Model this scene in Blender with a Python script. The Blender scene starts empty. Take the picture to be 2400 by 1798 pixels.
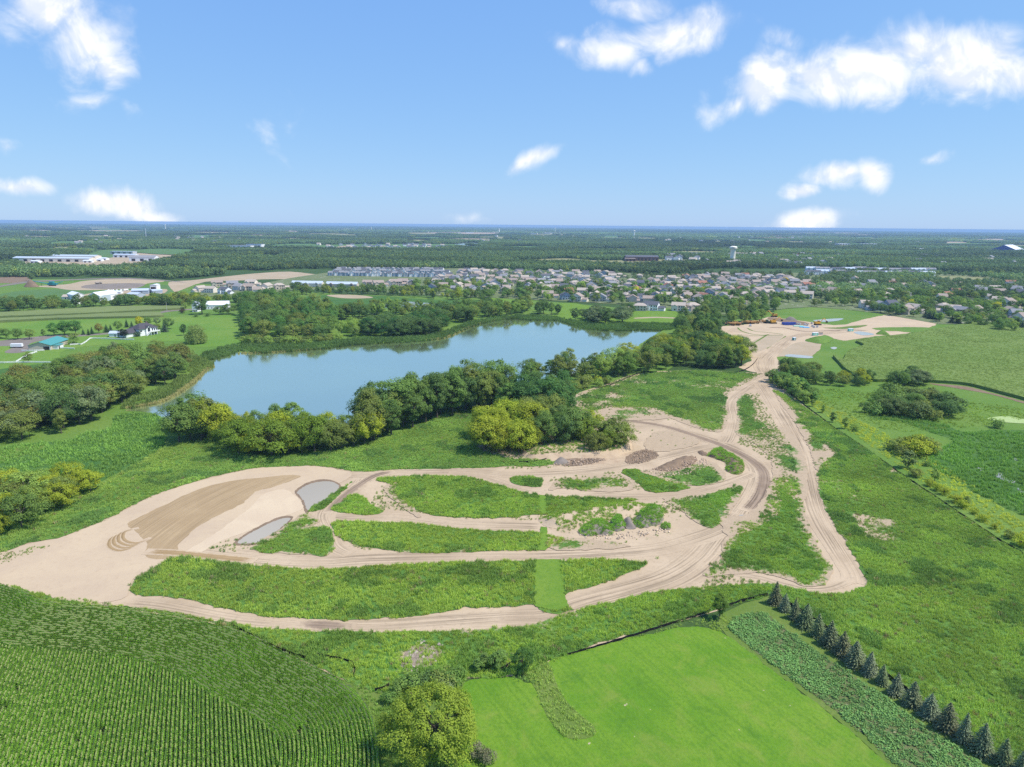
import bpy, bmesh, math, random
import numpy as np
from mathutils import Matrix, Vector, geometry

# ------------------------------------------------------------------ camera, sky, sun, exposure
S = bpy.context.scene
C = S.collection
H = 100.0
FPX = 1600.0                                   # focal length in photo pixels (2400 wide)
PITCH, ROLL = math.radians(13.08), math.radians(0.55)
cam_d = bpy.data.cameras.new('camera')
cam_d.sensor_width = 36.0
cam_d.lens = 36.0 * FPX / 2400.0
cam_d.clip_start = 1.0
cam_d.clip_end = 120000.0
cam = bpy.data.objects.new('camera', cam_d)
C.objects.link(cam)
RM = Matrix.Rotation(math.pi / 2 - PITCH, 3, 'X') @ Matrix.Rotation(ROLL, 3, 'Z')
cam.matrix_world = Matrix.Translation((0, 0, H)) @ RM.to_4x4()
S.camera = cam

SUN_EL, SUN_AZ = math.radians(58), math.radians(100)      # azimuth from +Y (ahead) towards +X
sun_dir = Vector((math.sin(SUN_AZ) * math.cos(SUN_EL), math.cos(SUN_AZ) * math.cos(SUN_EL), math.sin(SUN_EL)))
sun_d = bpy.data.lights.new('sun', 'SUN')
sun_d.energy = 3.4
sun_d.angle = math.radians(2.5)
sun_d.color = (1.0, 0.95, 0.87)
sun = bpy.data.objects.new('sun', sun_d)
sun.rotation_euler = sun_dir.to_track_quat('Z', 'Y').to_euler()
C.objects.link(sun)

S.view_settings.view_transform = 'Standard'
S.view_settings.look = 'None'
S.view_settings.gamma = 1.0
S.view_settings.exposure = 0.65
S.cycles.max_bounces = 5
S.cycles.diffuse_bounces = 2
S.cycles.glossy_bounces = 2
S.cycles.transmission_bounces = 2
S.cycles.transparent_max_bounces = 4
S.cycles.volume_bounces = 0
S.cycles.caustics_reflective = False
S.cycles.caustics_refractive = False
S.cycles.use_denoising = False
S.render.film_transparent = False

def raydir(u, v):
    return RM @ Vector(((u - 1200.0) / FPX, -(v - 899.0) / FPX, -1.0))

def P(u, v, z=0.0):
    d = raydir(u, v)
    t = (z - H) / d.z
    return (d.x * t, d.y * t)

def top_height(base, top_v):
    """height of a thing standing at pixel `base` whose top is seen at row top_v"""
    x, y = P(*base)
    d = raydir(base[0], top_v)
    t = y / d.y
    return H + d.z * t

def Zm(ox, oy, pts, k=3.6817):                 # coordinates read in an enlarged crop -> photo pixels
    return [(ox + x / k, oy + y / k) for x, y in pts]

def G(pts):                                    # photo pixels -> ground points
    return [P(*p) for p in pts]

# ---- node helpers
def new_mat(name):
    m = bpy.data.materials.new(name)
    m.use_nodes = True
    nt = m.node_tree
    for n in list(nt.nodes):
        nt.nodes.remove(n)
    out = nt.nodes.new('ShaderNodeOutputMaterial')
    return m, nt, out

def N(nt, typ, **kw):
    n = nt.nodes.new(typ)
    for k, v in kw.items():
        if hasattr(n, k):
            setattr(n, k, v)
        else:
            n.inputs[k.replace('_', ' ')].default_value = v
    return n

def math_n(nt, op, a, b=None, c=None):
    n = nt.nodes.new('ShaderNodeMath')
    n.operation = op
    for i, v in enumerate((a, b, c)):
        if v is None:
            continue
        if isinstance(v, (int, float)):
            n.inputs[i].default_value = v
        else:
            nt.links.new(v, n.inputs[i])
    return n.outputs[0]

def mixc(nt, f, a, b, blend='MIX'):
    n = nt.nodes.new('ShaderNodeMix')
    n.data_type = 'RGBA'
    n.blend_type = blend
    for i, v in ((0, f), (6, a), (7, b)):
        if isinstance(v, (int, float)):
            n.inputs[i].default_value = v
        elif isinstance(v, tuple):
            n.inputs[i].default_value = (v[0], v[1], v[2], 1)
        else:
            nt.links.new(v, n.inputs[i])
    return n.outputs[2]

def noise_n(nt, vec, scale, detail=4, rough=0.55, dist=0.0):
    n = nt.nodes.new('ShaderNodeTexNoise')
    n.inputs['Scale'].default_value = scale
    n.inputs['Detail'].default_value = detail
    n.inputs['Roughness'].default_value = rough
    n.inputs['Distortion'].default_value = dist
    nt.links.new(vec, n.inputs['Vector'])
    return n.outputs['Fac']

def ramp(nt, f, lo, hi, a=0.0, b=1.0):
    n = nt.nodes.new('ShaderNodeMapRange')
    n.interpolation_type = 'SMOOTHSTEP'
    n.inputs[1].default_value = lo
    n.inputs[2].default_value = hi
    n.inputs[3].default_value = a
    n.inputs[4].default_value = b
    nt.links.new(f, n.inputs[0])
    return n.outputs[0]

def coords(nt, kind='Object'):
    return nt.nodes.new('ShaderNodeTexCoord').outputs[kind]

def bump_n(nt, height, strength=0.3, dist=0.1):
    b = nt.nodes.new('ShaderNodeBump')
    b.inputs['Strength'].default_value = strength
    b.inputs['Distance'].default_value = dist
    nt.links.new(height, b.inputs['Height'])
    return b.outputs[0]

def principled(nt, out, col, rough=0.9, spec=0.15, normal=None):
    p = nt.nodes.new('ShaderNodeBsdfPrincipled')
    if isinstance(col, tuple):
        p.inputs['Base Color'].default_value = (*col, 1)
    else:
        nt.links.new(col, p.inputs['Base Color'])
    p.inputs['Roughness'].default_value = rough
    p.inputs['Specular IOR Level'].default_value = spec
    if normal is not None:
        nt.links.new(normal, p.inputs['Normal'])
    nt.links.new(p.outputs[0], out.inputs['Surface'])
    return p

# ---- the sky: physical sky with fair-weather clouds laid out by direction
w = bpy.data.worlds.new('World')
S.world = w
w.use_nodes = True
nt = w.node_tree
for n in list(nt.nodes):
    nt.nodes.remove(n)
wout = nt.nodes.new('ShaderNodeOutputWorld')
bg = nt.nodes.new('ShaderNodeBackground')
bg.inputs['Strength'].default_value = 0.076
nt.links.new(bg.outputs[0], wout.inputs['Surface'])
sky = nt.nodes.new('ShaderNodeTexSky')
sky.sky_type = 'NISHITA'
sky.sun_disc = False
sky.sun_elevation = SUN_EL
sky.sun_rotation = SUN_AZ
sky.altitude = 300
sky.air_density = 1.0
sky.dust_density = 0.3
sky.ozone_density = 2.5
# camera-like tone response of the sky: softer from zenith to horizon than the physical model
srgb = nt.nodes.new('ShaderNodeSeparateColor')
nt.links.new(sky.outputs[0], srgb.inputs[0])
crgb = nt.nodes.new('ShaderNodeCombineColor')
for i, (k, e) in enumerate(((1.44, .54), (2.50, .43), (5.94, .16))):
    nt.links.new(math_n(nt, 'MULTIPLY', math_n(nt, 'POWER', srgb.outputs[i], e), k), crgb.inputs[i])
geo = nt.nodes.new('ShaderNodeTexCoord').outputs['Generated']
sep = nt.nodes.new('ShaderNodeSeparateXYZ')
nt.links.new(geo, sep.inputs[0])
ay = math_n(nt, 'MAXIMUM', math_n(nt, 'ABSOLUTE', sep.outputs[1]), 0.05)
cu = math_n(nt, 'DIVIDE', sep.outputs[0], ay)
cv = math_n(nt, 'DIVIDE', sep.outputs[2], ay)
comb = nt.nodes.new('ShaderNodeCombineXYZ')
nt.links.new(cu, comb.inputs[0])
nt.links.new(cv, comb.inputs[1])
uv = comb.outputs[0]
def warp(vec, scale, amp):
    n = nt.nodes.new('ShaderNodeTexNoise')
    n.inputs['Scale'].default_value = scale
    n.inputs['Detail'].default_value = 3
    nt.links.new(vec, n.inputs['Vector'])
    a = nt.nodes.new('ShaderNodeVectorMath'); a.operation = 'SUBTRACT'
    nt.links.new(n.outputs['Color'], a.inputs[0]); a.inputs[1].default_value = (.5, .5, .5)
    b = nt.nodes.new('ShaderNodeVectorMath'); b.operation = 'MULTIPLY_ADD'
    nt.links.new(a.outputs[0], b.inputs[0]); b.inputs[1].default_value = (amp, amp, 0)
    nt.links.new(vec, b.inputs[2])
    return b.outputs[0]
uvw = warp(uv, 9.0, 0.05)
F = 1.085
clouds = [(95, 5, 110, 55, 20, 1), (185, 75, 85, 80, 30, 1), (245, 135, 48, 45, 30, .9), (200, 208, 62, 20, 5, .5), (282, 228, 18, 18, 0, .3), (25, 330, 30, 9, 10, .3),
          (45, 405, 62, 18, 6, .95), (225, 440, 62, 30, 0, 1.1), (275, 438, 70, 34, 0, 1.1), (335, 458, 48, 16, -8, .8),
          (1158, 343, 68, 15, 22, .9), (1380, 8, 75, 28, -10, .8), (1440, 72, 125, 38, 5, 1.1), (1350, 100, 85, 30, 10, .95), (1385, 135, 26, 20, 0, .6), (1212, 92, 36, 20, -30, .45),
          (1585, 225, 60, 24, 40, .8), (1660, 180, 95, 48, 20, 1.1), (1770, 172, 110, 45, 0, 1.1), (1890, 135, 110, 62, 10, 1.2), (1985, 100, 70, 45, 0, 1.1), (2090, 135, 140, 62, 0, 1.2), (2230, 160, 130, 52, -10, 1.1),
          (1710, 100, 48, 22, 0, .5), (1820, 383, 75, 20, -3, 1), (1885, 383, 42, 30, 0, 1.05), (1734, 408, 32, 16, 0, .95), (1752, 482, 75, 27, 0, 1.1), (1645, 492, 40, 8, 0, .5), (2025, 345, 24, 10, 15, .45),
          (590, 265, 26, 40, 0, .22), (1000, 470, 40, 8, 5, .3)]
acc = None
for fx, fy, a_, b_, rot, wt in clouds:
    d = raydir(fx * F, fy * F)
    mp = nt.nodes.new('ShaderNodeMapping')
    mp.vector_type = 'TEXTURE'
    mp.inputs['Location'].default_value = (d.x / d.y, d.z / d.y, 0)
    mp.inputs['Rotation'].default_value = (0, 0, math.radians(rot))
    mp.inputs['Scale'].default_value = (a_ * F / FPX * 1.36, b_ * F / FPX * 1.42, 1)
    nt.links.new(uvw, mp.inputs['Vector'])
    ln = nt.nodes.new('ShaderNodeVectorMath'); ln.operation = 'LENGTH'
    nt.links.new(mp.outputs[0], ln.inputs[0])
    v = math_n(nt, 'MULTIPLY_ADD', ln.outputs['Value'], -wt, wt)
    acc = v if acc is None else math_n(nt, 'MAXIMUM', acc, v)
nz = noise_n(nt, uv, 14.0, 6, 0.58, 0.4)
up = nt.nodes.new('ShaderNodeVectorMath'); up.operation = 'ADD'; up.inputs[1].default_value = (.006, .014, 0)
nt.links.new(uv, up.inputs[0])
nz_up = noise_n(nt, up.outputs[0], 14.0, 4, 0.58, 0.4)
fld = math_n(nt, 'ADD', acc, math_n(nt, 'MULTIPLY_ADD', nz, 1.5, -0.75))
alpha = ramp(nt, fld, 0.0, 0.92)
ccol = mixc(nt, ramp(nt, math_n(nt, 'SUBTRACT', nz, nz_up), -0.10, 0.08), (6.9, 7.5, 8.6), (9.0, 9.1, 9.3))  # lit and shaded cloud sides put into the colour by the noise offset
scol = mixc(nt, alpha, crgb.outputs[0], ccol)
nt.links.new(scol, bg.inputs['Color'])

rng = np.random.default_rng(7)
random.seed(7)

# ------------------------------------------------------------------ geometry helpers
def vnoise(x, y, s, seed=0):
    x = np.asarray(x, float) / s; y = np.asarray(y, float) / s
    xi = np.floor(x).astype(np.int64); yi = np.floor(y).astype(np.int64)
    fx = x - xi; fy = y - yi
    fx = fx * fx * (3 - 2 * fx); fy = fy * fy * (3 - 2 * fy)
    def h(a, b):
        n = (a * 374761393 + b * 668265263 + seed * 974634777) & 0xffffffff
        n = ((n ^ (n >> 13)) * 1274126177) & 0xffffffff
        return ((n ^ (n >> 16)) & 0xffff) / 65535.0
    return (h(xi, yi) * (1 - fx) + h(xi + 1, yi) * fx) * (1 - fy) + (h(xi, yi + 1) * (1 - fx) + h(xi + 1, yi + 1) * fx) * fy

def fbm(x, y, s, seed=0, octv=4):
    t = 0; a = 1; tot = 0
    for o in range(octv):
        t = t + a * vnoise(x, y, s / 2 ** o, seed + o * 17); tot += a; a *= 0.55
    return t / tot

def catmull(pts, n=5, closed=True):
    p = np.array(pts, float)
    m = len(p)
    out = []
    rngi = range(m) if closed else range(m - 1)
    for i in rngi:
        if closed:
            a, b, c, d = p[(i - 1) % m], p[i], p[(i + 1) % m], p[(i + 2) % m]
        else:
            a, b, c, d = p[max(i - 1, 0)], p[i], p[i + 1], p[min(i + 2, m - 1)]
        for k in range(n):
            t = k / n
            out.append(0.5 * (2 * b + (c - a) * t + (2 * a - 5 * b + 4 * c - d) * t * t + (3 * b - a - 3 * c + d) * t ** 3))
    if not closed:
        out.append(p[-1])
    return np.array(out)

def resample(pts, step, closed=False):
    p = np.array(pts, float)
    if closed:
        p = np.vstack([p, p[:1]])
    seg = np.hypot(*np.diff(p, axis=0).T)
    s = np.concatenate([[0], np.cumsum(seg)])
    n = max(3, int(s[-1] / step))
    q = np.linspace(0, s[-1], n + 1)
    r = np.stack([np.interp(q, s, p[:, 0]), np.interp(q, s, p[:, 1])], 1)
    return r[:-1] if closed else r

def inside(px, py, poly):
    poly = np.asarray(poly, float)
    px = np.asarray(px); py = np.asarray(py)
    r = np.zeros(px.shape, bool)
    m = (px >= poly[:, 0].min()) & (px <= poly[:, 0].max()) & (py >= poly[:, 1].min()) & (py <= poly[:, 1].max())
    x, y = px[m], py[m]
    c = np.zeros(x.shape, bool)
    j = len(poly) - 1
    for i in range(len(poly)):
        xi, yi = poly[i]; xj, yj = poly[j]
        if yi != yj:
            c ^= ((yi > y) != (yj > y)) & (x < (xj - xi) * (y - yi) / (yj - yi) + xi)
        j = i
    r[m] = c
    return r

def dist_line(px, py, line, closed=False):
    line = np.asarray(line, float)
    if closed:
        line = np.vstack([line, line[:1]])
    best = np.full(np.shape(px), 1e9)
    for a, b in zip(line[:-1], line[1:]):
        d = b - a
        L = max(d @ d, 1e-9)
        t = np.clip(((px - a[0]) * d[0] + (py - a[1]) * d[1]) / L, 0, 1)
        best = np.minimum(best, np.hypot(px - a[0] - t * d[0], py - a[1] - t * d[1]))
    return best

def ground_poly(pxpts, smooth=4, jag=0.0, step=None):
    g = catmull(G(pxpts), smooth)
    if jag:
        g = resample(g, step or jag * 1.5, True)
        a = np.roll(g, -1, 0) - np.roll(g, 1, 0)
        a /= np.maximum(np.hypot(a[:, 0], a[:, 1])[:, None], 1e-6)
        nrm = np.stack([a[:, 1], -a[:, 0]], 1)
        k = (fbm(g[:, 0], g[:, 1], jag * 8, 3, 3) - 0.5) * 4 * jag + rng.normal(0, jag * 0.35, len(g))
        g = g + nrm * k[:, None]
    return g

def mesh_obj(name, verts, faces, mats=(), parent=None, smooth=False, loc=None):
    me = bpy.data.meshes.new(name)
    me.from_pydata([tuple(v) for v in verts], [], [tuple(f) for f in faces])
    for m in (mats if isinstance(mats, (list, tuple)) else [mats]):
        me.materials.append(m)
    if smooth:
        me.polygons.foreach_set('use_smooth', [True] * len(me.polygons))
    me.update()
    o = bpy.data.objects.new(name, me)
    if loc is not None:
        o.location = loc
    if parent is not None:
        o.parent = parent
    C.objects.link(o)
    return o

def tag(o, label=None, cat=None, group=None, kind=None):
    if label: o['label'] = label
    if cat: o['category'] = cat
    if group: o['group'] = group
    if kind: o['kind'] = kind
    return o

def cdt(poly, spacing):
    poly = np.asarray(poly, float)
    lo, hi = poly.min(0), poly.max(0)
    gx, gy = np.meshgrid(np.arange(lo[0], hi[0], spacing), np.arange(lo[1], hi[1], spacing))
    gx = gx.ravel() + rng.uniform(-.25, .25, gx.size) * spacing
    gy = gy.ravel() + rng.uniform(-.25, .25, gy.size) * spacing
    k = inside(gx, gy, poly)
    gx, gy = gx[k], gy[k]
    if len(gx):
        k = dist_line(gx, gy, poly[::max(1, len(poly) // 200)], True) > spacing * .35
        gx, gy = gx[k], gy[k]
    n = len(poly)
    vs = [Vector(p) for p in poly] + [Vector(p) for p in zip(gx, gy)]
    r = geometry.delaunay_2d_cdt(vs, [(i, (i + 1) % n) for i in range(n)], [], 1, 1e-4)
    return np.array([(v.x, v.y) for v in r[0]]), r[2]

def sheet(name, poly, z, mat, spacing=8.0, zf=None, cover=None, label=None, cat=None, kind='structure'):
    xy, fs = cdt(poly, spacing)
    zz = np.full(len(xy), z)
    if zf is not None:
        zz = zz + zf(xy[:, 0], xy[:, 1])
    fs = [f if (xy[f[1]] - xy[f[0]])[0] * (xy[f[2]] - xy[f[0]])[1] - (xy[f[1]] - xy[f[0]])[1] * (xy[f[2]] - xy[f[0]])[0] > 0 else f[::-1] for f in fs]
    o = mesh_obj(name, np.column_stack([xy, zz]), fs, mat, smooth=True)
    if cover is not None:
        at = o.data.attributes.new('cover', 'FLOAT', 'POINT')
        at.data.foreach_set('value', np.asarray(cover(xy[:, 0], xy[:, 1]), np.float32))
    tag(o, label, cat, None, kind)
    return o

def ribbon(name, line, width, z, mat, step=3.0, kind='structure', wob=0.0):
    ln = resample(catmull(line, 6, False), step)
    t = np.gradient(ln, axis=0)
    t /= np.maximum(np.hypot(t[:, 0], t[:, 1])[:, None], 1e-6)
    nm = np.stack([-t[:, 1], t[:, 0]], 1)
    wd = np.interp(np.linspace(0, 1, len(ln)), np.linspace(0, 1, len(width)), width) if isinstance(width, (list, tuple)) else np.full(len(ln), width)
    if wob:
        wd = wd * (1 + wob * (fbm(ln[:, 0], ln[:, 1], 9, 5) - .5))
    s = np.concatenate([[0], np.cumsum(np.hypot(*np.diff(ln, axis=0).T))])
    K = 5
    V, UV = [], []
    for i in range(len(ln)):
        for k in range(K):
            a = k / (K - 1) - .5
            p = ln[i] + nm[i] * a * wd[i]
            V.append((p[0], p[1], z))
            UV.append((s[i], a * wd[i]))
    Fc = [(i * K + k, (i + 1) * K + k, (i + 1) * K + k + 1, i * K + k + 1) for i in range(len(ln) - 1) for k in range(K - 1)]
    Fc = [f[::-1] for f in Fc]
    o = mesh_obj(name, V, Fc, mat)
    uvl = o.data.uv_layers.new(name='uv')
    li = np.zeros(len(o.data.loops), np.int32)
    o.data.loops.foreach_get('vertex_index', li)
    uvl.data.foreach_set('uv', np.asarray(UV, np.float32)[li].ravel())
    at = o.data.attributes.new('edge', 'FLOAT', 'POINT')
    endf = np.clip(1 - np.minimum(s, s[-1] - s) / 9.0, 0, 1)
    at.data.foreach_set('value', np.maximum(np.tile(np.abs(np.linspace(-1, 1, K)), (len(ln), 1)), endf[:, None]).astype(np.float32).ravel())
    tag(o, None, None, None, kind)
    return o, ln

def bx(V, Fc, x0, x1, y0, y1, z0, z1):
    b = len(V)
    V += [(x0, y0, z0), (x1, y0, z0), (x1, y1, z0), (x0, y1, z0), (x0, y0, z1), (x1, y0, z1), (x1, y1, z1), (x0, y1, z1)]
    Fc += [(b, b + 3, b + 2, b + 1), (b + 4, b + 5, b + 6, b + 7), (b, b + 1, b + 5, b + 4), (b + 1, b + 2, b + 6, b + 5), (b + 2, b + 3, b + 7, b + 6), (b + 3, b, b + 4, b + 7)]

def box(name, mat, parent, *args):
    V, Fc = [], []
    if isinstance(args[0], (list, tuple)):
        for a in args:
            bx(V, Fc, *a)
    else:
        bx(V, Fc, *args)
    return mesh_obj(name, V, Fc, mat, parent)

def tube(V, Fc, p0, p1, r0, r1, n=8, cap=True):
    p0, p1 = Vector(p0), Vector(p1)
    q = (p1 - p0).to_track_quat('Z', 'Y')
    b = len(V)
    for p, r in ((p0, r0), (p1, r1)):
        for k in range(n):
            a = 2 * math.pi * k / n
            V.append(tuple(p + q @ Vector((math.cos(a) * r, math.sin(a) * r, 0))))
    Fc += [(b + k, b + (k + 1) % n, b + n + (k + 1) % n, b + n + k) for k in range(n)]
    if cap:
        Fc.append(tuple(b + n + k for k in range(n)))
        Fc.append(tuple(b + n - 1 - k for k in range(n)))

def lathe(V, Fc, prof, n=16):
    b = len(V)
    for r, z in prof:
        for k in range(n):
            a = 2 * math.pi * k / n
            V.append((r * math.cos(a), r * math.sin(a), z))
    for i in range(len(prof) - 1):
        for k in range(n):
            Fc.append((b + i * n + k, b + i * n + (k + 1) % n, b + (i + 1) * n + (k + 1) % n, b + (i + 1) * n + k))
    Fc.append(tuple(b + (len(prof) - 1) * n + k for k in range(n)))

def empty(name, loc, rz=0.0):
    o = bpy.data.objects.new(name, None)
    o.location = loc
    o.rotation_euler = (0, 0, rz)
    o.empty_display_size = 0.5
    C.objects.link(o)
    return o

def copy_tree(o, parent=None):
    c = o.copy()
    C.objects.link(c)
    c.parent = parent
    for ch in o.children:
        copy_tree(ch, c)
    return c
# ------------------------------------------------------------------ materials
def soil_mat(name, a, b, c, streak=False, scale=0.05, edge_to=None, amt=1.0):
    m, nt, out = new_mat(name)
    co = coords(nt)
    n1 = noise_n(nt, co, scale, 6, .6, .6)
    n2 = noise_n(nt, co, scale * 14, 5, .65)
    n3 = noise_n(nt, co, 2.2, 3, .6)
    col = mixc(nt, ramp(nt, n1, .32, .68), a, b)
    col = mixc(nt, ramp(nt, n2, .5, .75, 0, .55), col, c)
    hgt = math_n(nt, 'ADD', math_n(nt, 'MULTIPLY', n2, .6), math_n(nt, 'MULTIPLY', n3, .4))
    if streak:                                  # wheel tracks run along the strip
        uvn = coords(nt, 'UV')
        mp = nt.nodes.new('ShaderNodeMapping')
        mp.inputs['Scale'].default_value = (.018, 1.5, 1)
        nt.links.new(uvn, mp.inputs['Vector'])
        st = noise_n(nt, mp.outputs[0], 1.0, 4, .65, .25)
        big = noise_n(nt, co, .03, 3)
        e = nt.nodes.new('ShaderNodeAttribute'); e.attribute_name = 'edge'
        ed = ramp(nt, e.outputs['Fac'], .55, 1.0, 1.0, 0.0)
        f = math_n(nt, 'MULTIPLY', ramp(nt, st, .46, .62), math_n(nt, 'MULTIPLY', ed, ramp(nt, big, .35, .62, .35, .95)))
        dark = tuple(x * (1 - .48 * amt) for x in b)
        col = mixc(nt, f, col, dark)
        f2 = math_n(nt, 'MULTIPLY', ramp(nt, st, .46, .30), math_n(nt, 'MULTIPLY', ed, .55))
        col = mixc(nt, f2, col, tuple(min(1, x * 1.12) for x in a))
        hgt = math_n(nt, 'MULTIPLY_ADD', st, 1.2, hgt)
        if edge_to:
            fe = math_n(nt, 'ADD', e.outputs['Fac'], math_n(nt, 'MULTIPLY_ADD', n2, .9, -.45))
            col = mixc(nt, ramp(nt, fe, .45, .95), col, mixc(nt, ramp(nt, n1, .32, .68), edge_to[0], edge_to[1]))
    principled(nt, out, col, .95, .05, bump_n(nt, hgt, .5, .25))
    return m

TAN_A, TAN_B, TAN_C = (.510, .392, .262), (.415, .312, .204), (.315, .234, .152)
M = {}
M['soil'] = soil_mat('soil', TAN_A, TAN_B, TAN_C)
M['track'] = soil_mat('track', TAN_A, TAN_B, TAN_C, True)
M['wet_track'] = soil_mat('wet_track', (0.348, 0.257, 0.178), (0.252, 0.182, 0.125), (0.192, 0.136, 0.092), True, .05, (TAN_A, TAN_B))
M['sand'] = soil_mat('sand', (0.518, 0.400, 0.264), (0.459, 0.350, 0.238), (0.414, 0.307, 0.205), False, .04)
M['ochre'] = soil_mat('ochre', (.400, .290, .165), (.350, .248, .138), (.31, .22, .125), True, .05, None, .35)
M['ochre_track'] = soil_mat('ochre_track', (.37, .257, .132), (.318, .215, .109), (.266, .179, .092), True, .05, ((.518, .40, .264), (.459, .35, .238)), .5)
M['dark_soil'] = soil_mat('dark_soil', (0.155, 0.111, 0.073), (0.111, 0.079, 0.053), (0.074, 0.054, 0.040), False, .3)
M['brown_soil'] = soil_mat('brown_soil', (0.252, 0.179, 0.119), (0.192, 0.136, 0.089), (0.141, 0.100, 0.066), False, .3)
M['grey_soil'] = soil_mat('grey_soil', (0.252, 0.214, 0.178), (0.200, 0.168, 0.139), (0.163, 0.136, 0.112), False, .08)
M['gravel'] = soil_mat('gravel', (0.222, 0.193, 0.165), (0.185, 0.157, 0.132), (0.259, 0.222, 0.185), False, .1)
M['debris'] = soil_mat('debris', (0.311, 0.250, 0.191), (0.222, 0.172, 0.125), (0.444, 0.386, 0.317), False, .5)
M['pale_pad'] = soil_mat('pale_pad', (0.429, 0.336, 0.231), (0.370, 0.293, 0.191), (0.296, 0.257, 0.145), False, .03)

def grass_mat(name, a, b, c, big=.02, fine=1.6, bare=None, bare_at=.66, bump=.5, stripe=None, spots=False):
    m, nt, out = new_mat(name)
    co = coords(nt)
    n1 = noise_n(nt, co, big, 5, .6, .5)
    n2 = noise_n(nt, co, fine, 4, .7)
    n3 = noise_n(nt, co, big * 7, 4, .6)
    col = mixc(nt, ramp(nt, n1, .33, .67), a, b)
    col = mixc(nt, ramp(nt, n2, .42, .68, 0, .7), col, c)
    col = mixc(nt, ramp(nt, n3, .45, .75, 0, .35), col, b)
    if stripe:
        mp = nt.nodes.new('ShaderNodeMapping')
        mp.vector_type = 'TEXTURE'
        mp.inputs['Rotation'].default_value = (0, 0, stripe[0])
        mp.inputs['Scale'].default_value = (60.0, stripe[1], 1)
        nt.links.new(co, mp.inputs['Vector'])
        st = noise_n(nt, mp.outputs[0], 1.0, 3, .6)
        col = mixc(nt, ramp(nt, st, .40, .66, 0, stripe[2]), col, c)
        col = mixc(nt, ramp(nt, st, .50, .30, 0, stripe[2]), col, a)
    if spots:
        nd = noise_n(nt, co, .11, 5, .65, .6)
        col = mixc(nt, ramp(nt, nd, .50, .72, 0, .6), col, (.20, .255, .045))
        col = mixc(nt, ramp(nt, nd, .45, .28, 0, .5), col, (.06, .15, .016))
        ns = noise_n(nt, co, .42, 2, .5)
        col = mixc(nt, ramp(nt, ns, .745, .775), col, (.42, .36, .22))
    if bare:
        nb = noise_n(nt, co, big * 5, 6, .65, .4)
        col = mixc(nt, ramp(nt, nb, bare_at, bare_at + .06), col, bare)
    principled(nt, out, col, .9, .1, bump_n(nt, n2, bump, .4))
    return m

LAWN_ANG = math.atan2(P(2316, 1800)[1] - P(1743, 1443)[1], P(2316, 1800)[0] - P(1743, 1443)[0])
M['ground'] = grass_mat('ground', (.045, .085, .022), (.07, .12, .03), (.03, .06, .018), .004, .25)
M['meadow'] = grass_mat('meadow', (.105, .20, .030), (.155, .235, .045), (.065, .14, .022), .02, .8)
M['pasture'] = grass_mat('pasture', (.115, .225, .030), (.175, .26, .045), (.085, .18, .028), .012, .4)
M['lawn'] = grass_mat('lawn', (.105, .225, .016), (.165, .275, .026), (.078, .175, .016), .06, 1.3, None, .7, .5, (LAWN_ANG, 1.0, .45), True)
M['mown'] = grass_mat('mown', (.12, .222, .026), (.165, .255, .034), (.09, .18, .022), .08, 1.5)
M['rough_lawn'] = grass_mat('rough_lawn', (.11, .175, .03), (.15, .20, .045), (.085, .15, .025), .06, 1.2)
M['marsh'] = grass_mat('marsh', (.055, .135, .028), (.085, .165, .035), (.035, .09, .02), .03, .7, (.36, .31, .19), .70)
M['fallow'] = grass_mat('fallow', (.26, .25, .11), (.20, .22, .085), (.32, .27, .15), .01, .1)
M['far_green'] = grass_mat('far_green', (.09, .17, .05), (.11, .19, .055), (.08, .15, .045), .006, .05)
M['duckweed'] = grass_mat('duckweed', (.33, .42, .16), (.38, .46, .2), (.28, .38, .13), .1, 1)

def weed_mat(name, g1, g2, soil=(TAN_A, TAN_C)):
    m, nt, out = new_mat(name)
    co = coords(nt)
    at = nt.nodes.new('ShaderNodeAttribute'); at.attribute_name = 'cover'
    n1 = noise_n(nt, co, .5, 6, .7)
    n2 = noise_n(nt, co, .05, 4, .6)
    n3 = noise_n(nt, co, 1.5, 3, .6)
    g = mixc(nt, ramp(nt, n2, .35, .65), g1, g2)
    g = mixc(nt, ramp(nt, n3, .4, .7, 0, .6), g, tuple(x * .55 for x in g1))
    s = mixc(nt, n1, soil[0], soil[1])
    f = math_n(nt, 'ADD', at.outputs['Fac'], math_n(nt, 'MULTIPLY_ADD', n1, 1.1, -.55))
    col = mixc(nt, ramp(nt, f, .28, .52), s, g)
    principled(nt, out, col, .95, .05, bump_n(nt, n3, .6, .4))
    return m
M['weed'] = weed_mat('weed', (.085, .185, .038), (.125, .225, .042))

def plain(name, col, rough=.7, spec=.3, var=.12, scale=.6, metal=0.0):
    m, nt, out = new_mat(name)
    co = coords(nt)
    n = noise_n(nt, co, scale, 5, .6)
    c = mixc(nt, n, tuple(x * (1 - var) for x in col), tuple(min(1, x * (1 + var)) for x in col))
    p = principled(nt, out, c, rough, spec)
    p.inputs['Metallic'].default_value = metal
    return m

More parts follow.
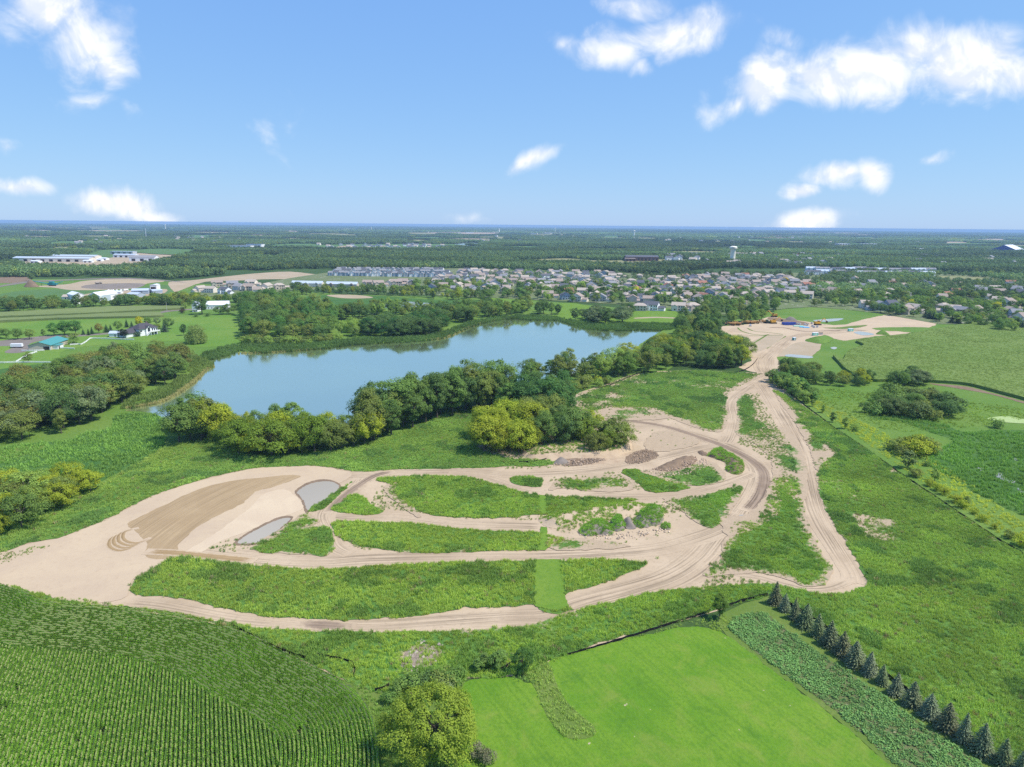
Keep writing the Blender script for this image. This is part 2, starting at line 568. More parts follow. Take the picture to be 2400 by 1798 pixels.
def leaf_mat(name, base=None, translucent=.3, tint=False, dark=.74, rough=.7, hue_a=(1.18, 1.14, .95)):
    """leaves: colour from the object (or given), varied leaf by leaf"""
    m, nt, out = new_mat(name)
    if base is None:
        oi = nt.nodes.new('ShaderNodeObjectInfo')
        col = oi.outputs['Color']
    else:
        oi = nt.nodes.new('ShaderNodeObjectInfo')
        col = mixc(nt, 0.0, base, base)
    if tint:
        at = nt.nodes.new('ShaderNodeAttribute'); at.attribute_type = 'INSTANCER'; at.attribute_name = 'tint'
        col = mixc(nt, 1.0, col, at.outputs['Color'], 'MULTIPLY')
    gi = nt.nodes.new('ShaderNodeNewGeometry')
    r = gi.outputs['Random Per Island']
    c1 = mixc(nt, 1.0, col, (dark, dark, dark), 'MULTIPLY')
    c2 = mixc(nt, 1.0, col, hue_a, 'MULTIPLY')
    c = mixc(nt, r, c1, c2)
    p = nt.nodes.new('ShaderNodeBsdfPrincipled')
    nt.links.new(c, p.inputs['Base Color'])
    p.inputs['Roughness'].default_value = rough
    p.inputs['Specular IOR Level'].default_value = .2
    tr = nt.nodes.new('ShaderNodeBsdfTranslucent')
    ct = mixc(nt, 1.0, c, (1.25, 1.25, .6), 'MULTIPLY')
    nt.links.new(ct, tr.inputs['Color'])
    mx = nt.nodes.new('ShaderNodeMixShader')
    mx.inputs[0].default_value = translucent
    nt.links.new(p.outputs[0], mx.inputs[1])
    nt.links.new(tr.outputs[0], mx.inputs[2])
    nt.links.new(mx.outputs[0], out.inputs['Surface'])
    return m
M['leaf'] = leaf_mat('leaf', None, .35)
M['leaf_i'] = leaf_mat('leaf_instanced', (1, 1, 1), .25, True)
M['corn'] = leaf_mat('corn_leaf', (.085, .17, .030), .3, True, .6)
M['tassel'] = leaf_mat('corn_tassel', (.36, .42, .17), .3, False, .75)
M['needle'] = leaf_mat('needle', None, .1, False, .6)
M['bark'] = plain('bark', (.13, .105, .085), .95, .1, .4, 2)

def water_mat(name, body, rough=.05, bump=.02, scale=.6, power=.6):
    m, nt, out = new_mat(name)
    co = coords(nt)
    mp = nt.nodes.new('ShaderNodeMapping'); mp.inputs['Scale'].default_value = (1, .35, 1)
    nt.links.new(co, mp.inputs['Vector'])
    n = noise_n(nt, mp.outputs[0], scale, 4, .6)
    n2 = noise_n(nt, co, .006, 3, .5)
    c = mixc(nt, ramp(nt, n2, .4, .65), body, tuple(x * 1.25 for x in body))
    nm = bump_n(nt, n, bump, .5)
    df = nt.nodes.new('ShaderNodeBsdfDiffuse'); nt.links.new(c, df.inputs['Color'])
    gl = nt.nodes.new('ShaderNodeBsdfGlossy'); gl.inputs['Color'].default_value = (1, 1, .87, 1); nt.links.new(nm, gl.inputs['Normal'])
    nt.links.new(ramp(nt, n2, .4, .7, rough, rough * 2.4), gl.inputs['Roughness'])
    fr = nt.nodes.new('ShaderNodeFresnel'); fr.inputs['IOR'].default_value = 1.333
    mx = nt.nodes.new('ShaderNodeMixShader')
    nt.links.new(math_n(nt, 'POWER', fr.outputs[0], power), mx.inputs[0])
    nt.links.new(df.outputs[0], mx.inputs[1]); nt.links.new(gl.outputs[0], mx.inputs[2])
    nt.links.new(mx.outputs[0], out.inputs['Surface'])
    return m
M['lake'] = water_mat('lake_water', (.20, .250, .11), .06, .02, .6, .20)
M['mud_water'] = water_mat('muddy_water', (.33, .295, .235), .14, .02, .6, 1.5)
M['pool'] = water_mat('pool_water', (.28, .28, .255), .10, .02, .6, .8)

# ------------------------------------------------------------------ the setting: ground, lake, site
def ring_ground():
    V, Fc = [], []
    rad = [0, 40, 80, 130, 200, 300, 450, 700, 1000, 1500, 2200, 3200, 4600, 6600, 9500, 13500, 19000, 27000, 34000]
    n = 96
    V.append((0, 0, 0))
    for r in rad[1:]:
        for k in range(n):
            a = 2 * math.pi * k / n
            V.append((r * math.sin(a), r * math.cos(a), 0))
    for k in range(n):
        Fc.append((0, 1 + (k + 1) % n, 1 + k))
    for i in range(len(rad) - 2):
        for k in range(n):
            a, b = 1 + i * n, 1 + (i + 1) * n
            Fc.append((a + k, a + (k + 1) % n, b + (k + 1) % n, b + k))
    return V, Fc
V, Fc = ring_ground()
ground = mesh_obj('ground', V, Fc, M['ground'])
tag(ground, kind='structure')

a6, a9 = (0, 500), (0, 900)
LAKE = [(290, 963), (340, 953), (375, 945), (420, 920), (455, 895), (475, 873), (500, 858), (484, 848), (516, 835), (541, 827), (600, 827), (654, 825), (763, 817), (845, 807), (953, 802), (1035, 794),
        (1067, 782), (1110, 764), (1157, 752), (1200, 747), (1241, 751), (1309, 752), (1352, 767), (1374, 771), (1444, 775), (1500, 773), (1548, 775), (1535, 785), (1510, 800), (1480, 822), (1445, 845),
        (1400, 862), (1300, 885), (1213, 900), (1100, 930), (950, 965), (880, 985), (800, 1003), (700, 1008), (600, 1008), (500, 1005), (430, 1000), (385, 992), (368, 982), (340, 966)]
lakeg = ground_poly(LAKE, 4, .5, 2.5)
SITE = [(-140, 1335), (0, 1261), (68, 1226), (122, 1199), (190, 1163), (244, 1131), (340, 1077), (394, 1049), (434, 1038), (516, 1030), (600, 1074), (736, 1066), (831, 1050), (885, 1036), (953, 1009), (1007, 990),
        (1062, 962), (1130, 958), (1140, 1000), (1230, 985), (1330, 935), (1417, 902), (1499, 875), (1607, 869), (1716, 872), (1792, 879), (1810, 872), (1830, 905), (1885, 948), (1950, 1000), (2040, 1060), (2110, 1110), (2200, 1170), (2280, 1225),
        (2340, 1265), (2400, 1300), (2560, 1380), (2600, 1900), (2480, 1860), (2300, 1750), (2170, 1655), (2020, 1540), (1890, 1440), (1810, 1392), (1690, 1430), (1520, 1478), (1330, 1535), (1200, 1585), (1100, 1590), (960, 1610), (890, 1625),
        (820, 1600), (760, 1575), (680, 1537), (600, 1497), (540, 1475), (480, 1455), (400, 1440), (290, 1427), (200, 1424), (115, 1418), (60, 1390), (0, 1368), (-140, 1320)]
siteg = catmull(G(SITE), 2)
MEADOW_L = [(-300, 1330), (-300, 900), (-200, 700), (0, 655), (400, 660), (800, 690), (1200, 700), (1600, 740), (1680, 780), (1560, 870), (1250, 960), (1060, 975), (800, 1060), (560, 1075), (400, 1060), (244, 1140), (0, 1270)]
sheet('meadow', catmull(G(MEADOW_L), 2), .05, M['meadow'], 60)
MEADOW_R = [(1790, 870), (1690, 770), (1780, 735), (1900, 720), (2060, 735), (2200, 760), (2420, 765), (2800, 780), (2900, 1000), (2800, 1400), (2560, 1390), (2400, 1305), (2200, 1175), (2040, 1065), (1885, 952)]
sheet('meadow', catmull(G(MEADOW_R), 2), .06, M['meadow'], 50)
sheet('lake', lakeg, .10, M['lake'], 60)
sheet('site_ground', siteg, .08, M['soil'], 12)

# the farmland beyond the lake
PASTURE = [(-200, 800), (-200, 752), (0, 757), (136, 751), (300, 747), (400, 744), (560, 738), (590, 745), (596, 790), (590, 800), (520, 812), (440, 812), (430, 800), (300, 805), (200, 812), (140, 828), (150, 850), (100, 858), (0, 868), (-200, 885)]
sheet('pasture', ground_poly(PASTURE, 3), .12, M['pasture'], 25)
sheet('pasture', ground_poly([(0, 690), (110, 678), (230, 682), (300, 677), (390, 668), (400, 690), (300, 700), (100, 712), (0, 722)], 3), .12, M['far_green'], 40)
sheet('corn_ground', ground_poly([(-60, 880), (80, 855), (140, 858), (120, 880), (40, 905), (-60, 930)], 3), .14, M['marsh'], 25)
yard = sheet('farmyard', ground_poly([(-40, 800), (0, 799), (60, 792), (130, 786), (200, 784), (260, 780), (262, 783), (200, 788), (120, 795), (70, 806), (66, 822), (40, 828), (10, 826), (30, 812), (-40, 812)], 3), .16, M['gravel'], 12)
sheet('dirt_path', ground_poly([(365, 734), (395, 727), (425, 725), (460, 724), (460, 726), (425, 728), (390, 732), (370, 736)], 3), .16, M['gravel'], 12)
# bare ground of the far works and their roads
sheet('bare_ground', ground_poly([(57, 672), (136, 668), (167, 665), (204, 658), (300, 653), (386, 659), (345, 665), (318, 676), (230, 680), (165, 680), (120, 674)], 3), .18, M['pale_pad'], 40)
sheet('bare_ground', ground_poly([(190, 674), (215, 667), (300, 664), (340, 666), (318, 675), (240, 678)], 3), .22, M['grey_soil'], 40)
sheet('bare_ground', ground_poly([(-60, 660), (0, 650), (62, 649), (66, 660), (20, 664)], 3), .18, M['brown_soil'], 40)
sheet('gravel_road', ground_poly([(-60, 676), (0, 670), (55, 660), (140, 656), (300, 651.5), (420, 660), (425, 662), (300, 654), (140, 658.5), (58, 664), (0, 673), (-60, 680)], 2), .2, M['gravel'], 40)
sheet('bare_ground', ground_poly([(395, 662), (440, 658), (470, 655), (540, 647), (600, 641), (680, 637), (760, 645), (870, 648), (960, 655), (900, 660), (800, 656), (700, 655), (620, 655), (560, 658), (480, 661), (420, 682), (406, 682)], 3), .18, M['pale_pad'], 40)
sheet('bare_ground', ground_poly([(200, 690), (260, 683), (330, 680), (390, 678), (380, 690), (330, 702), (250, 705), (180, 708)], 3), .2, M['pale_pad'], 40)
# pond-side flats behind the far shore
sheet('marsh', ground_poly([(690, 702), (760, 692), (900, 694), (1000, 702), (1150, 704), (1235, 708), (1240, 722), (1140, 722), (1050, 726), (960, 722), (880, 724), (800, 732), (730, 722)], 3), .14, M['marsh'], 30)
sheet('mudflat', ground_poly([(765, 693), (800, 691), (850, 693), (875, 698), (840, 700), (800, 699)], 3), .22, M['pale_pad'], 15)
sheet('pond', ground_poly([(905, 710), (950, 707), (1010, 711), (1060, 713), (1065, 717), (1020, 721), (960, 719), (905, 722)], 3), .2, M['pool'], 20)
sheet('lawn', ground_poly([(1300, 715), (1340, 710), (1380, 718), (1420, 728), (1500, 722), (1560, 720), (1590, 735), (1600, 765), (1500, 768), (1420, 765), (1360, 752), (1300, 745)], 3), .16, M['mown'], 25)
sheet('dirt_path', ground_poly([(1490, 745), (1540, 743), (1600, 746), (1600, 748), (1540, 745.5), (1490, 747.5)], 2), .2, M['pale_pad'], 20)
sheet('lawn', ground_poly([(1140, 688), (1170, 686), (1175, 700), (1240, 706), (1240, 712), (1150, 708)], 3), .18, M['mown'], 25)

# the lower marsh next to the left-hand wood
MARSH = Zm(0, 900, [(-200, 640), (0, 560), (300, 510), (600, 490), (750, 420), (960, 380), (1000, 270), (1330, 260), (1400, 330), (1430, 470), (1380, 560), (1250, 650), (900, 830), (700, 950), (450, 1090), (240, 1190), (0, 1310), (-200, 1400)])
marshg = ground_poly(MARSH, 3)
sheet('marsh', marshg, .12, M['marsh'], 8)
sheet('meadow', ground_poly(Zm(0, 900, [(-200, 620), (0, 570), (250, 530), (430, 520), (300, 590), (100, 650), (-200, 760)]), 3), .16, M['rough_lawn'], 8)
WET_R = Zm(1800, 900, [(870, 300), (1150, 330), (1400, 420), (1600, 500), (1350, 650), (1550, 800), (1900, 1000), (2209, 1140), (2500, 1250), (2500, 420), (2209, 400), (1900, 400), (1700, 420), (1500, 350), (1250, 290)])
wetg = ground_poly(WET_R, 3)
sheet('marsh', wetg, .12, M['marsh'], 8)
sheet('duckweed_pond', ground_poly(Zm(1800, 900, [(1890, 300), (2050, 280), (2209, 305), (2400, 320), (2300, 345), (2100, 338), (1980, 325)]), 3), .2, M['duckweed'], 10)
for q in ([(2130, 640), (2160, 660), (2120, 665)], [(1800, 725), (1870, 735), (1830, 755)], [(1960, 790), (2010, 770), (2060, 830), (2140, 840), (2100, 860), (2000, 820)], [(2150, 900), (2209, 930), (2300, 990), (2209, 960)]):
    sheet('marsh_pool', ground_poly(Zm(1800, 900, q), 4, .25), .22, M['pool'], 5)

# the far part of the site where the machines are parked
FAR_SITE = [(1690, 767), (1708, 764), (1755, 760), (1800, 743), (1836, 747), (1897, 755), (1931, 760), (1982, 761), (2072, 739), (2180, 753), (2191, 763), (2126, 782), (2053, 788), (1979, 799), (1952, 793), (1927, 805), (1903, 835),
            (1840, 836), (1818, 838), (1833, 857), (1810, 876), (1794, 878), (1730, 862), (1761, 846), (1753, 830), (1752, 812), (1734, 804), (1725, 797), (1693, 786)]
sheet('graded_ground', ground_poly(FAR_SITE, 2, .6, 3), .14, M['sand'], 12)
sheet('graded_ground', ground_poly([(1752, 811), (1790, 788), (1836, 788), (1800, 815), (1770, 826)], 2, .4, 3), .17, M['pale_pad'], 8)
sheet('graded_ground', ground_poly(Zm(1680, 710, [(1280, 720), (1500, 670), (1810, 710), (1640, 915), (1180, 925), (1050, 900)], 7.363), 2, .5, 3), .17, M['pale_pad'], 8)
sheet('graded_ground', ground_poly(Zm(1680, 710, [(200, 470), (330, 430), (560, 570), (430, 650), (300, 680), (180, 560)], 7.363), 3, .5, 3), .17, M['brown_soil'] if False else M['soil'], 8)
for q in ([(1842, 836), (1851, 831), (1903, 836), (1895, 840.5)], [(2001, 780), (2017, 777.5), (2050, 784), (2023, 786.5)], [(1906, 751), (1974, 746.5), (1965, 752), (1930, 755)], [(1946, 816), (1955, 813.5), (1962, 816), (1955, 819.5)]):
    sheet('rain_pool', ground_poly(q, 3), .24, M['pool'], 6)
sheet('grass_bank', ground_poly(Zm(1680, 710, [(1520, 650), (1700, 590), (1950, 590), (2000, 640), (1850, 710), (1650, 690)], 7.363), 3, .5), .3, M['meadow'], 4, lambda x, y: 0 * x)
sheet('grass_strip', ground_poly(Zm(1800, 500, [(900, 995), (1050, 985), (1350, 985), (1420, 1000), (1250, 1030), (1120, 1020), (1000, 1015)]), 3, .6), .21, M['meadow'], 8)
sheet('grass_strip', ground_poly(Zm(1800, 500, [(480, 990), (620, 985), (700, 975), (860, 965), (800, 985), (640, 1000)]), 3, .5), .21, M['rough_lawn'], 8)
for line in ([(560, 570), (780, 570), (900, 545)], [(540, 755), (700, 660), (860, 560)], [(360, 430), (430, 490), (600, 540), (820, 560), (1150, 560)], [(870, 790), (1000, 720), (1190, 575)], [(530, 440), (640, 490), (900, 515), (1140, 545)]):
    ribbon('grass_strip', G(Zm(1680, 710, line, 7.363)), 1.6, .22, M['rough_lawn'], 3, wob=1.2)
ribbon('haul_road', G(Zm(1680, 710, [(900, 1230), (820, 1100), (830, 960), (960, 850), (1120, 720), (1300, 600), (1500, 550), (1800, 530), (2209, 490)], 7.363)), [16, 14, 12, 11, 12], .23, M['track'], 4)
ribbon('haul_road', G(Zm(1680, 710, [(880, 430), (1150, 430), (1350, 470), (1600, 495), (2209, 470), (2600, 480)], 7.363)), 5, .23, M['wet_track'], 4)
sheet('wet_bank', ground_poly(Zm(1680, 710, [(890, 250), (1100, 270), (1500, 330), (1600, 370), (1450, 390), (1250, 360), (1100, 330), (900, 290)], 7.363), 2, .4), .26, M['brown_soil'], 6)

# ---- dirt roads of the site
rl = {}
def road(key, pts, width, mat='track', z=.10, wob=.35):
    o, ln = ribbon('dirt_road', G(pts), width, z, M[mat], 2.5, wob=wob)
    rl[key] = (ln, width if not isinstance(width, list) else max(width))
ROAD_PX = dict(
    bottom=([(300, 1413), (380, 1421), (516, 1446), (600, 1457), (736, 1465), (872, 1467), (1035, 1457), (1200, 1446), (1281, 1442), (1363, 1414), (1472, 1386), (1570, 1355), (1640, 1310), (1689, 1253), (1735, 1205), (1768, 1155), (1780, 1117), (1768, 1088), (1730, 1060), (1675, 1036), (1607, 1014), (1553, 1000), (1485, 1000), (1445, 1005)], [7, 7, 7.5, 8, 15, 11, 12, 13, 9, 8]),
    middle=([(340, 1290), (430, 1292), (520, 1302), (600, 1309), (736, 1317), (872, 1309), (1062, 1305), (1200, 1304), (1390, 1299), (1526, 1288), (1607, 1269), (1689, 1240), (1735, 1205)], [9, 9, 8.5, 8.5, 9, 10]),
    third=([(763, 1212), (850, 1215), (926, 1212), (1062, 1229), (1200, 1233), (1270, 1235)], [8, 9, 8]),
    top=([(600, 1112), (700, 1112), (831, 1114), (926, 1109), (1116, 1106), (1200, 1112), (1336, 1106), (1444, 1094), (1526, 1077), (1607, 1060), (1675, 1047), (1725, 1060)], [10, 9, 8, 8, 8]),
    branch=([(1050, 1110), (1130, 1118), (1200, 1138), (1260, 1153), (1417, 1162), (1553, 1163), (1635, 1150), (1716, 1126), (1765, 1108)], [6, 5.5, 7]),
    diagonal=([(850, 1120), (835, 1140), (790, 1174), (763, 1207), (774, 1240), (785, 1280), (820, 1300)], [8, 7.5, 5]),
    upper=([(1700, 1040), (1711, 1022), (1719, 981), (1714, 945), (1743, 916), (1784, 890), (1809, 874), (1823, 860)], [8, 7, 8, 9]),
    right=([(1784, 900), (1800, 922), (1841, 987), (1876, 1052), (1892, 1117), (1906, 1180), (1925, 1226), (1963, 1288), (1998, 1345), (2000, 1366)], [11, 9, 7, 7, 7.5, 9, 7]),
    tail=([(1992, 1360), (1949, 1378), (1895, 1382), (1830, 1368), (1780, 1354), (1720, 1345)], [4, 2.4, 2.2, 2.5]),
)
for k, (pts, wd) in ROAD_PX.items():
    road(k, pts, wd, 'track', .10 + .004 * len(rl))
road('wet', [(1444, 985), (1500, 990), (1567, 1002), (1640, 1026), (1700, 1048), (1755, 1075), (1790, 1110), (1782, 1160), (1750, 1200)], [5, 6, 7, 7], 'wet_track', .14)
road('wet2', [(925, 1105), (880, 1115), (838, 1140), (800, 1170), (765, 1205)], [5, 5, 4], 'wet_track', .144)
road('wet3', [(690, 1462), (780, 1467), (835, 1468)], [4, 5, 3], 'wet_track', .148)

# ---- the sand pad with its graded floor and the muddy pond
SAND = [(-140, 1330), (0, 1299), (70, 1275), (140, 1262), (245, 1222), (330, 1178), (380, 1156), (460, 1130), (600, 1098), (680, 1094), (770, 1097), (825, 1112), (800, 1130), (780, 1145), (740, 1190), (700, 1225), (640, 1265), (560, 1275), (480, 1290), (430, 1310), (330, 1345), (300, 1378), (290, 1405), (200, 1415), (110, 1400), (40, 1378), (-140, 1335)]
sheet('sand_pad', ground_poly(SAND, 3, .4, 2), .15, M['sand'], 6)
OCH = Zm(0, 900, [(1100, 1210), (1250, 1130), (1500, 1010), (1750, 900), (2000, 840), (2209, 815), (2480, 790), (2600, 800), (2480, 850), (2330, 900), (2209, 930), (2100, 1030), (1900, 1130), (1700, 1240), (1560, 1370), (1540, 1440), (1650, 1480), (1400, 1520), (1250, 1480), (1270, 1390), (1190, 1290)])
og = ground_poly(OCH, 3, .3, 1.5)
o = sheet('graded_floor', og, .165, M['ochre'], 5)
c0 = og.mean(0)
dv = np.array(P(620, 1110)) - np.array(P(370, 1260)); dv /= np.hypot(*dv)
uvl = o.data.uv_layers.new(name='uv')
vv = np.array([(v.co.x, v.co.y) for v in o.data.vertices])
ln_ = (vv - c0) @ dv; ac = (vv - c0) @ np.array([-dv[1], dv[0]])
li = np.zeros(len(o.data.loops), np.int32); o.data.loops.foreach_get('vertex_index', li)
uvl.data.foreach_set('uv', np.stack([ln_ + 40 * np.sin(ac * .05), ac + .004 * ln_ ** 2], 1)[li].astype(np.float32).ravel())
for k_, (dx, dy) in enumerate(((0, 0), (40, -22), (80, -44), (120, -62))):
    ribbon('dirt_road', G(Zm(0, 900, [(1080 + dx, 1270 + dy * .4), (960 + dx, 1340 + dy), (950 + dx, 1410 + dy), (1060 + dx, 1440 + dy), (1230 + dx * .6, 1360 + dy * .5)])), 1.6, .17 + .002 * k_, M['ochre_track'], 1.0)
ribbon('dirt_road', G(Zm(0, 900, [(1250, 1450), (1500, 1460), (1800, 1490), (2209, 1530)])), 4, .18, M['ochre_track'], 2)
LOBE = Zm(600, 900, [(-600, 560), (-350, 400), (-50, 170), (50, 60), (230, 0), (330, 40), (400, 110), (380, 190), (180, 270), (20, 340), (-150, 430), (-330, 500), (-520, 620)])
LOBE = [(x, y + 900 * 0 + 245) for x, y in Zm(600, 900, [(-620, 560), (-350, 390), (-50, 170), (50, 60), (230, 10), (330, 60), (400, 140), (380, 190), (180, 270), (20, 330), (-150, 400), (-330, 470), (-520, 580)])]
sheet('sand_pad', ground_poly(LOBE, 3, .25, 1.5), .175, soil_mat('pale_sand', (0.577, 0.458, 0.310), (0.533, 0.415, 0.284), (0.466, 0.357, 0.244), False, .08), 5)
POND = Zm(600, 900, [(530, 850), (640, 845), (715, 880), (690, 930), (620, 990), (560, 1030), (480, 1070), (455, 1095), (430, 1075), (410, 1010), (370, 960), (355, 935), (430, 880)])
sheet('pond', ground_poly(Zm(600, 900, [(530, 830), (640, 830), (735, 875), (700, 940), (620, 1010), (560, 1050), (480, 1090), (440, 1120), (415, 1080), (395, 1010), (350, 965), (335, 930), (420, 865)]), 3, .2), .185, M['brown_soil'], 4)
sheet('pond', ground_poly(POND, 3, .15), .2, M['mud_water'], 5)
POND2 = Zm(600, 900, [(300, 1165), (240, 1225), (130, 1310), (20, 1370), (-60, 1380), (-160, 1375), (-80, 1310), (0, 1265), (130, 1200), (230, 1165)])
sheet('pond', ground_poly(Zm(600, 900, [(320, 1150), (250, 1235), (130, 1325), (20, 1385), (-80, 1395), (-200, 1385), (-90, 1295), (0, 1245), (130, 1180), (230, 1145)]), 3, .2), .185, M['brown_soil'], 4)
sheet('pond', ground_poly(POND2, 3, .12), .2, M['mud_water'], 4)
sheet('puddle', ground_poly(Zm(1200, 900, [(1955, 1140), (2000, 1135), (2050, 1160), (2040, 1175), (1990, 1160)]), 3, .1), .2, M['pool'], 2)

# ---- lawns at the near edge
LAWN = [(1040, 1900), (1065, 1760), (1060, 1680), (1067, 1614), (1085, 1600), (1116, 1592), (1200, 1588), (1250, 1600), (1290, 1549), (1336, 1530), (1440, 1505), (1526, 1487), (1607, 1470), (1662, 1475), (1702, 1489), (1760, 1530), (1800, 1565), (1936, 1666), (2085, 1796), (2200, 1900)]
lawng = ground_poly(LAWN, 3, .3, .7)
sheet('lawn', lawng, .11, M['lawn'], 6)
SPR = [(1690, 1440), (1800, 1398), (1830, 1412), (1890, 1446), (2020, 1545), (2170, 1660), (2300, 1755), (2480, 1900), (2180, 1900), (2085, 1796), (1936, 1666), (1800, 1565), (1702, 1489)]
sheet('grass_verge', ground_poly(SPR, 2), .10, M['rough_lawn'], 6)
GARDEN = [(1711, 1465), (1720, 1450), (1740, 1443), (1790, 1438), (1838, 1472), (1897, 1516), (2032, 1606), (2141, 1684), (2304, 1800), (2418, 1900), (2230, 1900), (2110, 1800), (1955, 1665), (1815, 1562), (1718, 1482)]
gardg = ground_poly(GARDEN, 3, .25, 1)
sheet('garden_bed', gardg, .13, grass_mat('bed_soil', (.10, .13, .04), (.15, .16, .07), (.08, .11, .03), .2, 1.5, (.36, .28, .19), .62), 4)
# ------------------------------------------------------------------ plant prototypes (mesh data shared by copies)
def cards_mesh(name, cen, nrm, size, mats, stretch=None, seed=0):
    """small irregular four-cornered leaf sprays, one face each"""
    r = np.random.default_rng(seed)
    n = len(cen)
    nrm = nrm / np.maximum(np.linalg.norm(nrm, axis=1)[:, None], 1e-6)
    up = r.normal(size=(n, 3))
    if stretch is not None:
        up = stretch + r.normal(size=(n, 3)) * .25
    a = np.cross(nrm, up); a /= np.maximum(np.linalg.norm(a, axis=1)[:, None], 1e-6)
    b = np.cross(nrm, a)
    s = np.broadcast_to(size, (n,))[:, None]
    k = lambda: r.uniform(.55, 1.15, (n, 1))
    el = 1.0 if stretch is None else 2.2
    bend = nrm * s * r.uniform(-.25, .25, (n, 1))
    v = np.stack([cen - a * s * .5 * k() , cen - b * s * .5 * k() * el + bend, cen + a * s * .5 * k(), cen + b * s * .5 * k() * el + bend], 1).reshape(-1, 3)
    return v, n

def build_cards(name, parts, mats):
    """parts: list of (verts, quads) for card clouds plus optional (verts, faces, mat_index)"""
    V, loops, starts, tot, mi = [], [], [], 0, []
    off = 0
    polys = []
    for v, f, m in parts:
        V.append(np.asarray(v, float))
        if f is None:
            q = np.arange(len(v)).reshape(-1, 4) + off
            polys.append((q, m))
        else:
            polys.append(([tuple(i + off for i in x) for x in f], m))
        off += len(v)
    V = np.vstack(V)
    me = bpy.data.meshes.new(name)
    faces = []
    mids = []
    for q, m in polys:
        faces += [tuple(int(i) for i in x) for x in q]
        mids += [m] * len(q)
    me.from_pydata(V.tolist(), [], faces)
    for m in mats:
        me.materials.append(m)
    if len(mats) > 1:
        me.polygons.foreach_set('material_index', mids)
    me.update()
    return me

def trunk_geo(h, r, seed, limbs=5, spread=.35):
    rr = random.Random(seed)
    V, Fc = [], []
    tube(V, Fc, (0, 0, -.3), (0, 0, h * .35), r, r * .75, 7)
    tube(V, Fc, (0, 0, h * .35), (rr.uniform(-.3, .3), rr.uniform(-.3, .3), h * .72), r * .75, r * .3, 6)
    for k in range(limbs):
        a = 2 * math.pi * k / limbs + rr.uniform(-.4, .4)
        z0 = h * rr.uniform(.25, .5)
        L = h * spread * rr.uniform(.7, 1.1)
        tube(V, Fc, (0, 0, z0), (math.cos(a) * L, math.sin(a) * L, z0 + L * rr.uniform(.6, 1.1)), r * .5, r * .12, 5)
    return V, Fc

def crown_cards(h, rad, base, lobes, ncards, size, seed, flat=.5, lobe_r=(.34, .5), droop=0.0, taper=0.0):
    """unit tree: height h, crown radius rad, crown from z=base to h, made of lobes of leaf sprays"""
    r = np.random.default_rng(seed)
    cz, rz = (base + h) / 2, (h - base) / 2
    cen, nr = [], []
    per = ncards // lobes
    skew, ph0 = r.uniform(.05, .28), r.uniform(0, 6.28)
    for k in range(lobes):
        # lobes scattered unevenly through the crown, pushed outwards, larger ones lower down
        t = (k + r.uniform(.1, .9)) / lobes
        zz = 1 - 2 * t
        ph = k * 2.39996 + r.uniform(-.9, .9)
        rr = math.sqrt(max(0, 1 - zz * zz)) * (1 - taper * max(zz, 0)) * (1 + skew * math.cos(ph - ph0))
        q = r.uniform(.5, .92)
        c = np.array([math.cos(ph) * rr * rad * q, math.sin(ph) * rr * rad * q, cz + zz * rz * .78 * r.uniform(.78, 1.1)])
        lr = rad * r.uniform(*lobe_r)
        d = r.normal(size=(per, 3)); d /= np.linalg.norm(d, axis=1)[:, None]
        d[:, 2] = np.where(d[:, 2] < -.15, -d[:, 2] * .7, d[:, 2])
        rad_j = r.uniform(.72, 1.08, (per, 1)) * (1 + .22 * np.sin(d[:, :1] * 5 + k) * np.cos(d[:, 1:2] * 6 + 2 * k))
        p = c + d * rad_j * lr * np.array([1, 1, r.uniform(.8, 1.25)])
        p[:, 2] -= droop * np.hypot(p[:, 0], p[:, 1])
        o = p - np.array([0, 0, cz - rz * .2]); o /= np.maximum(np.linalg.norm(o, axis=1)[:, None], 1e-6)
        cen.append(p); nr.append(d * .85 + o * .45 + np.array([0, 0, .25]) + r.normal(size=(per, 3)) * .28)
    cen = np.vstack(cen); nr = np.vstack(nr)
    keep = (cen[:, 2] > base * .55) & (cen[:, 2] < h * 1.04)
    cen, nr = cen[keep], nr[keep]
    v, n = cards_mesh('', cen, nr, size * r.uniform(.7, 1.3, len(cen)), None, None, seed)
    return v

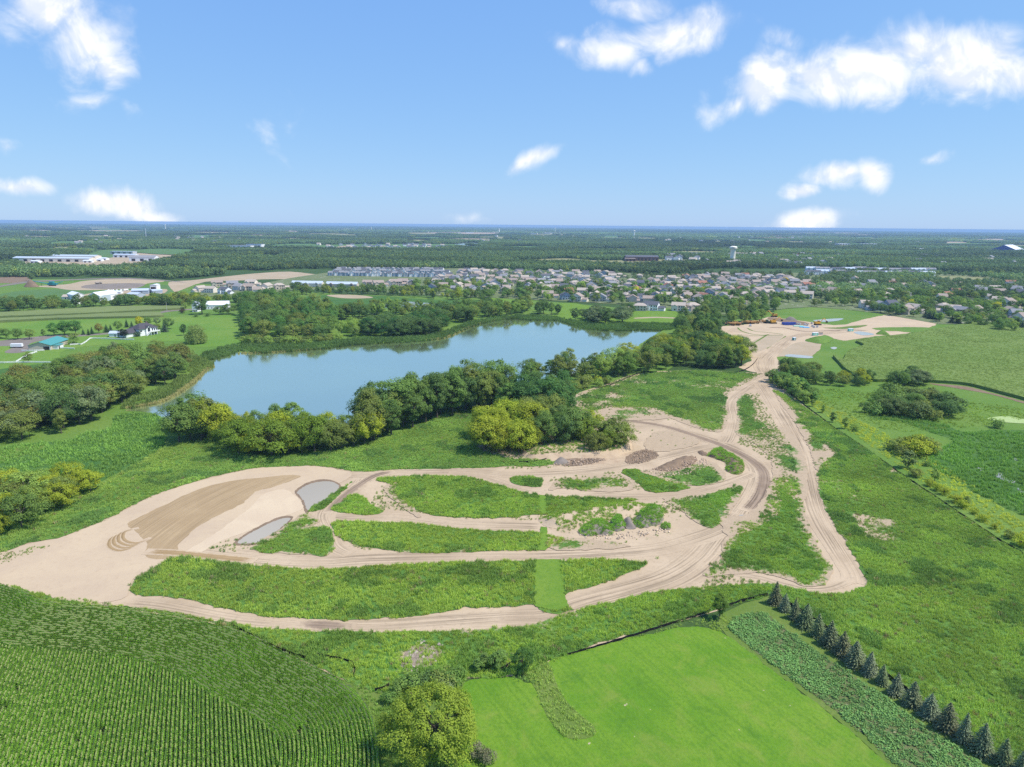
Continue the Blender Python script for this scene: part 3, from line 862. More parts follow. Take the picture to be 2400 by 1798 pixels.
def make_proto(kind, seed, ncards, size, detail=True):
    """a tree 1 unit... built at its real size in metres; returns (trunk mesh, crown mesh, joined mesh)"""
    r = random.Random(seed)
    if kind == 'round':
        h, rad, base = 13, 5.6, 1.6; cv = crown_cards(h, rad, base, 26, ncards, size, seed, lobe_r=(.18, .44))
    elif kind == 'tall':
        h, rad, base = 19, 5.6, 2.6; cv = crown_cards(h, rad, base, 40, ncards, size, seed, lobe_r=(.16, .40), taper=.25)
    elif kind == 'broad':
        h, rad, base = 12, 7.0, 1.4; cv = crown_cards(h, rad, base, 36, ncards, size, seed, lobe_r=(.14, .36))
    elif kind == 'shrub':
        h, rad, base = 4, 2.6, .1; cv = crown_cards(h, rad, base, 12, ncards, size, seed, lobe_r=(.36, .5))
    elif kind == 'sapling':
        h, rad, base = 7, 1.7, .5; cv = crown_cards(h, rad, base, 12, ncards, size, seed, lobe_r=(.4, .6), taper=.5)
    elif kind == 'street':
        h, rad, base = 9, 3.6, 1.8; cv = crown_cards(h, rad, base, 9, ncards, size, seed, lobe_r=(.45, .6), taper=.2)
    elif kind == 'willow':
        h, rad, base = 15, 7.5, .6
        rr = np.random.default_rng(seed)
        cv = crown_cards(h, rad * .85, 7.5, 16, ncards // 3, size, seed)
        n = ncards * 2 // 3
        a = rr.uniform(0, 2 * math.pi, n); q = np.sqrt(rr.uniform(.25, 1, n)) * rad * (1 + .12 * np.sin(a * 7))
        strand = np.round(a * 14) * 1.7
        zt = 12.5 - 5.5 * (q / rad) ** 2 + np.sin(strand) * 1.0
        z = .8 + (zt - .8) * rr.uniform(0, 1, n) ** .8
        cen = np.stack([np.cos(a) * q, np.sin(a) * q, z], 1)
        nr = np.stack([np.cos(a), np.sin(a), np.full(n, .25)], 1) + rr.normal(size=(n, 3)) * .35
        v2, _ = cards_mesh('', cen, nr, size * .9, None, np.tile([0, 0, 1.0], (n, 1)), seed + 1)
        cv = np.vstack([cv, v2])
    tv, tf = trunk_geo(h, max(.12, h * .022), seed, 6 if kind != 'sapling' else 3, .3 if kind != 'broad' else .42)
    crown = build_cards('crown', [(cv, None, 0)], [M['leaf']])
    trunk = build_cards('trunk', [(np.array(tv), tf, 0)], [M['bark']])
    both = build_cards(kind + '_tree', [(cv, None, 0), (np.array(tv), tf, 1)], [M['leaf'], M['bark']])
    return dict(trunk=trunk, crown=crown, both=both, h=h)

PROTO = {
    'round': [make_proto('round', 10 + i, 5200, .43) for i in range(7)],
    'tall': [make_proto('tall', 30 + i, 7400, .47) for i in range(6)],
    'broad': [make_proto('broad', 50 + i, 6400, .44) for i in range(5)],
    'shrub': [make_proto('shrub', 70 + i, 900, .42) for i in range(3)],
    'sapling': [make_proto('sapling', 90 + i, 900, .42) for i in range(3)],
    'street': [make_proto('street', 110 + i, 700, .85) for i in range(4)],
    'willow': [make_proto('willow', 130, 5200, .6)],
}

def spruce_proto(seed):
    r = np.random.default_rng(seed)
    h, rad = 8.0, 2.35 * r.uniform(.85, 1.15)
    cen, nr, st = [], [], []
    tiers = 21
    for t in range(tiers):
        f = t / (tiers - 1)
        z = .25 + f * (h - .5)
        R = rad * (1 - f) ** .8 * r.uniform(.9, 1.1) + .06
        nb = int(9 + 12 * (1 - f))
        for b in range(nb):
            a = 2 * math.pi * b / nb + t * 1.3 + r.uniform(-.15, .15)
            L = R * r.uniform(.78, 1.12)
            m = max(3, int(L / .16))
            for i in range(m):
                q = (i + 1) / m
                p = np.array([math.cos(a) * L * q, math.sin(a) * L * q, z - .28 * L * q + .22 * L * q * q])
                cen.append(p + r.normal(0, .05, 3)); st.append([math.cos(a), math.sin(a), -.15])
                nr.append(np.array([math.cos(a) * .45, math.sin(a) * .45, .9]) + r.normal(size=3) * .45)
    cen, nr, st = map(np.array, (cen, nr, st))
    v, _ = cards_mesh('', cen, nr, .24 * r.uniform(.8, 1.3, len(cen)), None, st, seed)
    tv, tf = [], []
    tube(tv, tf, (0, 0, -.3), (0, 0, h * .95), .16, .03, 7)
    tip, tpf = [], []
    tube(tip, tpf, (0, 0, h - .9), (0, 0, h), .10, .01, 5)
    crown = build_cards('crown', [(v, None, 0), (np.array(tip), tpf, 0)], [M['needle']])
    trunk = build_cards('trunk', [(np.array(tv), tf, 0)], [M['bark']])
    both = build_cards('spruce', [(v, None, 0), (np.array(tv), tf, 1)], [M['needle'], M['bark']])
    return dict(trunk=trunk, crown=crown, both=both, h=h)
PROTO['spruce'] = [spruce_proto(200 + i) for i in range(6)]

def put_tree(name, kind, x, y, h, color, label, group=None, cat='tree', wide=1.0, parts=None, seed=None):
    rr = random.Random(int(x * 131 + y * 17))
    pr = rr.choice(PROTO[kind])
    s = h / pr['h']
    if parts is None:
        parts = math.hypot(x, y) < 640
    sc = (s * wide * rr.uniform(.85, 1.2), s * wide * rr.uniform(.85, 1.2), s)
    jit = rr.uniform(.85, 1.18), rr.uniform(-.1, .1)
    col = (color[0] * 1.62 * (jit[0] + .5 * jit[1]), color[1] * 1.65 * jit[0], color[2] * 1.5 * jit[0], 1)
    rot = rr.uniform(0, 6.28)
    if parts:
        o = empty(name, (x, y, 0), rot)
        o.rotation_euler = (rr.uniform(-.035, .035), rr.uniform(-.035, .035), rot)
        o.scale = sc
        for part in ('trunk', 'crown'):
            c = bpy.data.objects.new(part, pr[part])
            c.parent = o
            c.color = col
            C.objects.link(c)
    else:
        o = bpy.data.objects.new(name, pr['both'])
        o.location = (x, y, 0); o.rotation_euler = (0, 0, rot); o.scale = sc
        o.color = col
        C.objects.link(o)
    tag(o, label, cat, group)
    return o

def poisson(poly, n, mind, avoid=(), tries=40):
    poly = np.asarray(poly, float)
    lo, hi = poly.min(0), poly.max(0)
    pts = []
    cand = rng.uniform(lo, hi, (n * tries, 2))
    k = inside(cand[:, 0], cand[:, 1], poly)
    for a in avoid:
        k &= ~inside(cand[:, 0], cand[:, 1], a)
    cand = cand[k]
    d = mind
    arr = np.zeros((0, 2))
    while len(arr) < n and d > mind * .45:
        for c in cand:
            if len(arr) >= n:
                break
            if len(arr) == 0 or np.min(np.hypot(arr[:, 0] - c[0], arr[:, 1] - c[1])) > d:
                arr = np.vstack([arr, c])
        d *= .8
    return arr

GRN, DRK, YEL, OLV, GRY, LIM, BRN = (.118, .190, .050), (.080, .138, .045), (.225, .262, .028), (.150, .188, .050), (.140, .182, .095), (.180, .255, .062), (.2, .18, .06)
COLN = {GRN: 'mid-green', DRK: 'dark green', YEL: 'yellow-green', OLV: 'olive', GRY: 'grey-green', LIM: 'light green'}
SHAPE = {'tall': 'tall', 'round': 'round-crowned', 'broad': 'spreading', 'shrub': 'low', 'sapling': 'slim', 'willow': 'drooping', 'street': 'compact'}
# colours are the leaves' own; every grove has its mixture
def grove(name, pts, n, hr, kinds, cols, label, group, mind=5.0, wide=1.0, avoid=(), px=True):
    poly = catmull(G(pts), 3) if px else np.array(pts)
    n = int(n * 1.22)
    q = poisson(poly, n, mind * .85, avoid)
    for i, (x, y) in enumerate(q):
        k = random.choice(kinds)
        h = random.uniform(hr[0] * .85, hr[1] * 1.05) * 1.17
        cc = random.choice(cols)
        lab = label
        for wd_ in ('tall ', 'dark ', 'green ', 'yellow-green ', 'pale ', 'grey-green ', 'yellowish ', 'light ', 'olive-leaved ', 'low ', 'feathery '):
            if lab.startswith(wd_):
                lab = lab[len(wd_):]
        lab = '%s %s %s' % (SHAPE[k], COLN.get(cc, 'leafy'), lab)
        if len(lab.split()) > 16: lab = label
        put_tree(name, k, x, y, h, cc, lab, group, wide=wide * random.uniform(.9, 1.15))
    return q

lake_av = [lakeg]
grove('woodland_tree', [(-70, 975), (60, 925), (150, 895), (250, 868), (330, 856), (400, 852), (432, 858), (405, 892), (335, 932), (268, 950), (240, 975), (170, 1012), (80, 1032), (0, 1042), (-70, 1060)], 105, (12, 17), ['round', 'broad', 'tall', 'round'], [GRN, DRK, OLV, OLV, GRY, GRN, (.145, .15, .045)],
      'tree in the lake-corner wood below the teal barn', 'wood at the lake corner', 6.0, avoid=lake_av)
grove('thicket_tree', [(-45, 1190), (60, 1160), (150, 1146), (232, 1142), (205, 1166), (130, 1203), (60, 1238), (-45, 1280)], 22, (7, 10.5), ['round', 'broad'], [YEL, OLV, GRN, LIM, YEL],
      'yellow-green tree in the thicket between the marsh and the sand pad', 'thicket beside the sand pad', 5.0)
grove('grove_tree', [(392, 1032), (440, 1012), (510, 1008), (560, 1018), (598, 1035), (500, 1042), (430, 1045)], 12, (12, 15.5), ['round', 'broad', 'tall'], [GRN, GRN, YEL, OLV],
      'tree at the marsh end of the near-shore grove', 'grove at the marsh end of the near shore', 5.5, avoid=lake_av)
grove('grove_tree', [(532, 1056), (600, 1046), (700, 1040), (850, 1030), (878, 1034), (785, 1058), (650, 1071), (560, 1073)], 24, (10.5, 13.5), ['round', 'broad'], [YEL, YEL, OLV, (.12, .18, .025)],
      'yellow-green tree in the rounded grove between sand pad and lake', 'rounded yellow-green grove by the lake', 5.5, avoid=lake_av)
grove('grove_tree', [(600, 1024), (680, 1020), (700, 1026), (620, 1032)], 4, (13, 15), ['tall'], [GRN, DRK], 'taller tree at the water behind the yellow-green grove', 'taller trees behind the yellow-green grove', 6, avoid=lake_av)
grove('shore_tree', [(848, 1012), (900, 990), (1000, 958), (1100, 944), (1190, 940), (1190, 962), (1100, 968), (1010, 988), (930, 1018), (870, 1034)], 42, (16.5, 21), ['tall', 'tall', 'round'], [GRN, GRN, DRK, OLV, (.10, .165, .045)],
      'tall green tree in the shore row behind the weedy slope', 'tall row on the near shore', 5.6, avoid=lake_av)
GD = [(1118, 1052), (1130, 1015), (1200, 990), (1280, 985), (1340, 990), (1400, 1015), (1462, 1040), (1440, 1058), (1350, 1064), (1250, 1070), (1180, 1068)]
grove('grove_tree', [(1120, 1056), (1130, 1020), (1190, 1005), (1250, 1030), (1250, 1066), (1180, 1067)], 15, (12, 15.5), ['round', 'broad'], [YEL, YEL, (.15, .2, .025)],
      'yellow-green tree at the end of the grove above the cut bank', 'yellow-green end of the bank grove', 5.0)
grove('grove_tree', [(1205, 1000), (1290, 988), (1370, 1010), (1380, 1050), (1290, 1068), (1255, 1040)], 14, (12.5, 16), ['tall', 'round'], [DRK, GRN, OLV],
      'dark green tree in the middle of the grove above the cut bank', 'dark middle of the bank grove', 5.5)
grove('grove_tree', [(1380, 1012), (1420, 1025), (1466, 1042), (1440, 1058), (1385, 1064)], 7, (9, 12), ['round', 'broad'], [YEL, OLV, (.12, .17, .025)],
      'olive-leaved tree at the silt fence corner of the bank grove', 'fence corner of the bank grove', 5.0)
grove('shore_tree', [(1185, 985), (1230, 968), (1310, 952), (1340, 962), (1330, 985), (1270, 990)], 13, (16, 20), ['tall', 'tall', 'round'], [DRK, GRN, (.06, .13, .04)],
      'tall dark tree between the bank grove and the lake', 'tall dark trees behind the bank grove', 6.0, avoid=lake_av)
grove('shore_tree', [(1225, 912), (1300, 902), (1380, 897), (1452, 884), (1440, 872), (1350, 884), (1250, 900)], 17, (12, 17), ['tall', 'round'], [GRN, (.10, .17, .05), LIM, OLV],
      'feathery green tree in the open row along the near shore', 'open row along the near shore', 6.0, avoid=lake_av)
grove('shore_shrub', [(1330, 915), (1370, 905), (1420, 898), (1420, 905), (1350, 922)], 8, (4, 7), ['shrub', 'round'], [YEL, LIM, OLV], 'yellowish shrub in front of the open shore row', 'shrubs before the open shore row', 4, avoid=lake_av)
grove('thicket_tree', [(1452, 884), (1530, 873), (1600, 866), (1720, 864), (1752, 846), (1738, 818), (1690, 803), (1640, 803), (1560, 812), (1500, 832), (1462, 858)], 78, (9.5, 14), ['round', 'broad', 'round', 'tall'], [GRN, OLV, OLV, DRK, YEL, (.10, .165, .03)],
      'tree in the thicket between the lake tip and the graded ground', 'thicket at the lake tip', 6.0, avoid=lake_av)
grove('thicket_tree', [(1590, 768), (1600, 795), (1650, 800), (1692, 790), (1682, 770), (1660, 752), (1620, 752)], 26, (11, 16), ['tall', 'round'], [DRK, GRN, GRN, OLV],
      'tall dark tree in the clump behind the lake-tip thicket', 'clump behind the lake-tip thicket', 6.5, avoid=lake_av)
grove('copse_tree', [(1650, 748), (1700, 759), (1760, 757), (1800, 742), (1830, 716), (1780, 713), (1700, 724), (1640, 730)], 46, (9, 14), ['round', 'round', 'tall'], [GRN, DRK, OLV, LIM, GRN],
      'tree in the copse behind the parked earthmovers', 'copse behind the parked machines', 8.0)
grove('silver_tree', [(1345, 753), (1400, 760), (1450, 759), (1490, 753), (1480, 743), (1400, 746), (1350, 746)], 17, (11, 15), ['round', 'broad'], [GRY, (.09, .13, .075), GRY, DRK],
      'grey-green tree in the dense clump on the far shore', 'grey-green clump on the far shore', 7, 1.15, avoid=lake_av)
grove('shore_tree', [(1255, 740), (1300, 740), (1312, 732), (1260, 730)], 7, (9, 14), ['round', 'tall'], [GRN, DRK], 'tree beside the mown slope on the far shore', 'trees beside the mown slope', 6, avoid=lake_av)
grove('shore_tree', [(576, 798), (640, 803), (700, 803), (780, 793), (790, 760), (765, 732), (690, 716), (620, 712), (575, 722), (572, 760)], 125, (12, 17), ['tall', 'round', 'round'], [GRN, GRN, DRK, (.08, .165, .045), OLV],
      'tree in the big wood behind the reeds of the far shore', 'big wood on the far shore', 7.5, avoid=lake_av)
grove('pale_willow', [(795, 792), (850, 788), (850, 775), (800, 778)], 5, (9, 12), ['willow', 'round'], [LIM, (.14, .2, .06)], 'pale green willow in the gap of the far shore wood', 'pale willows in the gap', 9, avoid=lake_av)
grove('shore_shrub', [(580, 806), (700, 808), (790, 800), (790, 794), (700, 803), (580, 801)], 26, (3.5, 6), ['shrub'], [LIM, OLV, (.13, .18, .06)], 'pale shrub between the far wood and the reeds', 'shrubs before the far wood', 7, avoid=lake_av)
grove('shore_tree', [(862, 785), (930, 790), (1000, 787), (1060, 772), (1055, 757), (980, 757), (900, 767)], 36, (10, 14), ['round', 'broad'], [DRK, DRK, (.04, .11, .03)],
      'dark tree in the dense grove bulging to the far shore', 'dark grove on the far shore', 6.5, 1.1, avoid=lake_av)
PONDB = ground_poly([(895, 707), (1070, 707), (1075, 724), (895, 726)], 2)
grove('shore_tree', [(775, 757), (850, 747), (900, 742), (1000, 750), (1080, 758), (1150, 748), (1240, 731), (1240, 722), (1150, 727), (1050, 735), (950, 731), (880, 732), (800, 740)], 85, (10, 15), ['tall', 'round', 'round'], [GRN, GRN, OLV, DRK, LIM],
      'tree in the belt between the marsh pond and the lake', 'belt between marsh pond and lake', 7.5, avoid=[lakeg, PONDB])
grove('hedgerow_tree', [(680, 690), (760, 692), (900, 692), (1000, 701), (1140, 706), (1145, 699), (1000, 691), (880, 683), (760, 681), (680, 677)], 75, (7, 12), ['round', 'round', 'tall'], [OLV, GRN, YEL, DRK, GRN],
      'tree in the belt between the townhouses and the marsh', 'belt below the townhouses', 9)
grove('hedgerow_tree', [(-30, 734), (60, 731), (120, 728), (200, 722), (300, 719), (420, 719), (420, 712), (300, 711), (200, 715), (100, 719), (-30, 724)], 62, (7, 13), ['round', 'tall', 'broad'], [DRK, DRK, GRN, OLV],
      'dark tree in the windbreak behind the corn strips', 'windbreak behind the corn strips', 9)
grove('windbreak_tree', [(320, 717), (420, 719), (500, 714), (512, 704), (420, 702), (340, 707)], 32, (8, 11), ['round', 'broad'], [YEL, OLV, (.12, .18, .03)],
      'yellow-green tree in the clump behind the white farmhouse', 'clump behind the white farmhouse', 8)
grove('windbreak_tree', [(512, 712), (580, 702), (640, 696), (700, 692), (660, 705), (600, 735), (572, 745), (560, 720)], 42, (9, 13), ['round', 'tall'], [GRN, DRK, (.075, .16, .04)],
      'tree in the wood between the white barn and the suburb', 'wood beside the white barn', 8)
grove('thicket_tree', [(1836, 866), (1890, 874), (1922, 896), (1900, 906), (1870, 897), (1835, 882)], 16, (7, 10), ['round', 'broad'], [DRK, GRN, OLV], 'dark tree in the clump where the two dirt roads meet', 'clump where the dirt roads meet', 4.5)
grove('thicket_tree', [(1930, 905), (2030, 905), (2035, 893), (1940, 893)], 10, (6, 9.5), ['round', 'broad'], [DRK, OLV, YEL], 'low tree in the hedge below the cornfield notch', 'hedge below the cornfield notch', 5)
grove('sapling', [(1803, 892), (1835, 892), (1900, 927), (1918, 942), (1880, 945), (1850, 925), (1808, 902)], 34, (4.5, 7.5), ['sapling', 'round'], [LIM, (.1, .19, .05), GRN], 'light green sapling beside the bend of the dirt road', 'saplings beside the road bend', 3.4, 1.2)
grove('thicket_tree', [(2085, 907), (2165, 905), (2175, 892), (2100, 895)], 12, (5, 9.5), ['round', 'broad'], [DRK, GRN, GRY], 'tree in the row between the cornfield and the wetland', 'row between cornfield and wetland', 5)
grove('wetland_shrub', [(2022, 968), (1071 + 1000, 975), (2126, 984), (2180, 986), (2225, 980), (2236, 955), (2180, 935), (2071, 936)], 34, (5, 8.5), ['round', 'broad', 'shrub'], [OLV, DRK, GRN, (.11, .15, .055)], 'grey-green tree in the round wetland thicket', 'round wetland thicket', 4.5, 1.15)
grove('wetland_shrub', [(2088, 1062), (2120, 1068), (2165, 1070), (2172, 1056), (2100, 1052)], 9, (4, 6), ['shrub'], [YEL, YEL, OLV], 'yellow-green bush in the compact clump inside the wetland', 'compact clump inside the wetland', 3.2, 1.1)
for i, (u, v, h, k, c, lb) in enumerate([(1928, 968, 5, 'sapling', GRN, 0), (1950, 990, 6, 'sapling', DRK, 0), (1980, 1005, 6.5, 'sapling', LIM, 0), (2005, 1010, 3.5, 'shrub', LIM, 1), (1905, 953, 4.5, 'sapling', LIM, 0), (1893, 946, 4, 'sapling', LIM, 0),
                                    (2145, 1118, 3.5, 'shrub', OLV, 1), (2190, 1128, 5.5, 'sapling', LIM, 0), (2178, 1140, 2.8, 'shrub', YEL, 1), (2195, 1150, 3, 'shrub', YEL, 1), (2212, 1160, 3, 'shrub', YEL, 1), (2238, 1178, 3.2, 'shrub', YEL, 1), (2255, 1190, 3, 'shrub', YEL, 1),
                                    (2265, 1185, 4, 'sapling', OLV, 0), (2305, 1222, 2.6, 'shrub', YEL, 1), (2330, 1240, 2, 'shrub', YEL, 1), (2365, 1262, 2.8, 'shrub', OLV, 1), (2392, 1280, 3.5, 'shrub', YEL, 1), (2285, 1205, 2, 'shrub', YEL, 1), (2170, 1092, 2.2, 'shrub', GRN, 1)]):
    x, y = P(u, v)
    put_tree('sapling' if not lb else 'bush', k, x, y, h, c, ['thin sapling just outside the long silt fence', 'low yellow-green bush just outside the long silt fence'][lb], ['saplings outside the long silt fence', 'bushes outside the long silt fence'][lb], 'tree' if not lb else 'bush', 1.1)
x, y = P(2127, 1098); put_tree('young_tree', 'sapling', x, y, 8.5, (.11, .15, .06), 'spindly grey-green tree standing at the yellow wetland clump', None, 'tree', 1.2)
x, y = P(2335, 1003); put_tree('bush', 'shrub', x, y, 4.5, GRN, 'solitary dark bush beside the duckweed pond', None, 'bush', 1.2)

# trees that stand alone
def lone(name, kind, u, v, h, col, label, wide=1.0, cat='tree', group=None):
    x, y = P(u, v)
    return put_tree(name, kind, x, y, h, col, label, group, cat, wide)
zf = lambda zx, zy: (zx / 7.363, 620 + zy / 7.363)
zg = lambda zx, zy: (300 + zx / 7.363, 620 + zy / 7.363)
for p_, h, c in ((zf(0, 1270), 9, GRN), (zf(110, 1280), 9, GRN), (zf(310, 1290), 9.5, GRN), (zf(510, 1290), 9, LIM)):
    lone('orchard_tree', 'round', *p_, h, c, 'tree in the short row along the farm drive by the trailer', 1.1, 'tree', 'row along the farm drive')
for p_, h in ((zf(940, 1230), 12), (zf(1120, 1220), 13), (zf(1310, 1205), 12.5)):
    lone('shade_tree', 'round', *p_, h, (.07, .16, .04), 'big shade tree in the group of three behind the teal barn', 1.15, 'tree', 'three shade trees behind the teal barn')
lone('young_tree', 'sapling', *zf(750, 1240), 7, GRN, 'small slim tree beside the three shade trees')
for p_, h in ((zf(1440, 1215), 5.5), (zf(1530, 1220), 6), (zf(1590, 1205), 7), (zf(1840, 1172), 7.5), (zf(1915, 1172), 7.5), (zf(2190, 1085), 8), (zg(70, 1110), 7.5)):
    lone('garden_spruce', 'spruce', *p_, h, (.04, .085, .04), 'small dark conifer along the drive of the dark-roofed house', 1.0, 'conifer', 'conifers along the drive')
lone('maple_tree', 'round', *zf(1710, 1190), 9.5, (.17, .14, .04), 'rust-tinged round tree between the conifers and the white garage')
lone('shade_tree', 'round', *zf(2040, 1150), 10, GRN, 'round green tree behind the white garage', 1.1)
lone('bush', 'shrub', *zf(1290, 1285), 5.5, OLV, 'flat-topped bush on the lawn between barn and fence', 1.2, 'bush')
lone('bush', 'shrub', *zf(1280, 1370), 4.5, GRN, 'wide low bush at the fence end by the teal barn', 1.5, 'bush')
lone('bush', 'shrub', *zf(1105, 1292), 3.2, GRN, 'small round bush on the drive side of the barn lawn', 1.2, 'bush')
lone('copper_tree', 'round', *zf(2130, 1272), 8.5, (.028, .038, .02), 'very dark purple-leaved tree covering the end of the white garage', 1.15)
lone('leaning_tree', 'sapling', *zf(490, 1690), 7.5, OLV, 'thin leaning tree at the white rail fence below the teal barn', 1.4)
lone('locust_tree', 'round', *zg(190, 1075), 10.5, (.30, .28, .015), 'bright yellow tree behind the dark-roofed house', .9)
lone('shade_tree', 'round', *zg(350, 1045), 8, GRN, 'green tree behind the ridge of the dark-roofed house', 1.2)
lone('shade_tree', 'round', *zg(500, 1050), 8, GRY, 'grey-green tree at the gable end of the dark-roofed house', 1.1)
lone('shade_tree', 'round', *zg(690, 1115), 11, DRK, 'large dark tree past the terrace of the dark-roofed house', 1.0)
lone('garden_spruce', 'spruce', *zg(635, 1165), 9, (.07, .11, .075), 'blue-grey spruce at the terrace of the dark-roofed house', 1.3, 'conifer')
lone('garden_tree', 'round', *zg(525, 1155), 7, OLV, 'small tree against the terrace wall of the dark-roofed house', .9)
lone('garden_spruce', 'shrub', *zg(165, 1245), 4.5, (.06, .10, .06), 'blue-green bush at the foot of the white house front', 1.1, 'bush')
lone('shade_tree', 'tall', *zg(965, 1228), 11, (.045, .09, .035), 'dark oval tree standing beside the weeping willow', .85)
x, y = P(*zg(1180, 1362)); put_tree('willow_tree', 'willow', x, y, top_height(zg(1180, 1362), zg(0, 1050)[1]), (.17, .225, .075), 'large weeping willow on the pasture by the lake', None, 'tree', 1.15)
lone('shade_tree', 'round', *zg(990, 775), 7.5, LIM, 'round light green tree on the drive of the white farmhouse', 1.1)
lone('copper_tree', 'shrub', *zg(935, 842), 4.5, (.06, .04, .03), 'low maroon tree on the lawn of the white farmhouse', 1.2)
lone('maple_tree', 'tall', *zg(1280, 862), 20, DRK, 'tall dark tree in front of the white farmhouse and barn', 1.35)
lone('hedge_bush', 'shrub', *zg(1180, 905), 4, DRK, 'clipped dark hedge bush below the white farmhouse', 1.4, 'bush', None)
lone('hedge_bush', 'shrub', *zg(1370, 895), 3.8, DRK, 'clipped dark hedge bush below the long white barn', 1.4, 'bush', None)
lone('shade_tree', 'broad', *zg(1590, 865), 10, GRN, 'spreading tree in front of the long white barn', 1.0)
lone('shade_tree', 'broad', *zg(1730, 860), 12, GRN, 'wider spreading tree at the end of the long white barn', 1.2)
lone('willow_tree', 'round', *zf(545, 285), 14, (.11, .16, .06), 'single round willow beside the gravel road and brown field', 1.2)

# near trees: the big maple in the foreground and the brush round it
def maple_proto():
    h, rad, base = 14.8, 10.6, 1.6
    cv = crown_cards(h, rad, base, 95, 30000, .36, 501, lobe_r=(.11, .20))
    r = np.random.default_rng(5)
    tv, tf = trunk_geo(h, .5, 9, 9, .42)
    return cv, tv, tf
cv, tv, tf = maple_proto()
mx, my = P(1026, 1772)
mt = empty('maple_tree', (mx, my, 0))
c_ = bpy.data.objects.new('crown', build_cards('crown', [(cv, None, 0)], [M['leaf']])); c_.parent = mt; c_.color = (.30, .40, .05, 1); C.objects.link(c_)
c_ = bpy.data.objects.new('trunk', build_cards('trunk', [(np.array(tv), tf, 0)], [M['bark']])); c_.parent = mt; C.objects.link(c_)
tag(mt, 'big spreading yellow-green maple between the corn rows and the lawn', 'tree')
for i, (u, v, h, c, wd) in enumerate([(935, 1625, 3.2, GRN, 1.1), (965, 1615, 3.6, GRN, 1.2), (1000, 1612, 3.4, DRK, 1.2), (1035, 1608, 3.6, OLV, 1.2), (1060, 1600, 3.2, GRN, 1.1), (1040, 1625, 2.8, GRY, 1.2), (1075, 1588, 2.5, GRN, 1.1), (985, 1632, 3.0, DRK, 1.1), (915, 1650, 2.8, GRN, 1)]):
    lone('brush_shrub', 'shrub', u, v, h, c, 'green shrub in the brush behind the big maple', wd, 'bush', 'brush behind the big maple')
for u, v in ((1120, 1775), (1142, 1790)):
    lone('dry_shrub', 'shrub', u, v, 3.0, (.17, .17, .12), 'greyish half-dry shrub at the foot of the big maple', .9, 'bush', 'dry shrubs at the big maple')
for u, v, h in ((1118, 1575, 3.4), (1135, 1565, 3.8), (1158, 1570, 4.4), (1172, 1560, 4.2)):
    lone('young_tree', 'sapling', u, v, h, GRN, 'slender young tree in the row on the edge of the lawn', 1.5, 'tree', 'young trees at the lawn edge')
lone('young_tree', 'round', 1225, 1578, 6.6, (.05, .11, .028), 'dark compact tree at the head of the lawn ditch', .95)
lone('young_tree', 'tall', 1686, 1449, 7.4, (.10, .17, .035), 'single leafy young tree on the silt fence above the lawn', .95)

SPX = [((60, 250), 50), ((140, 310), 155), ((230, 380), 200), ((320, 440), 240), ((430, 530), 330), ((530, 610), 395), ((640, 690), 480), ((750, 780), 565), ((870, 860), 655), ((985, 940), 770), ((1100, 1030), 835), ((1240, 1130), 915), ((1390, 1225), 1015), ((1540, 1340), 1095), ((1680, 1440), 1185), ((1840, 1540), 1280), ((2020, 1640), 1400), ((2180, 1730), 1500)]
for (bu, bv), tv_ in SPX:
    b = Zm(1800, 1348, [(bu, bv)])[0]
    h = top_height(b, 1348 + tv_ / 3.6817)
    x, y = P(*b)
    put_tree('spruce_tree', 'spruce', x, y, h, random.choice([(.135, .165, .10), (.155, .185, .125), (.125, .16, .085), (.14, .15, .09)]), 'dark blue-green spruce in the straight row along the squash bed', 'spruce row along the squash bed', 'spruce tree', random.uniform(1.0, 1.28), True)
# ------------------------------------------------------------------ ground cover: weeds, reeds, corn, squash (nobody could count the plants)
def tuft_mesh(name, n, rad, h, leaf, seed, upright=.6, mat='leaf_i', dome=True):
    r = np.random.default_rng(seed)
    a = r.uniform(0, 2 * math.pi, n); q = np.sqrt(r.uniform(0, 1, n)) * rad
    z = h * (r.uniform(.35, 1, n) * (1 - .55 * (q / rad) ** 2) if dome else r.uniform(.3, .9, n))
    cen = np.stack([np.cos(a) * q, np.sin(a) * q, z], 1)
    nr = np.stack([np.cos(a) * upright, np.sin(a) * upright, np.full(n, 1 - upright * .6)], 1) + r.normal(size=(n, 3)) * .45
    v, _ = cards_mesh('', cen, nr, leaf * r.uniform(.7, 1.3, n), None, None, seed)
    return build_cards(name, [(v, None, 0)], [M[mat]])

def blade_mesh(name, n, rad, h, wd, seed, mat='leaf_i', lean=.35):
    r = np.random.default_rng(seed)
    V, Fc = [], []
    for i in range(n):
        a = r.uniform(0, 6.283); q = math.sqrt(r.uniform(0, 1)) * rad
        b = np.array([math.cos(a) * q, math.sin(a) * q, 0]); t = r.uniform(0, 6.283)
        d = np.array([math.cos(t), math.sin(t), 0]); L = h * r.uniform(.65, 1.1)
        s = np.array([-d[1], d[0], 0]) * wd * .5
        m = b + d * L * lean * .3 + np.array([0, 0, L * .6]); e = b + d * L * lean + np.array([0, 0, L])
        k = len(V)
        V += [b - s, b + s, m + s, m - s, e]
        Fc += [(k, k + 1, k + 2, k + 3), (k + 3, k + 2, k + 4)]
    return build_cards(name, [(np.array(V), Fc, 0)], [M[mat]])

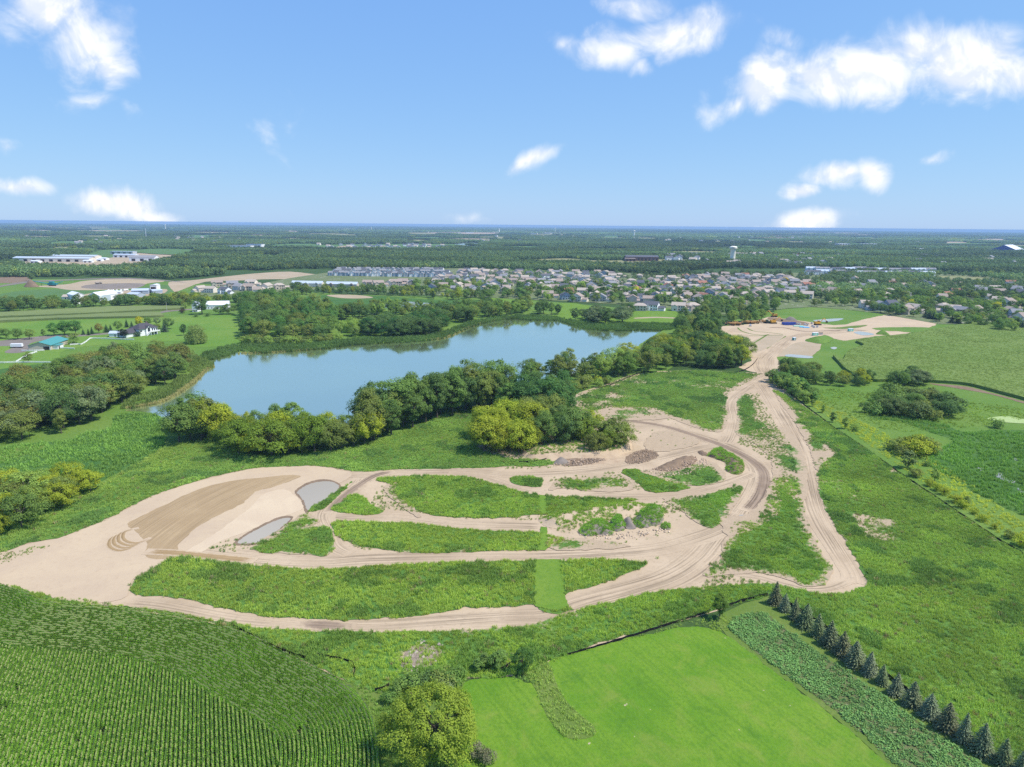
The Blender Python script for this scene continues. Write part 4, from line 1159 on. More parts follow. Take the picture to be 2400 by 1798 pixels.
def corn_mesh(seed):
    """about 0.8 m of one corn row along X: stalks with arching leaves and tassels"""
    r = np.random.default_rng(seed)
    V, Fc, T, Tf = [], [], [], []
    for px in np.arange(-.36, .4, .18):
        h = 2.1 * r.uniform(.92, 1.06); px += r.uniform(-.04, .04); py = r.uniform(-.05, .05)
        for j in range(7):
            a = (1.57 if j % 2 else -1.57) + r.uniform(-.8, .8); z = h * (.28 + .105 * j); L = .40 * r.uniform(.7, 1.1) * (1.1 - .05 * j)
            d = np.array([math.cos(a), math.sin(a), 0]); s = np.array([-d[1], d[0], 0]) * .05
            p0 = np.array([px, py, z]); p1 = p0 + d * L * .55 + np.array([0, 0, L * .42]); p2 = p0 + d * L + np.array([0, 0, L * .12])
            k = len(V)
            V += [p0 - s * .6, p0 + s * .6, p1 + s, p1 - s, p2]
            Fc += [(k, k + 1, k + 2, k + 3), (k + 3, k + 2, k + 4)]
        for j in range(3):
            k = len(T); yy = py + r.uniform(-.07, .07); q = r.uniform(.8, 1.2)
            T += [np.array([px - .13 * q, yy - .05, h * .98]), np.array([px + .13 * q, yy - .05, h * .98]), np.array([px + .10, yy + .06, h + .1 * q]), np.array([px - .10, yy + .06, h + .12])]; Tf.append((k, k + 1, k + 2, k + 3))
    return build_cards('corn', [(np.array(V), Fc, 0), (np.array(T), Tf, 1)], [M['corn'], M['tassel']])

LIB = bpy.data.collections.new('plant_library')          # sources for the scattered cover; never linked to the scene

def scatter(name, protos, pts, scale, tint, label, cat, z=0.0, rot=None, zscale=None, kind='stuff'):
    """one object: instances of the prototype meshes on a cloud of points"""
    pts = np.asarray(pts, float)
    n = len(pts)
    me = bpy.data.meshes.new(name)
    co = np.column_stack([pts[:, :2], np.full(n, z) if pts.shape[1] == 2 else pts[:, 2]]).astype(np.float32)
    me.vertices.add(n)
    me.vertices.foreach_set('co', co.ravel())
    sc = np.ones((n, 3), np.float32) * np.broadcast_to(np.asarray(scale, np.float32), (n,))[:, None]
    if zscale is not None:
        sc[:, 2] = np.broadcast_to(zscale, (n,))
    a = me.attributes.new('scl', 'FLOAT_VECTOR', 'POINT'); a.data.foreach_set('vector', sc.ravel())
    rz = np.zeros((n, 3), np.float32); rz[:, 2] = rng.uniform(0, 6.283, n) if rot is None else rot
    a = me.attributes.new('rotv', 'FLOAT_VECTOR', 'POINT'); a.data.foreach_set('vector', rz.ravel())
    a = me.attributes.new('pick', 'INT', 'POINT'); a.data.foreach_set('value', rng.integers(0, len(protos), n).astype(np.int32))
    t4 = np.ones((n, 4), np.float32); t4[:, :3] = tint
    a = me.attributes.new('tint', 'FLOAT_COLOR', 'POINT'); a.data.foreach_set('color', t4.ravel())
    o = bpy.data.objects.new(name, me)
    C.objects.link(o)
    col = bpy.data.collections.new(name + '_source')
    for i, p in enumerate(protos):
        q = bpy.data.objects.new('%s_source_%02d' % (name, i), p)
        col.objects.link(q)
    ng = bpy.data.node_groups.new(name, 'GeometryNodeTree')
    ng.interface.new_socket('Geometry', in_out='INPUT', socket_type='NodeSocketGeometry')
    ng.interface.new_socket('Geometry', in_out='OUTPUT', socket_type='NodeSocketGeometry')
    gi = ng.nodes.new('NodeGroupInput'); go = ng.nodes.new('NodeGroupOutput')
    ip = ng.nodes.new('GeometryNodeInstanceOnPoints')
    ci = ng.nodes.new('GeometryNodeCollectionInfo')
    ci.inputs['Collection'].default_value = col
    ci.inputs['Separate Children'].default_value = True
    ci.inputs['Reset Children'].default_value = True
    ip.inputs['Pick Instance'].default_value = True
    def attr(nm, typ):
        x = ng.nodes.new('GeometryNodeInputNamedAttribute'); x.data_type = typ; x.inputs['Name'].default_value = nm
        return x.outputs['Attribute']
    er = ng.nodes.new('FunctionNodeEulerToRotation')
    ng.links.new(attr('rotv', 'FLOAT_VECTOR'), er.inputs[0])
    ng.links.new(gi.outputs[0], ip.inputs['Points'])
    ng.links.new(ci.outputs[0], ip.inputs['Instance'])
    ng.links.new(attr('pick', 'INT'), ip.inputs['Instance Index'])
    ng.links.new(er.outputs[0], ip.inputs['Rotation'])
    ng.links.new(attr('scl', 'FLOAT_VECTOR'), ip.inputs['Scale'])
    ng.links.new(ip.outputs[0], go.inputs[0])
    md = o.modifiers.new('scatter', 'NODES')
    md.node_group = ng
    tag(o, label, cat, None, kind)
    return o

def rand_in(poly, dens):
    poly = np.asarray(poly, float)
    lo, hi = poly.min(0), poly.max(0)
    n = int((hi[0] - lo[0]) * (hi[1] - lo[1]) * dens)
    p = rng.uniform(lo, hi, (n, 2))
    return p[inside(p[:, 0], p[:, 1], poly)]

def in_view(p, m=90):
    """keep only what stands in or just beside the photograph's view"""
    d = np.column_stack([p[:, 0], p[:, 1], np.full(len(p), -H)])
    c = d @ np.array(RM)
    z = np.maximum(-c[:, 2], 1e-3)
    u = 1200 + c[:, 0] / z * FPX; v = 899 - c[:, 1] / z * FPX
    return p[(u > -m) & (u < 2400 + m) & (v < 1798 + m * 1.5) & (c[:, 2] < 0)]

WEEDS = [tuft_mesh('weed', 30, .6, .7, .17, 300 + i, .8) for i in range(3)] + [blade_mesh('weed', 30, .6, .95, .075, 310 + i, lean=.25) for i in range(6)]
GRASSY = [blade_mesh('grass', 16, .5, .8, .10, 320 + i) for i in range(4)] + [tuft_mesh('grass', 10, .5, .6, .30, 330, .8)]
REEDS = [blade_mesh('reed', 18, .8, 1.9, .16, 340 + i, lean=.2) for i in range(4)]

z6, z9, z13 = (600, 900), (1200, 900), (1800, 900)
def zz(o, pts): return Zm(o[0], o[1], pts)
W = {}
W['band'] = ([(-140, 1330), (0, 1261), (68, 1226), (122, 1199), (190, 1163), (244, 1131), (340, 1077), (394, 1049), (434, 1038), (516, 1030), (600, 1072), (736, 1064), (831, 1048), (885, 1034), (953, 1007), (1007, 988), (1062, 960), (1130, 958), (1125, 1010), (1120, 1050), (1180, 1072), (1210, 1076), (1290, 1080), (1290, 1092), (1200, 1094),
               (1116, 1097), (1035, 1100), (926, 1101), (831, 1106), (763, 1094), (600, 1098), (462, 1128), (380, 1155), (326, 1177), (244, 1220), (136, 1261), (68, 1272), (0, 1296), (-140, 1336)], .95, .85, (.20, .34, .075))
W['strip'] = ([(20, 1372), (60, 1382), (120, 1403), (200, 1417), (290, 1424), (350, 1428), (420, 1440), (520, 1458), (600, 1470), (681, 1480), (844, 1481), (980, 1481), (1200, 1473), (1281, 1457), (1363, 1429), (1417, 1416), (1485, 1400), (1553, 1386), (1621, 1378), (1689, 1375), (1760, 1368), (1830, 1372), (1815, 1390), (1690, 1428), (1520, 1476), (1330, 1533), (1200, 1583), (1100, 1590), (960, 1612), (890, 1625), (820, 1600), (760, 1575), (680, 1537), (600, 1499), (540, 1477), (480, 1457), (400, 1442), (290, 1430), (200, 1426), (115, 1420), (60, 1395)], .85, .75, (.23, .36, .06))
W['main'] = ([(304, 1375), (326, 1356), (370, 1328), (421, 1307), (500, 1318), (600, 1326), (736, 1335), (844, 1329), (1035, 1320), (1200, 1316), (1390, 1313), (1518, 1321), (1472, 1345), (1400, 1372), (1330, 1394), (1325, 1419), (1347, 1430), (1276, 1438), (1252, 1419), (1200, 1421), (1116, 1424), (980, 1443), (899, 1451), (790, 1454), (681, 1448), (600, 1443), (520, 1425), (462, 1410), (380, 1400), (312, 1393)], .93, .9, (.24, .37, .065))
W['second'] = ([(779, 1226), (817, 1223), (980, 1229), (1075, 1241), (1200, 1246), (1265, 1249), (1322, 1269), (1295, 1280), (1262, 1292), (1200, 1291), (1035, 1297), (940, 1294), (844, 1280), (800, 1262), (782, 1245)], .93, .8, (.25, .38, .065))
W['triangle'] = ([(836, 1158), (870, 1182), (901, 1201), (858, 1207), (812, 1204), (779, 1196), (800, 1176)], 1., .8, (.22, .37, .06))
W['hill'] = ([(885, 1123), (980, 1116), (1102, 1120), (1200, 1147), (1262, 1161), (1417, 1169), (1500, 1172), (1400, 1190), (1300, 1205), (1260, 1207), (1200, 1214), (1116, 1215), (1021, 1210), (961, 1191), (926, 1161), (922, 1139)], .93, .85, (.24, .38, .065))
W['bank1'] = ([(722, 1196), (790, 1153), (825, 1128), (812, 1145), (774, 1182), (750, 1196)], .95, .7, (.22, .36, .06))
W['bank2'] = ([(717, 1204), (755, 1223), (703, 1237), (768, 1235), (778, 1262), (785, 1282), (774, 1299), (747, 1305), (654, 1299), (600, 1294), (585, 1285), (640, 1250), (690, 1218)], .88, .75, (.20, .33, .06))
W['upper'] = ([(1347, 927), (1417, 902), (1499, 875), (1607, 869), (1716, 872), (1792, 879), (1743, 899), (1711, 921), (1704, 948), (1704, 995), (1683, 1014), (1624, 1000), (1567, 979), (1526, 960), (1444, 962), (1401, 979), (1360, 965)], .62, .8, (.19, .32, .075))
W['wedge'] = ([(1743, 922), (1776, 941), (1770, 976), (1800, 995), (1825, 1033), (1780, 1033), (1724, 1019), (1730, 981), (1727, 941)], .72, .7, (.17, .30, .07))
W['right'] = ([(1917, 1106), (1935, 1085), (1945, 1060), (1910, 1020), (1895, 1003), (1850, 955), (1812, 915), (1854, 935), (1930, 987), (2040, 1062), (2110, 1112), (2200, 1172), (2280, 1227), (2340, 1267), (2400, 1302), (2560, 1382), (2600, 1900), (2480, 1860), (2300, 1750), (2170, 1655), (2020, 1540), (1890, 1440), (1830, 1395), (1840, 1378), (1909, 1390), (1990, 1391), (2028, 1370), (2025, 1345), (1985, 1280), (1952, 1226), (1925, 1172), (1915, 1130)], .80, .9, (.22, .36, .075))
W['slope'] = ([(1797, 1172), (1815, 1120), (1873, 1117), (1880, 1172), (1900, 1245), (1920, 1290), (1955, 1335), (1930, 1372), (1881, 1374), (1827, 1355), (1760, 1345), (1690, 1350), (1648, 1348), (1689, 1307), (1697, 1264), (1730, 1226), (1768, 1223), (1790, 1195)], .80, .75, (.20, .34, .06))
W['center_a'] = ([(1458, 1106), (1493, 1100), (1526, 1115), (1607, 1139), (1617, 1145), (1580, 1153), (1526, 1155), (1496, 1134)], .95, .6, (.24, .40, .05))
W['center_b'] = ([(1309, 1123), (1370, 1118), (1458, 1115), (1490, 1135), (1466, 1153), (1385, 1152), (1320, 1145), (1285, 1150)], .5, .7, (.18, .31, .06))
W['center_c'] = ([(1200, 1120), (1240, 1117), (1271, 1125), (1265, 1142), (1225, 1140), (1200, 1132)], .9, .8, (.20, .34, .06))
W['center_d'] = ([(1550, 1169), (1635, 1163), (1690, 1150), (1738, 1139), (1732, 1172), (1700, 1215), (1673, 1237), (1635, 1226), (1594, 1196)], .8, .7, (.19, .34, .055))
W['patch1'] = ([(1735, 1025), (1800, 1000), (1850, 1010), (1880, 1060), (1893, 1110), (1880, 1180), (1815, 1125), (1808, 1080), (1775, 1045)], .40, .6, (.17, .29, .07))
W['patch2'] = ([(1815, 910), (1850, 935), (1905, 985), (1955, 1040), (1960, 1075), (1920, 1110), (1900, 1060), (1862, 990), (1825, 940)], .42, .7, (.18, .30, .07))
W['patch3'] = ([(1530, 1015), (1580, 1012), (1640, 1035), (1610, 1050), (1540, 1060), (1510, 1045)], .34, .5, (.20, .29, .075))
W['patch4'] = ([(1500, 1105), (1600, 1095), (1660, 1080), (1700, 1110), (1690, 1130), (1610, 1140), (1540, 1120)], .40, .55, (.17, .29, .06))
W['patch5'] = ([(1395, 975), (1444, 955), (1530, 955), (1570, 978), (1530, 985), (1450, 985)], .40, .55, (.18, .29, .07))
W['patch6'] = ([(1690, 1215), (1740, 1210), (1775, 1190), (1800, 1150), (1815, 1110), (1830, 1190), (1790, 1230), (1710, 1260)], .42, .6, (.17, .29, .06))
W['patch7'] = ([(1270, 1262), (1330, 1262), (1420, 1270), (1480, 1282), (1400, 1290), (1300, 1290)], .34, .5, (.17, .29, .06))
W['patch8'] = ([(930, 1130), (900, 1140), (915, 1165), (960, 1200), (985, 1212), (930, 1150)], .40, .55, (.18, .30, .06))
W['mud'] = (zz((0, 900), [(1690, 1440), (1830, 1340), (2030, 1290), (2200, 1300), (2260, 1370), (2150, 1460), (1900, 1490)]), .36, .5, (.19, .30, .07))
W['pad_edge'] = (zz((0, 900), [(-100, 1480), (150, 1420), (400, 1370), (600, 1310), (900, 1190), (920, 1210), (620, 1350), (400, 1440), (250, 1520), (50, 1560), (-100, 1560)]), .33, .45, (.18, .29, .07))
W['pad_foot'] = ([(30, 1368), (120, 1390), (220, 1408), (300, 1412), (300, 1424), (200, 1424), (110, 1412), (40, 1384)], .55, .6, (.18, .31, .07))
BARE = [ground_poly(q, 3) for q in (
    [(930, 1136), (970, 1140), (1010, 1160), (1060, 1188), (1074, 1196), (1045, 1190), (990, 1170), (945, 1155)],
    zz((600, 1348), [(1300, 580), (1450, 560), (1640, 640), (1560, 760), (1400, 840), (1180, 830), (1250, 740)]),
    zz((1800, 900), [(640, 1080), (900, 1150), (1120, 1180), (1250, 1340), (1100, 1400), (850, 1330), (720, 1230)]),
    zz((1800, 900), [(420, 560), (520, 540), (620, 620), (480, 690), (420, 740)]))]
def bare_f(x, y):
    t = 0
    for B in BARE:
        d = dist_line(np.asarray(x), np.asarray(y), B[::2], True)
        t = t + np.clip(.35 + np.where(inside(np.asarray(x), np.asarray(y), B), d, -d) * .28 + (fbm(x, y, 4, 61, 3) - .5) * 1.6, 0, 1)
    return t
MOWN = ground_poly([(1253, 1312), (1316, 1313), (1322, 1390), (1335, 1425), (1300, 1434), (1252, 1422)], 1, .2, 1)
MOWN2 = [ground_poly(q, 1, .2, 1) for q in ([(1262, 1160), (1280, 1163), (1281, 1204), (1265, 1206)], [(1268, 1236), (1283, 1238), (1284, 1262), (1280, 1291), (1258, 1292), (1264, 1270)])]
wp, wt, ws = [], [], []
for key, (px, bare, hgt, tint) in W.items():
    poly = ground_poly(px, 3, .5, 1.5)
    sd = len(key) * 7 + 3
    soft = bare < .9 and key not in ('right', 'strip')
    cov = (lambda b, s: (lambda x, y: np.clip(b + (fbm(x, y, 26, s, 5) - .5) * 2.6 * (1.15 - b) + (fbm(x, y, 5, s + 40, 3) - .5) * .7 - .55 * bare_f(x, y) - (.55 if soft else .25) * np.clip(1 - dist_line(np.asarray(x), np.asarray(y), poly[::3], True) / (5.0 if soft else 1.4), 0, 1), -.3, 1.2)))(bare, sd)
    if key not in ('mud', 'pad_edge', 'pad_foot'): o = sheet('weed_field', poly, .19 + .004 * len(wp), M['weed'], 3.5, None, cov)
    area_c = np.mean(np.hypot(poly[:, 0], poly[:, 1]))
    p = rand_in(poly, 2.2 if area_c < 290 else 1.5)
    p = in_view(p)
    c = cov(p[:, 0], p[:, 1])
    k = rng.uniform(.15, .62, len(p)) < c
    k &= ~inside(p[:, 0], p[:, 1], MOWN)
    for mm in MOWN2:
        k &= ~inside(p[:, 0], p[:, 1], mm)
    for nm in ('upper', 'right', 'tail'):
        ln, wdt = rl[nm]
        k &= dist_line(p[:, 0], p[:, 1], ln[::3]) > wdt * .36
    p, c = p[k], c[k]
    g = fbm(p[:, 0], p[:, 1], 14, sd + 9, 4); g2 = fbm(p[:, 0], p[:, 1], 50, sd + 19, 3)
    t = np.array(tint)[None, :] * (.62 + .75 * g)[:, None]
    yl = np.clip((g2 - .45) * 3, 0, 1)[:, None]
    t = t * (1 - yl * .4) + yl * .4 * np.array([.27, .37, .06]) * (.7 + .6 * g)[:, None]
    if key == 'main':
        for tl in ([(800, 60), (820, 100), (870, 190), (930, 260), (1010, 330), (1070, 365)], [(870, 50), (890, 80), (950, 180), (1020, 260), (1090, 330)]):
            kk = dist_line(p[:, 0], p[:, 1], np.array(G(zz((600, 1348), tl)))) > .45
            p, c, g, g2, t, yl = p[kk], c[kk], g[kk], g2[kk], t[kk], yl[kk]
    if key == 'hill':
        for tl in ([(2209, 960), (1950, 1010), (1750, 1060), (1650, 1120)], [(2209, 990), (1960, 1045), (1780, 1095)]):
            kk = dist_line(p[:, 0], p[:, 1], np.array(G(zz((600, 900), tl)))) > .5
            p, c, g, g2, t, yl = p[kk], c[kk], g[kk], g2[kk], t[kk], yl[kk]
    dp = fbm(p[:, 0], p[:, 1], 9, sd + 29, 3)
    dk = (dp > .62)[:, None]; t = np.where(dk, t * np.array([.62, .72, .85]), t)              # patches of darker species
    dry = rng.uniform(0, 1, len(p)) < .02 + .25 * np.clip(.45 - c, 0, .4)
    t[dry] = np.array([.25, .24, .12]) * rng.uniform(.7, 1.2, (dry.sum(), 1))
    wp.append(p); wt.append(t); ws.append(np.where(dk[:, 0], 1.25, 1.0) * hgt * rng.uniform(.75, 1.25, len(p)) * (.75 + .5 * g))
# scattered weeds that creep over bare ground along the tracks
st = rand_in(siteg, 1.0); st = in_view(st)
g = fbm(st[:, 0], st[:, 1], 22, 77, 5)
cut = [ground_poly(q, 2) for q in ([(1380, 980), (1444, 955), (1560, 965), (1650, 1005), (1690, 1040), (1600, 1060), (1500, 1085), (1390, 1100), (1330, 1090)], [(1290, 1240), (1400, 1262), (1600, 1200), (1690, 1240), (1560, 1290), (1300, 1295)], [(430, 1290), (800, 1310), (1600, 1290), (1640, 1240), (1690, 1260), (1600, 1370), (1480, 1400), (1200, 1460), (700, 1480), (300, 1430), (330, 1340)])]
k = rng.uniform(.40, .60, len(st)) < g
for B in cut:
    k &= ~(inside(st[:, 0], st[:, 1], B) & (rng.uniform(0, 1, len(st)) < .93))
for nm, (ln, wdt) in rl.items():
    k &= dist_line(st[:, 0], st[:, 1], ln[::2]) > wdt * .55
sp = ground_poly(SAND, 3)
k &= ~inside(st[:, 0], st[:, 1], sp)
st = st[k]
wp.append(st); wt.append(np.tile([.17, .28, .065], (len(st), 1)) * rng.uniform(.7, 1.2, (len(st), 1))); ws.append(rng.uniform(.35, .85, len(st)))
scatter('weeds', WEEDS, np.vstack(wp), np.concatenate(ws), np.vstack(wt) * np.array([1.76, 1.56, 1.75]), 'tall green weeds growing over the graded fields between the dirt roads', 'weeds', .15)
sheet('mown_strip', MOWN, .31, M['mown'], 4)
for mm in MOWN2:
    sheet('mown_strip', mm, .31, M['mown'], 4)

# marsh grass, reeds
def cover_poly(poly, dens, base, seed, hmul=1.0, var=.5):
    p = in_view(rand_in(poly, dens))
    g = fbm(p[:, 0], p[:, 1], 20, seed, 4); g2 = fbm(p[:, 0], p[:, 1], 7, seed + 5, 3)
    k = g2 > .28
    p, g, g2 = p[k], g[k], g2[k]
    t = np.array(base)[None] * (.6 + .8 * g)[:, None]
    return p, t, hmul * rng.uniform(.7, 1.25, len(p)) * (.8 + .4 * g2)
A = [cover_poly(marshg, .55, (.15, .29, .065), 91, 1.25), cover_poly(wetg, .45, (.14, .28, .06), 95, 1.3)]
strip_r = ground_poly([(1835, 912), (1890, 945), (1960, 992), (2045, 1050), (2115, 1100), (2205, 1160), (2290, 1220), (2410, 1290), (2440, 1260), (2330, 1180), (2240, 1110), (2180, 1075), (2060, 1010), (1960, 960), (1880, 925)], 2)
A.append(cover_poly(strip_r, .5, (.38, .46, .08), 97, .85))
rough_r = ground_poly([(1880, 925), (1960, 960), (2060, 1005), (2200, 1010), (2420, 980), (2420, 960), (2240, 940), (2100, 925), (1960, 912)], 2)
A.append(cover_poly(rough_r, .28, (.22, .33, .07), 98, .9))
edge_l = ground_poly(Zm(0, 900, [(0, 1330), (450, 1105), (900, 850), (1250, 655), (1380, 570), (1420, 600), (1250, 700), (900, 890), (450, 1140), (0, 1370)]), 2)
A.append(cover_poly(edge_l, .6, (.24, .34, .08), 99, 1.0))
scatter('marsh_grass', GRASSY, np.vstack([a[0] for a in A]), np.concatenate([a[2] for a in A]) * 1.15, np.vstack([a[1] for a in A]) * np.array([1.6, 1.45, 1.45]), 'rank green marsh grass on the wet ground beside wood and cornfield', 'marsh grass', .1)
B1 = [(500, 846), (560, 826), (600, 829), (654, 827), (763, 819), (845, 809), (953, 804), (1035, 796), (1067, 784), (1110, 766), (1157, 754), (1200, 749), (1241, 752), (1309, 753), (1352, 769), (1374, 773), (1444, 777), (1500, 775), (1548, 776), (1600, 768), (1590, 760), (1500, 758), (1420, 759), (1360, 756), (1300, 744), (1200, 739), (1100, 757), (1060, 770), (1000, 789), (870, 793), (790, 798), (700, 806), (600, 808), (540, 812), (500, 822), (470, 835)]
b1 = ground_poly(B1, 2)
b2 = ground_poly(Zm(0, 500, [(1330, 1640), (1500, 1570), (1640, 1460), (1780, 1360), (1850, 1320), (1780, 1270), (1640, 1230), (1640, 1330), (1560, 1420), (1400, 1520), (1150, 1600), (1050, 1690), (1200, 1680)]), 2)
b3 = ground_poly([(380, 985), (430, 1000), (500, 1008), (600, 1012), (700, 1012), (800, 1008), (880, 990), (950, 970), (960, 975), (880, 1000), (800, 1016), (600, 1018), (430, 1008), (372, 992)], 2)
R3 = [cover_poly(b1, .32, (.115, .195, .06), 101), cover_poly(b2, .45, (.165, .235, .07), 103), cover_poly(b3, .5, (.15, .26, .06), 105)]
scatter('reeds', REEDS, np.vstack([a[0] for a in R3]), np.concatenate([a[2] for a in R3]) * 1.25, np.vstack([a[1] for a in R3]) * 1.3, 'dark green reed belt standing along the lake shore', 'reeds', .05)
# bleached reed edge at the water line
e1 = np.array(G([(300, 958), (345, 950), (385, 940), (425, 917), (458, 892), (478, 870), (500, 858)])); e2 = np.array(G([(1000, 798), (1040, 793), (1070, 781), (1112, 763), (1160, 751), (1200, 746)])); e3 = np.array(G([(560, 829), (650, 826), (760, 818)]))
ep = np.vstack([resample(catmull(e, 4, False), .5) for e in (e1, e1, e1, e2, e2, e3)]); ep = ep + rng.normal(0, .9, ep.shape)
scatter('dry_reeds', REEDS, ep, rng.uniform(.5, .9, len(ep)), np.tile([.52, .50, .24], (len(ep), 1)) * rng.uniform(.7, 1.15, (len(ep), 1)), 'pale straw-coloured reed fringe at the water line', 'reeds', .05)

# rough vegetation of the lawn ditch and the fence line
ditch = ground_poly(Zm(1200, 1348, [(-20, 760), (100, 850), (210, 1000), (290, 1200), (440, 1390), (600, 1420), (720, 1380), (700, 1300), (600, 1220), (470, 1090), (400, 980), (330, 790), (250, 700), (100, 690)]), 3)
sheet('ditch_bank', ditch, .14, M['rough_lawn'], 2)
A = [cover_poly(ditch, 2.2, (.24, .33, .085), 111, .75)]
fl = ground_poly([(1250, 1575), (1330, 1540), (1526, 1483), (1662, 1446), (1700, 1440), (1715, 1462), (1700, 1484), (1662, 1474), (1607, 1466), (1526, 1490), (1440, 1508), (1336, 1534), (1290, 1556), (1255, 1600)], 2)
A.append(cover_poly(fl, 1.6, (.24, .32, .07), 113, .6))
NEARM = [(790, 1590), (880, 1618), (1000, 1600), (1100, 1585), (1068, 1640), (1066, 1900), (885, 1900), (878, 1720), (860, 1665)]
sheet('meadow', ground_poly(NEARM, 2), .125, M['rough_lawn'], 4)
A.append(cover_poly(ground_poly(NEARM, 2), 1.4, (.17, .28, .06), 117, .8))
bl = ground_poly([(900, 1640), (930, 1615), (1080, 1598), (1200, 1585), (1280, 1560), (1250, 1605), (1190, 1592), (1110, 1594), (1075, 1610), (1060, 1640), (1065, 1700), (1060, 1800), (900, 1850), (905, 1700)], 2)
A.append(cover_poly(bl, 1.6, (.19, .30, .07), 115, .8))
scatter('rough_grass', GRASSY + WEEDS[:2], np.vstack([a[0] for a in A]), np.concatenate([a[2] for a in A]), np.vstack([a[1] for a in A]) * 1.6, 'uncut grass in the lawn ditch and along its edges', 'grass', .12)
# the squash bed
p = in_view(rand_in(gardg, 3.2), 60)
g = fbm(p[:, 0], p[:, 1], 5, 121, 4)
rowd = np.array(P(2316, 1800)) - np.array(P(1743, 1443)); rowd /= np.hypot(*rowd)
ac = p @ np.array([-rowd[1], rowd[0]])
k = (g + .17 * np.cos(ac * 2 * math.pi / 1.9)) > .20
p, g = p[k], g[k]
SQ = [tuft_mesh('squash', 14, .6, .55, .42, 350 + i, .25) for i in range(4)]
scatter('squash_plants', SQ, p, rng.uniform(.6, 1.15, len(p)), np.array([.20, .37, .115])[None] * (.65 + .8 * g)[:, None], 'broad-leaved squash plants sprawling in the bed beside the lawn', 'squash plants', .13)
# ---- the near cornfield: headland rows follow the curved edge, inner rows run straight
EDGE = [(-150, 1310), (0, 1378), (60, 1400), (115, 1424), (200, 1432), (290, 1436), (400, 1450), (480, 1466), (560, 1492), (600, 1507), (680, 1548), (760, 1586), (815, 1618), (850, 1650), (872, 1685), (882, 1720), (890, 1770), (895, 1900)]
edge = resample(catmull(G(EDGE), 5, False), .8)
cornpoly = np.vstack([edge, G([(-400, 1900), (-400, 1400)])])
sheet('cornfield_soil', resample(cornpoly, 6, True), .12, plain('field_soil', (.03, .035, .016), .95, .05, .3, .5), 10)
t = np.gradient(edge, axis=0); t /= np.hypot(t[:, 0], t[:, 1])[:, None]
nin = np.stack([t[:, 1], -t[:, 0]], 1)
cm = cornpoly.mean(0)
if ((cm - edge[len(edge) // 2]) @ nin[len(edge) // 2]) < 0:
    nin = -nin
ROW = .80
HL = 23
CP, CR, CK = [], [], []
for k_ in range(HL):
    off = .5 + k_ * ROW
    q = resample(edge + nin * off, .74)
    d = dist_line(q[:, 0], q[:, 1], edge[::2])
    q = q[d > off - .3]
    tt = np.gradient(q, axis=0)
    CP.append(q); CR.append(np.arctan2(tt[:, 1], tt[:, 0])); CK.append(np.full(len(q), 0))
dr = raydir(470, 524); dr = np.array([dr.x, dr.y]); dr /= np.hypot(*dr)
nr_ = np.array([-dr[1], dr[0]])
aa = np.arange(-130, 130, .74); bb = np.arange(-140, 140, ROW)
ga, gb = np.meshgrid(aa, bb)
q = np.array(P(400, 1650))[None] + ga.ravel()[:, None] * dr + gb.ravel()[:, None] * nr_
q = q[inside(q[:, 0], q[:, 1], cornpoly)]
q = in_view(q, 160)
d = dist_line(q[:, 0], q[:, 1], edge[::3])
q = q[d > HL * ROW + .2]
CP.append(q); CR.append(np.full(len(q), math.atan2(dr[1], dr[0]))); CK.append(np.full(len(q), 1))
CP = np.vstack(CP); CR = np.concatenate(CR); CK = np.concatenate(CK)
k = np.zeros(len(CP), bool)
vis = in_view(CP, 160); key = set(map(tuple, np.round(vis, 4))); k = np.array([tuple(x) in key for x in np.round(CP, 4)])
CP, CR, CK = CP[k], CR[k], CK[k]
g = fbm(CP[:, 0], CP[:, 1], 22, 141, 4); g2 = fbm(CP[:, 0], CP[:, 1], 3, 143, 3)
k = g2 > .2
CP, CR, g, g2 = CP[k], CR[k], g[k], g2[k]
CP = CP + rng.normal(0, .03, CP.shape)
CORN = [corn_mesh(400 + i) for i in range(6)]
tint = np.array([2.85, 2.8, 1.8])[None] * (.7 + .6 * g)[:, None] * rng.uniform(.85, 1.15, (len(CP), 1))
scatter('corn_plants', CORN, CP, 1.0, tint, 'tall green corn in close curving rows beside the big maple', 'corn', .05, CR + rng.choice([0, math.pi], len(CR)), rng.uniform(.95, 1.05, len(CP)) * (.85 + .3 * g))

# ---- far crop fields: a closed canopy 2 m up, with its cut edge
def crop_block(name, px, h, mat, spacing, label, bump=.25):
    poly = resample(ground_poly(px, 3), spacing, True)
    xy, fs = cdt(poly, spacing)
    z = h + (fbm(xy[:, 0], xy[:, 1], 18, 7, 4) - .5) * bump * 2 + rng.normal(0, bump * .3, len(xy))
    V = [tuple(v) for v in np.column_stack([xy, z])]
    Fc = [f if (xy[f[1]] - xy[f[0]])[0] * (xy[f[2]] - xy[f[0]])[1] - (xy[f[1]] - xy[f[0]])[1] * (xy[f[2]] - xy[f[0]])[0] > 0 else f[::-1] for f in fs]
    n = len(poly); b = len(V)
    V += [(p[0], p[1], 0) for p in poly]
    zt = {}
    V += [(p[0], p[1], h) for p in poly]
    Fc += [(b + i, b + (i + 1) % n, b + n + (i + 1) % n, b + n + i) for i in range(n)]
    o = mesh_obj(name, V, Fc, mat, smooth=False)
    tag(o, label, 'corn', None, 'stuff')
    return poly
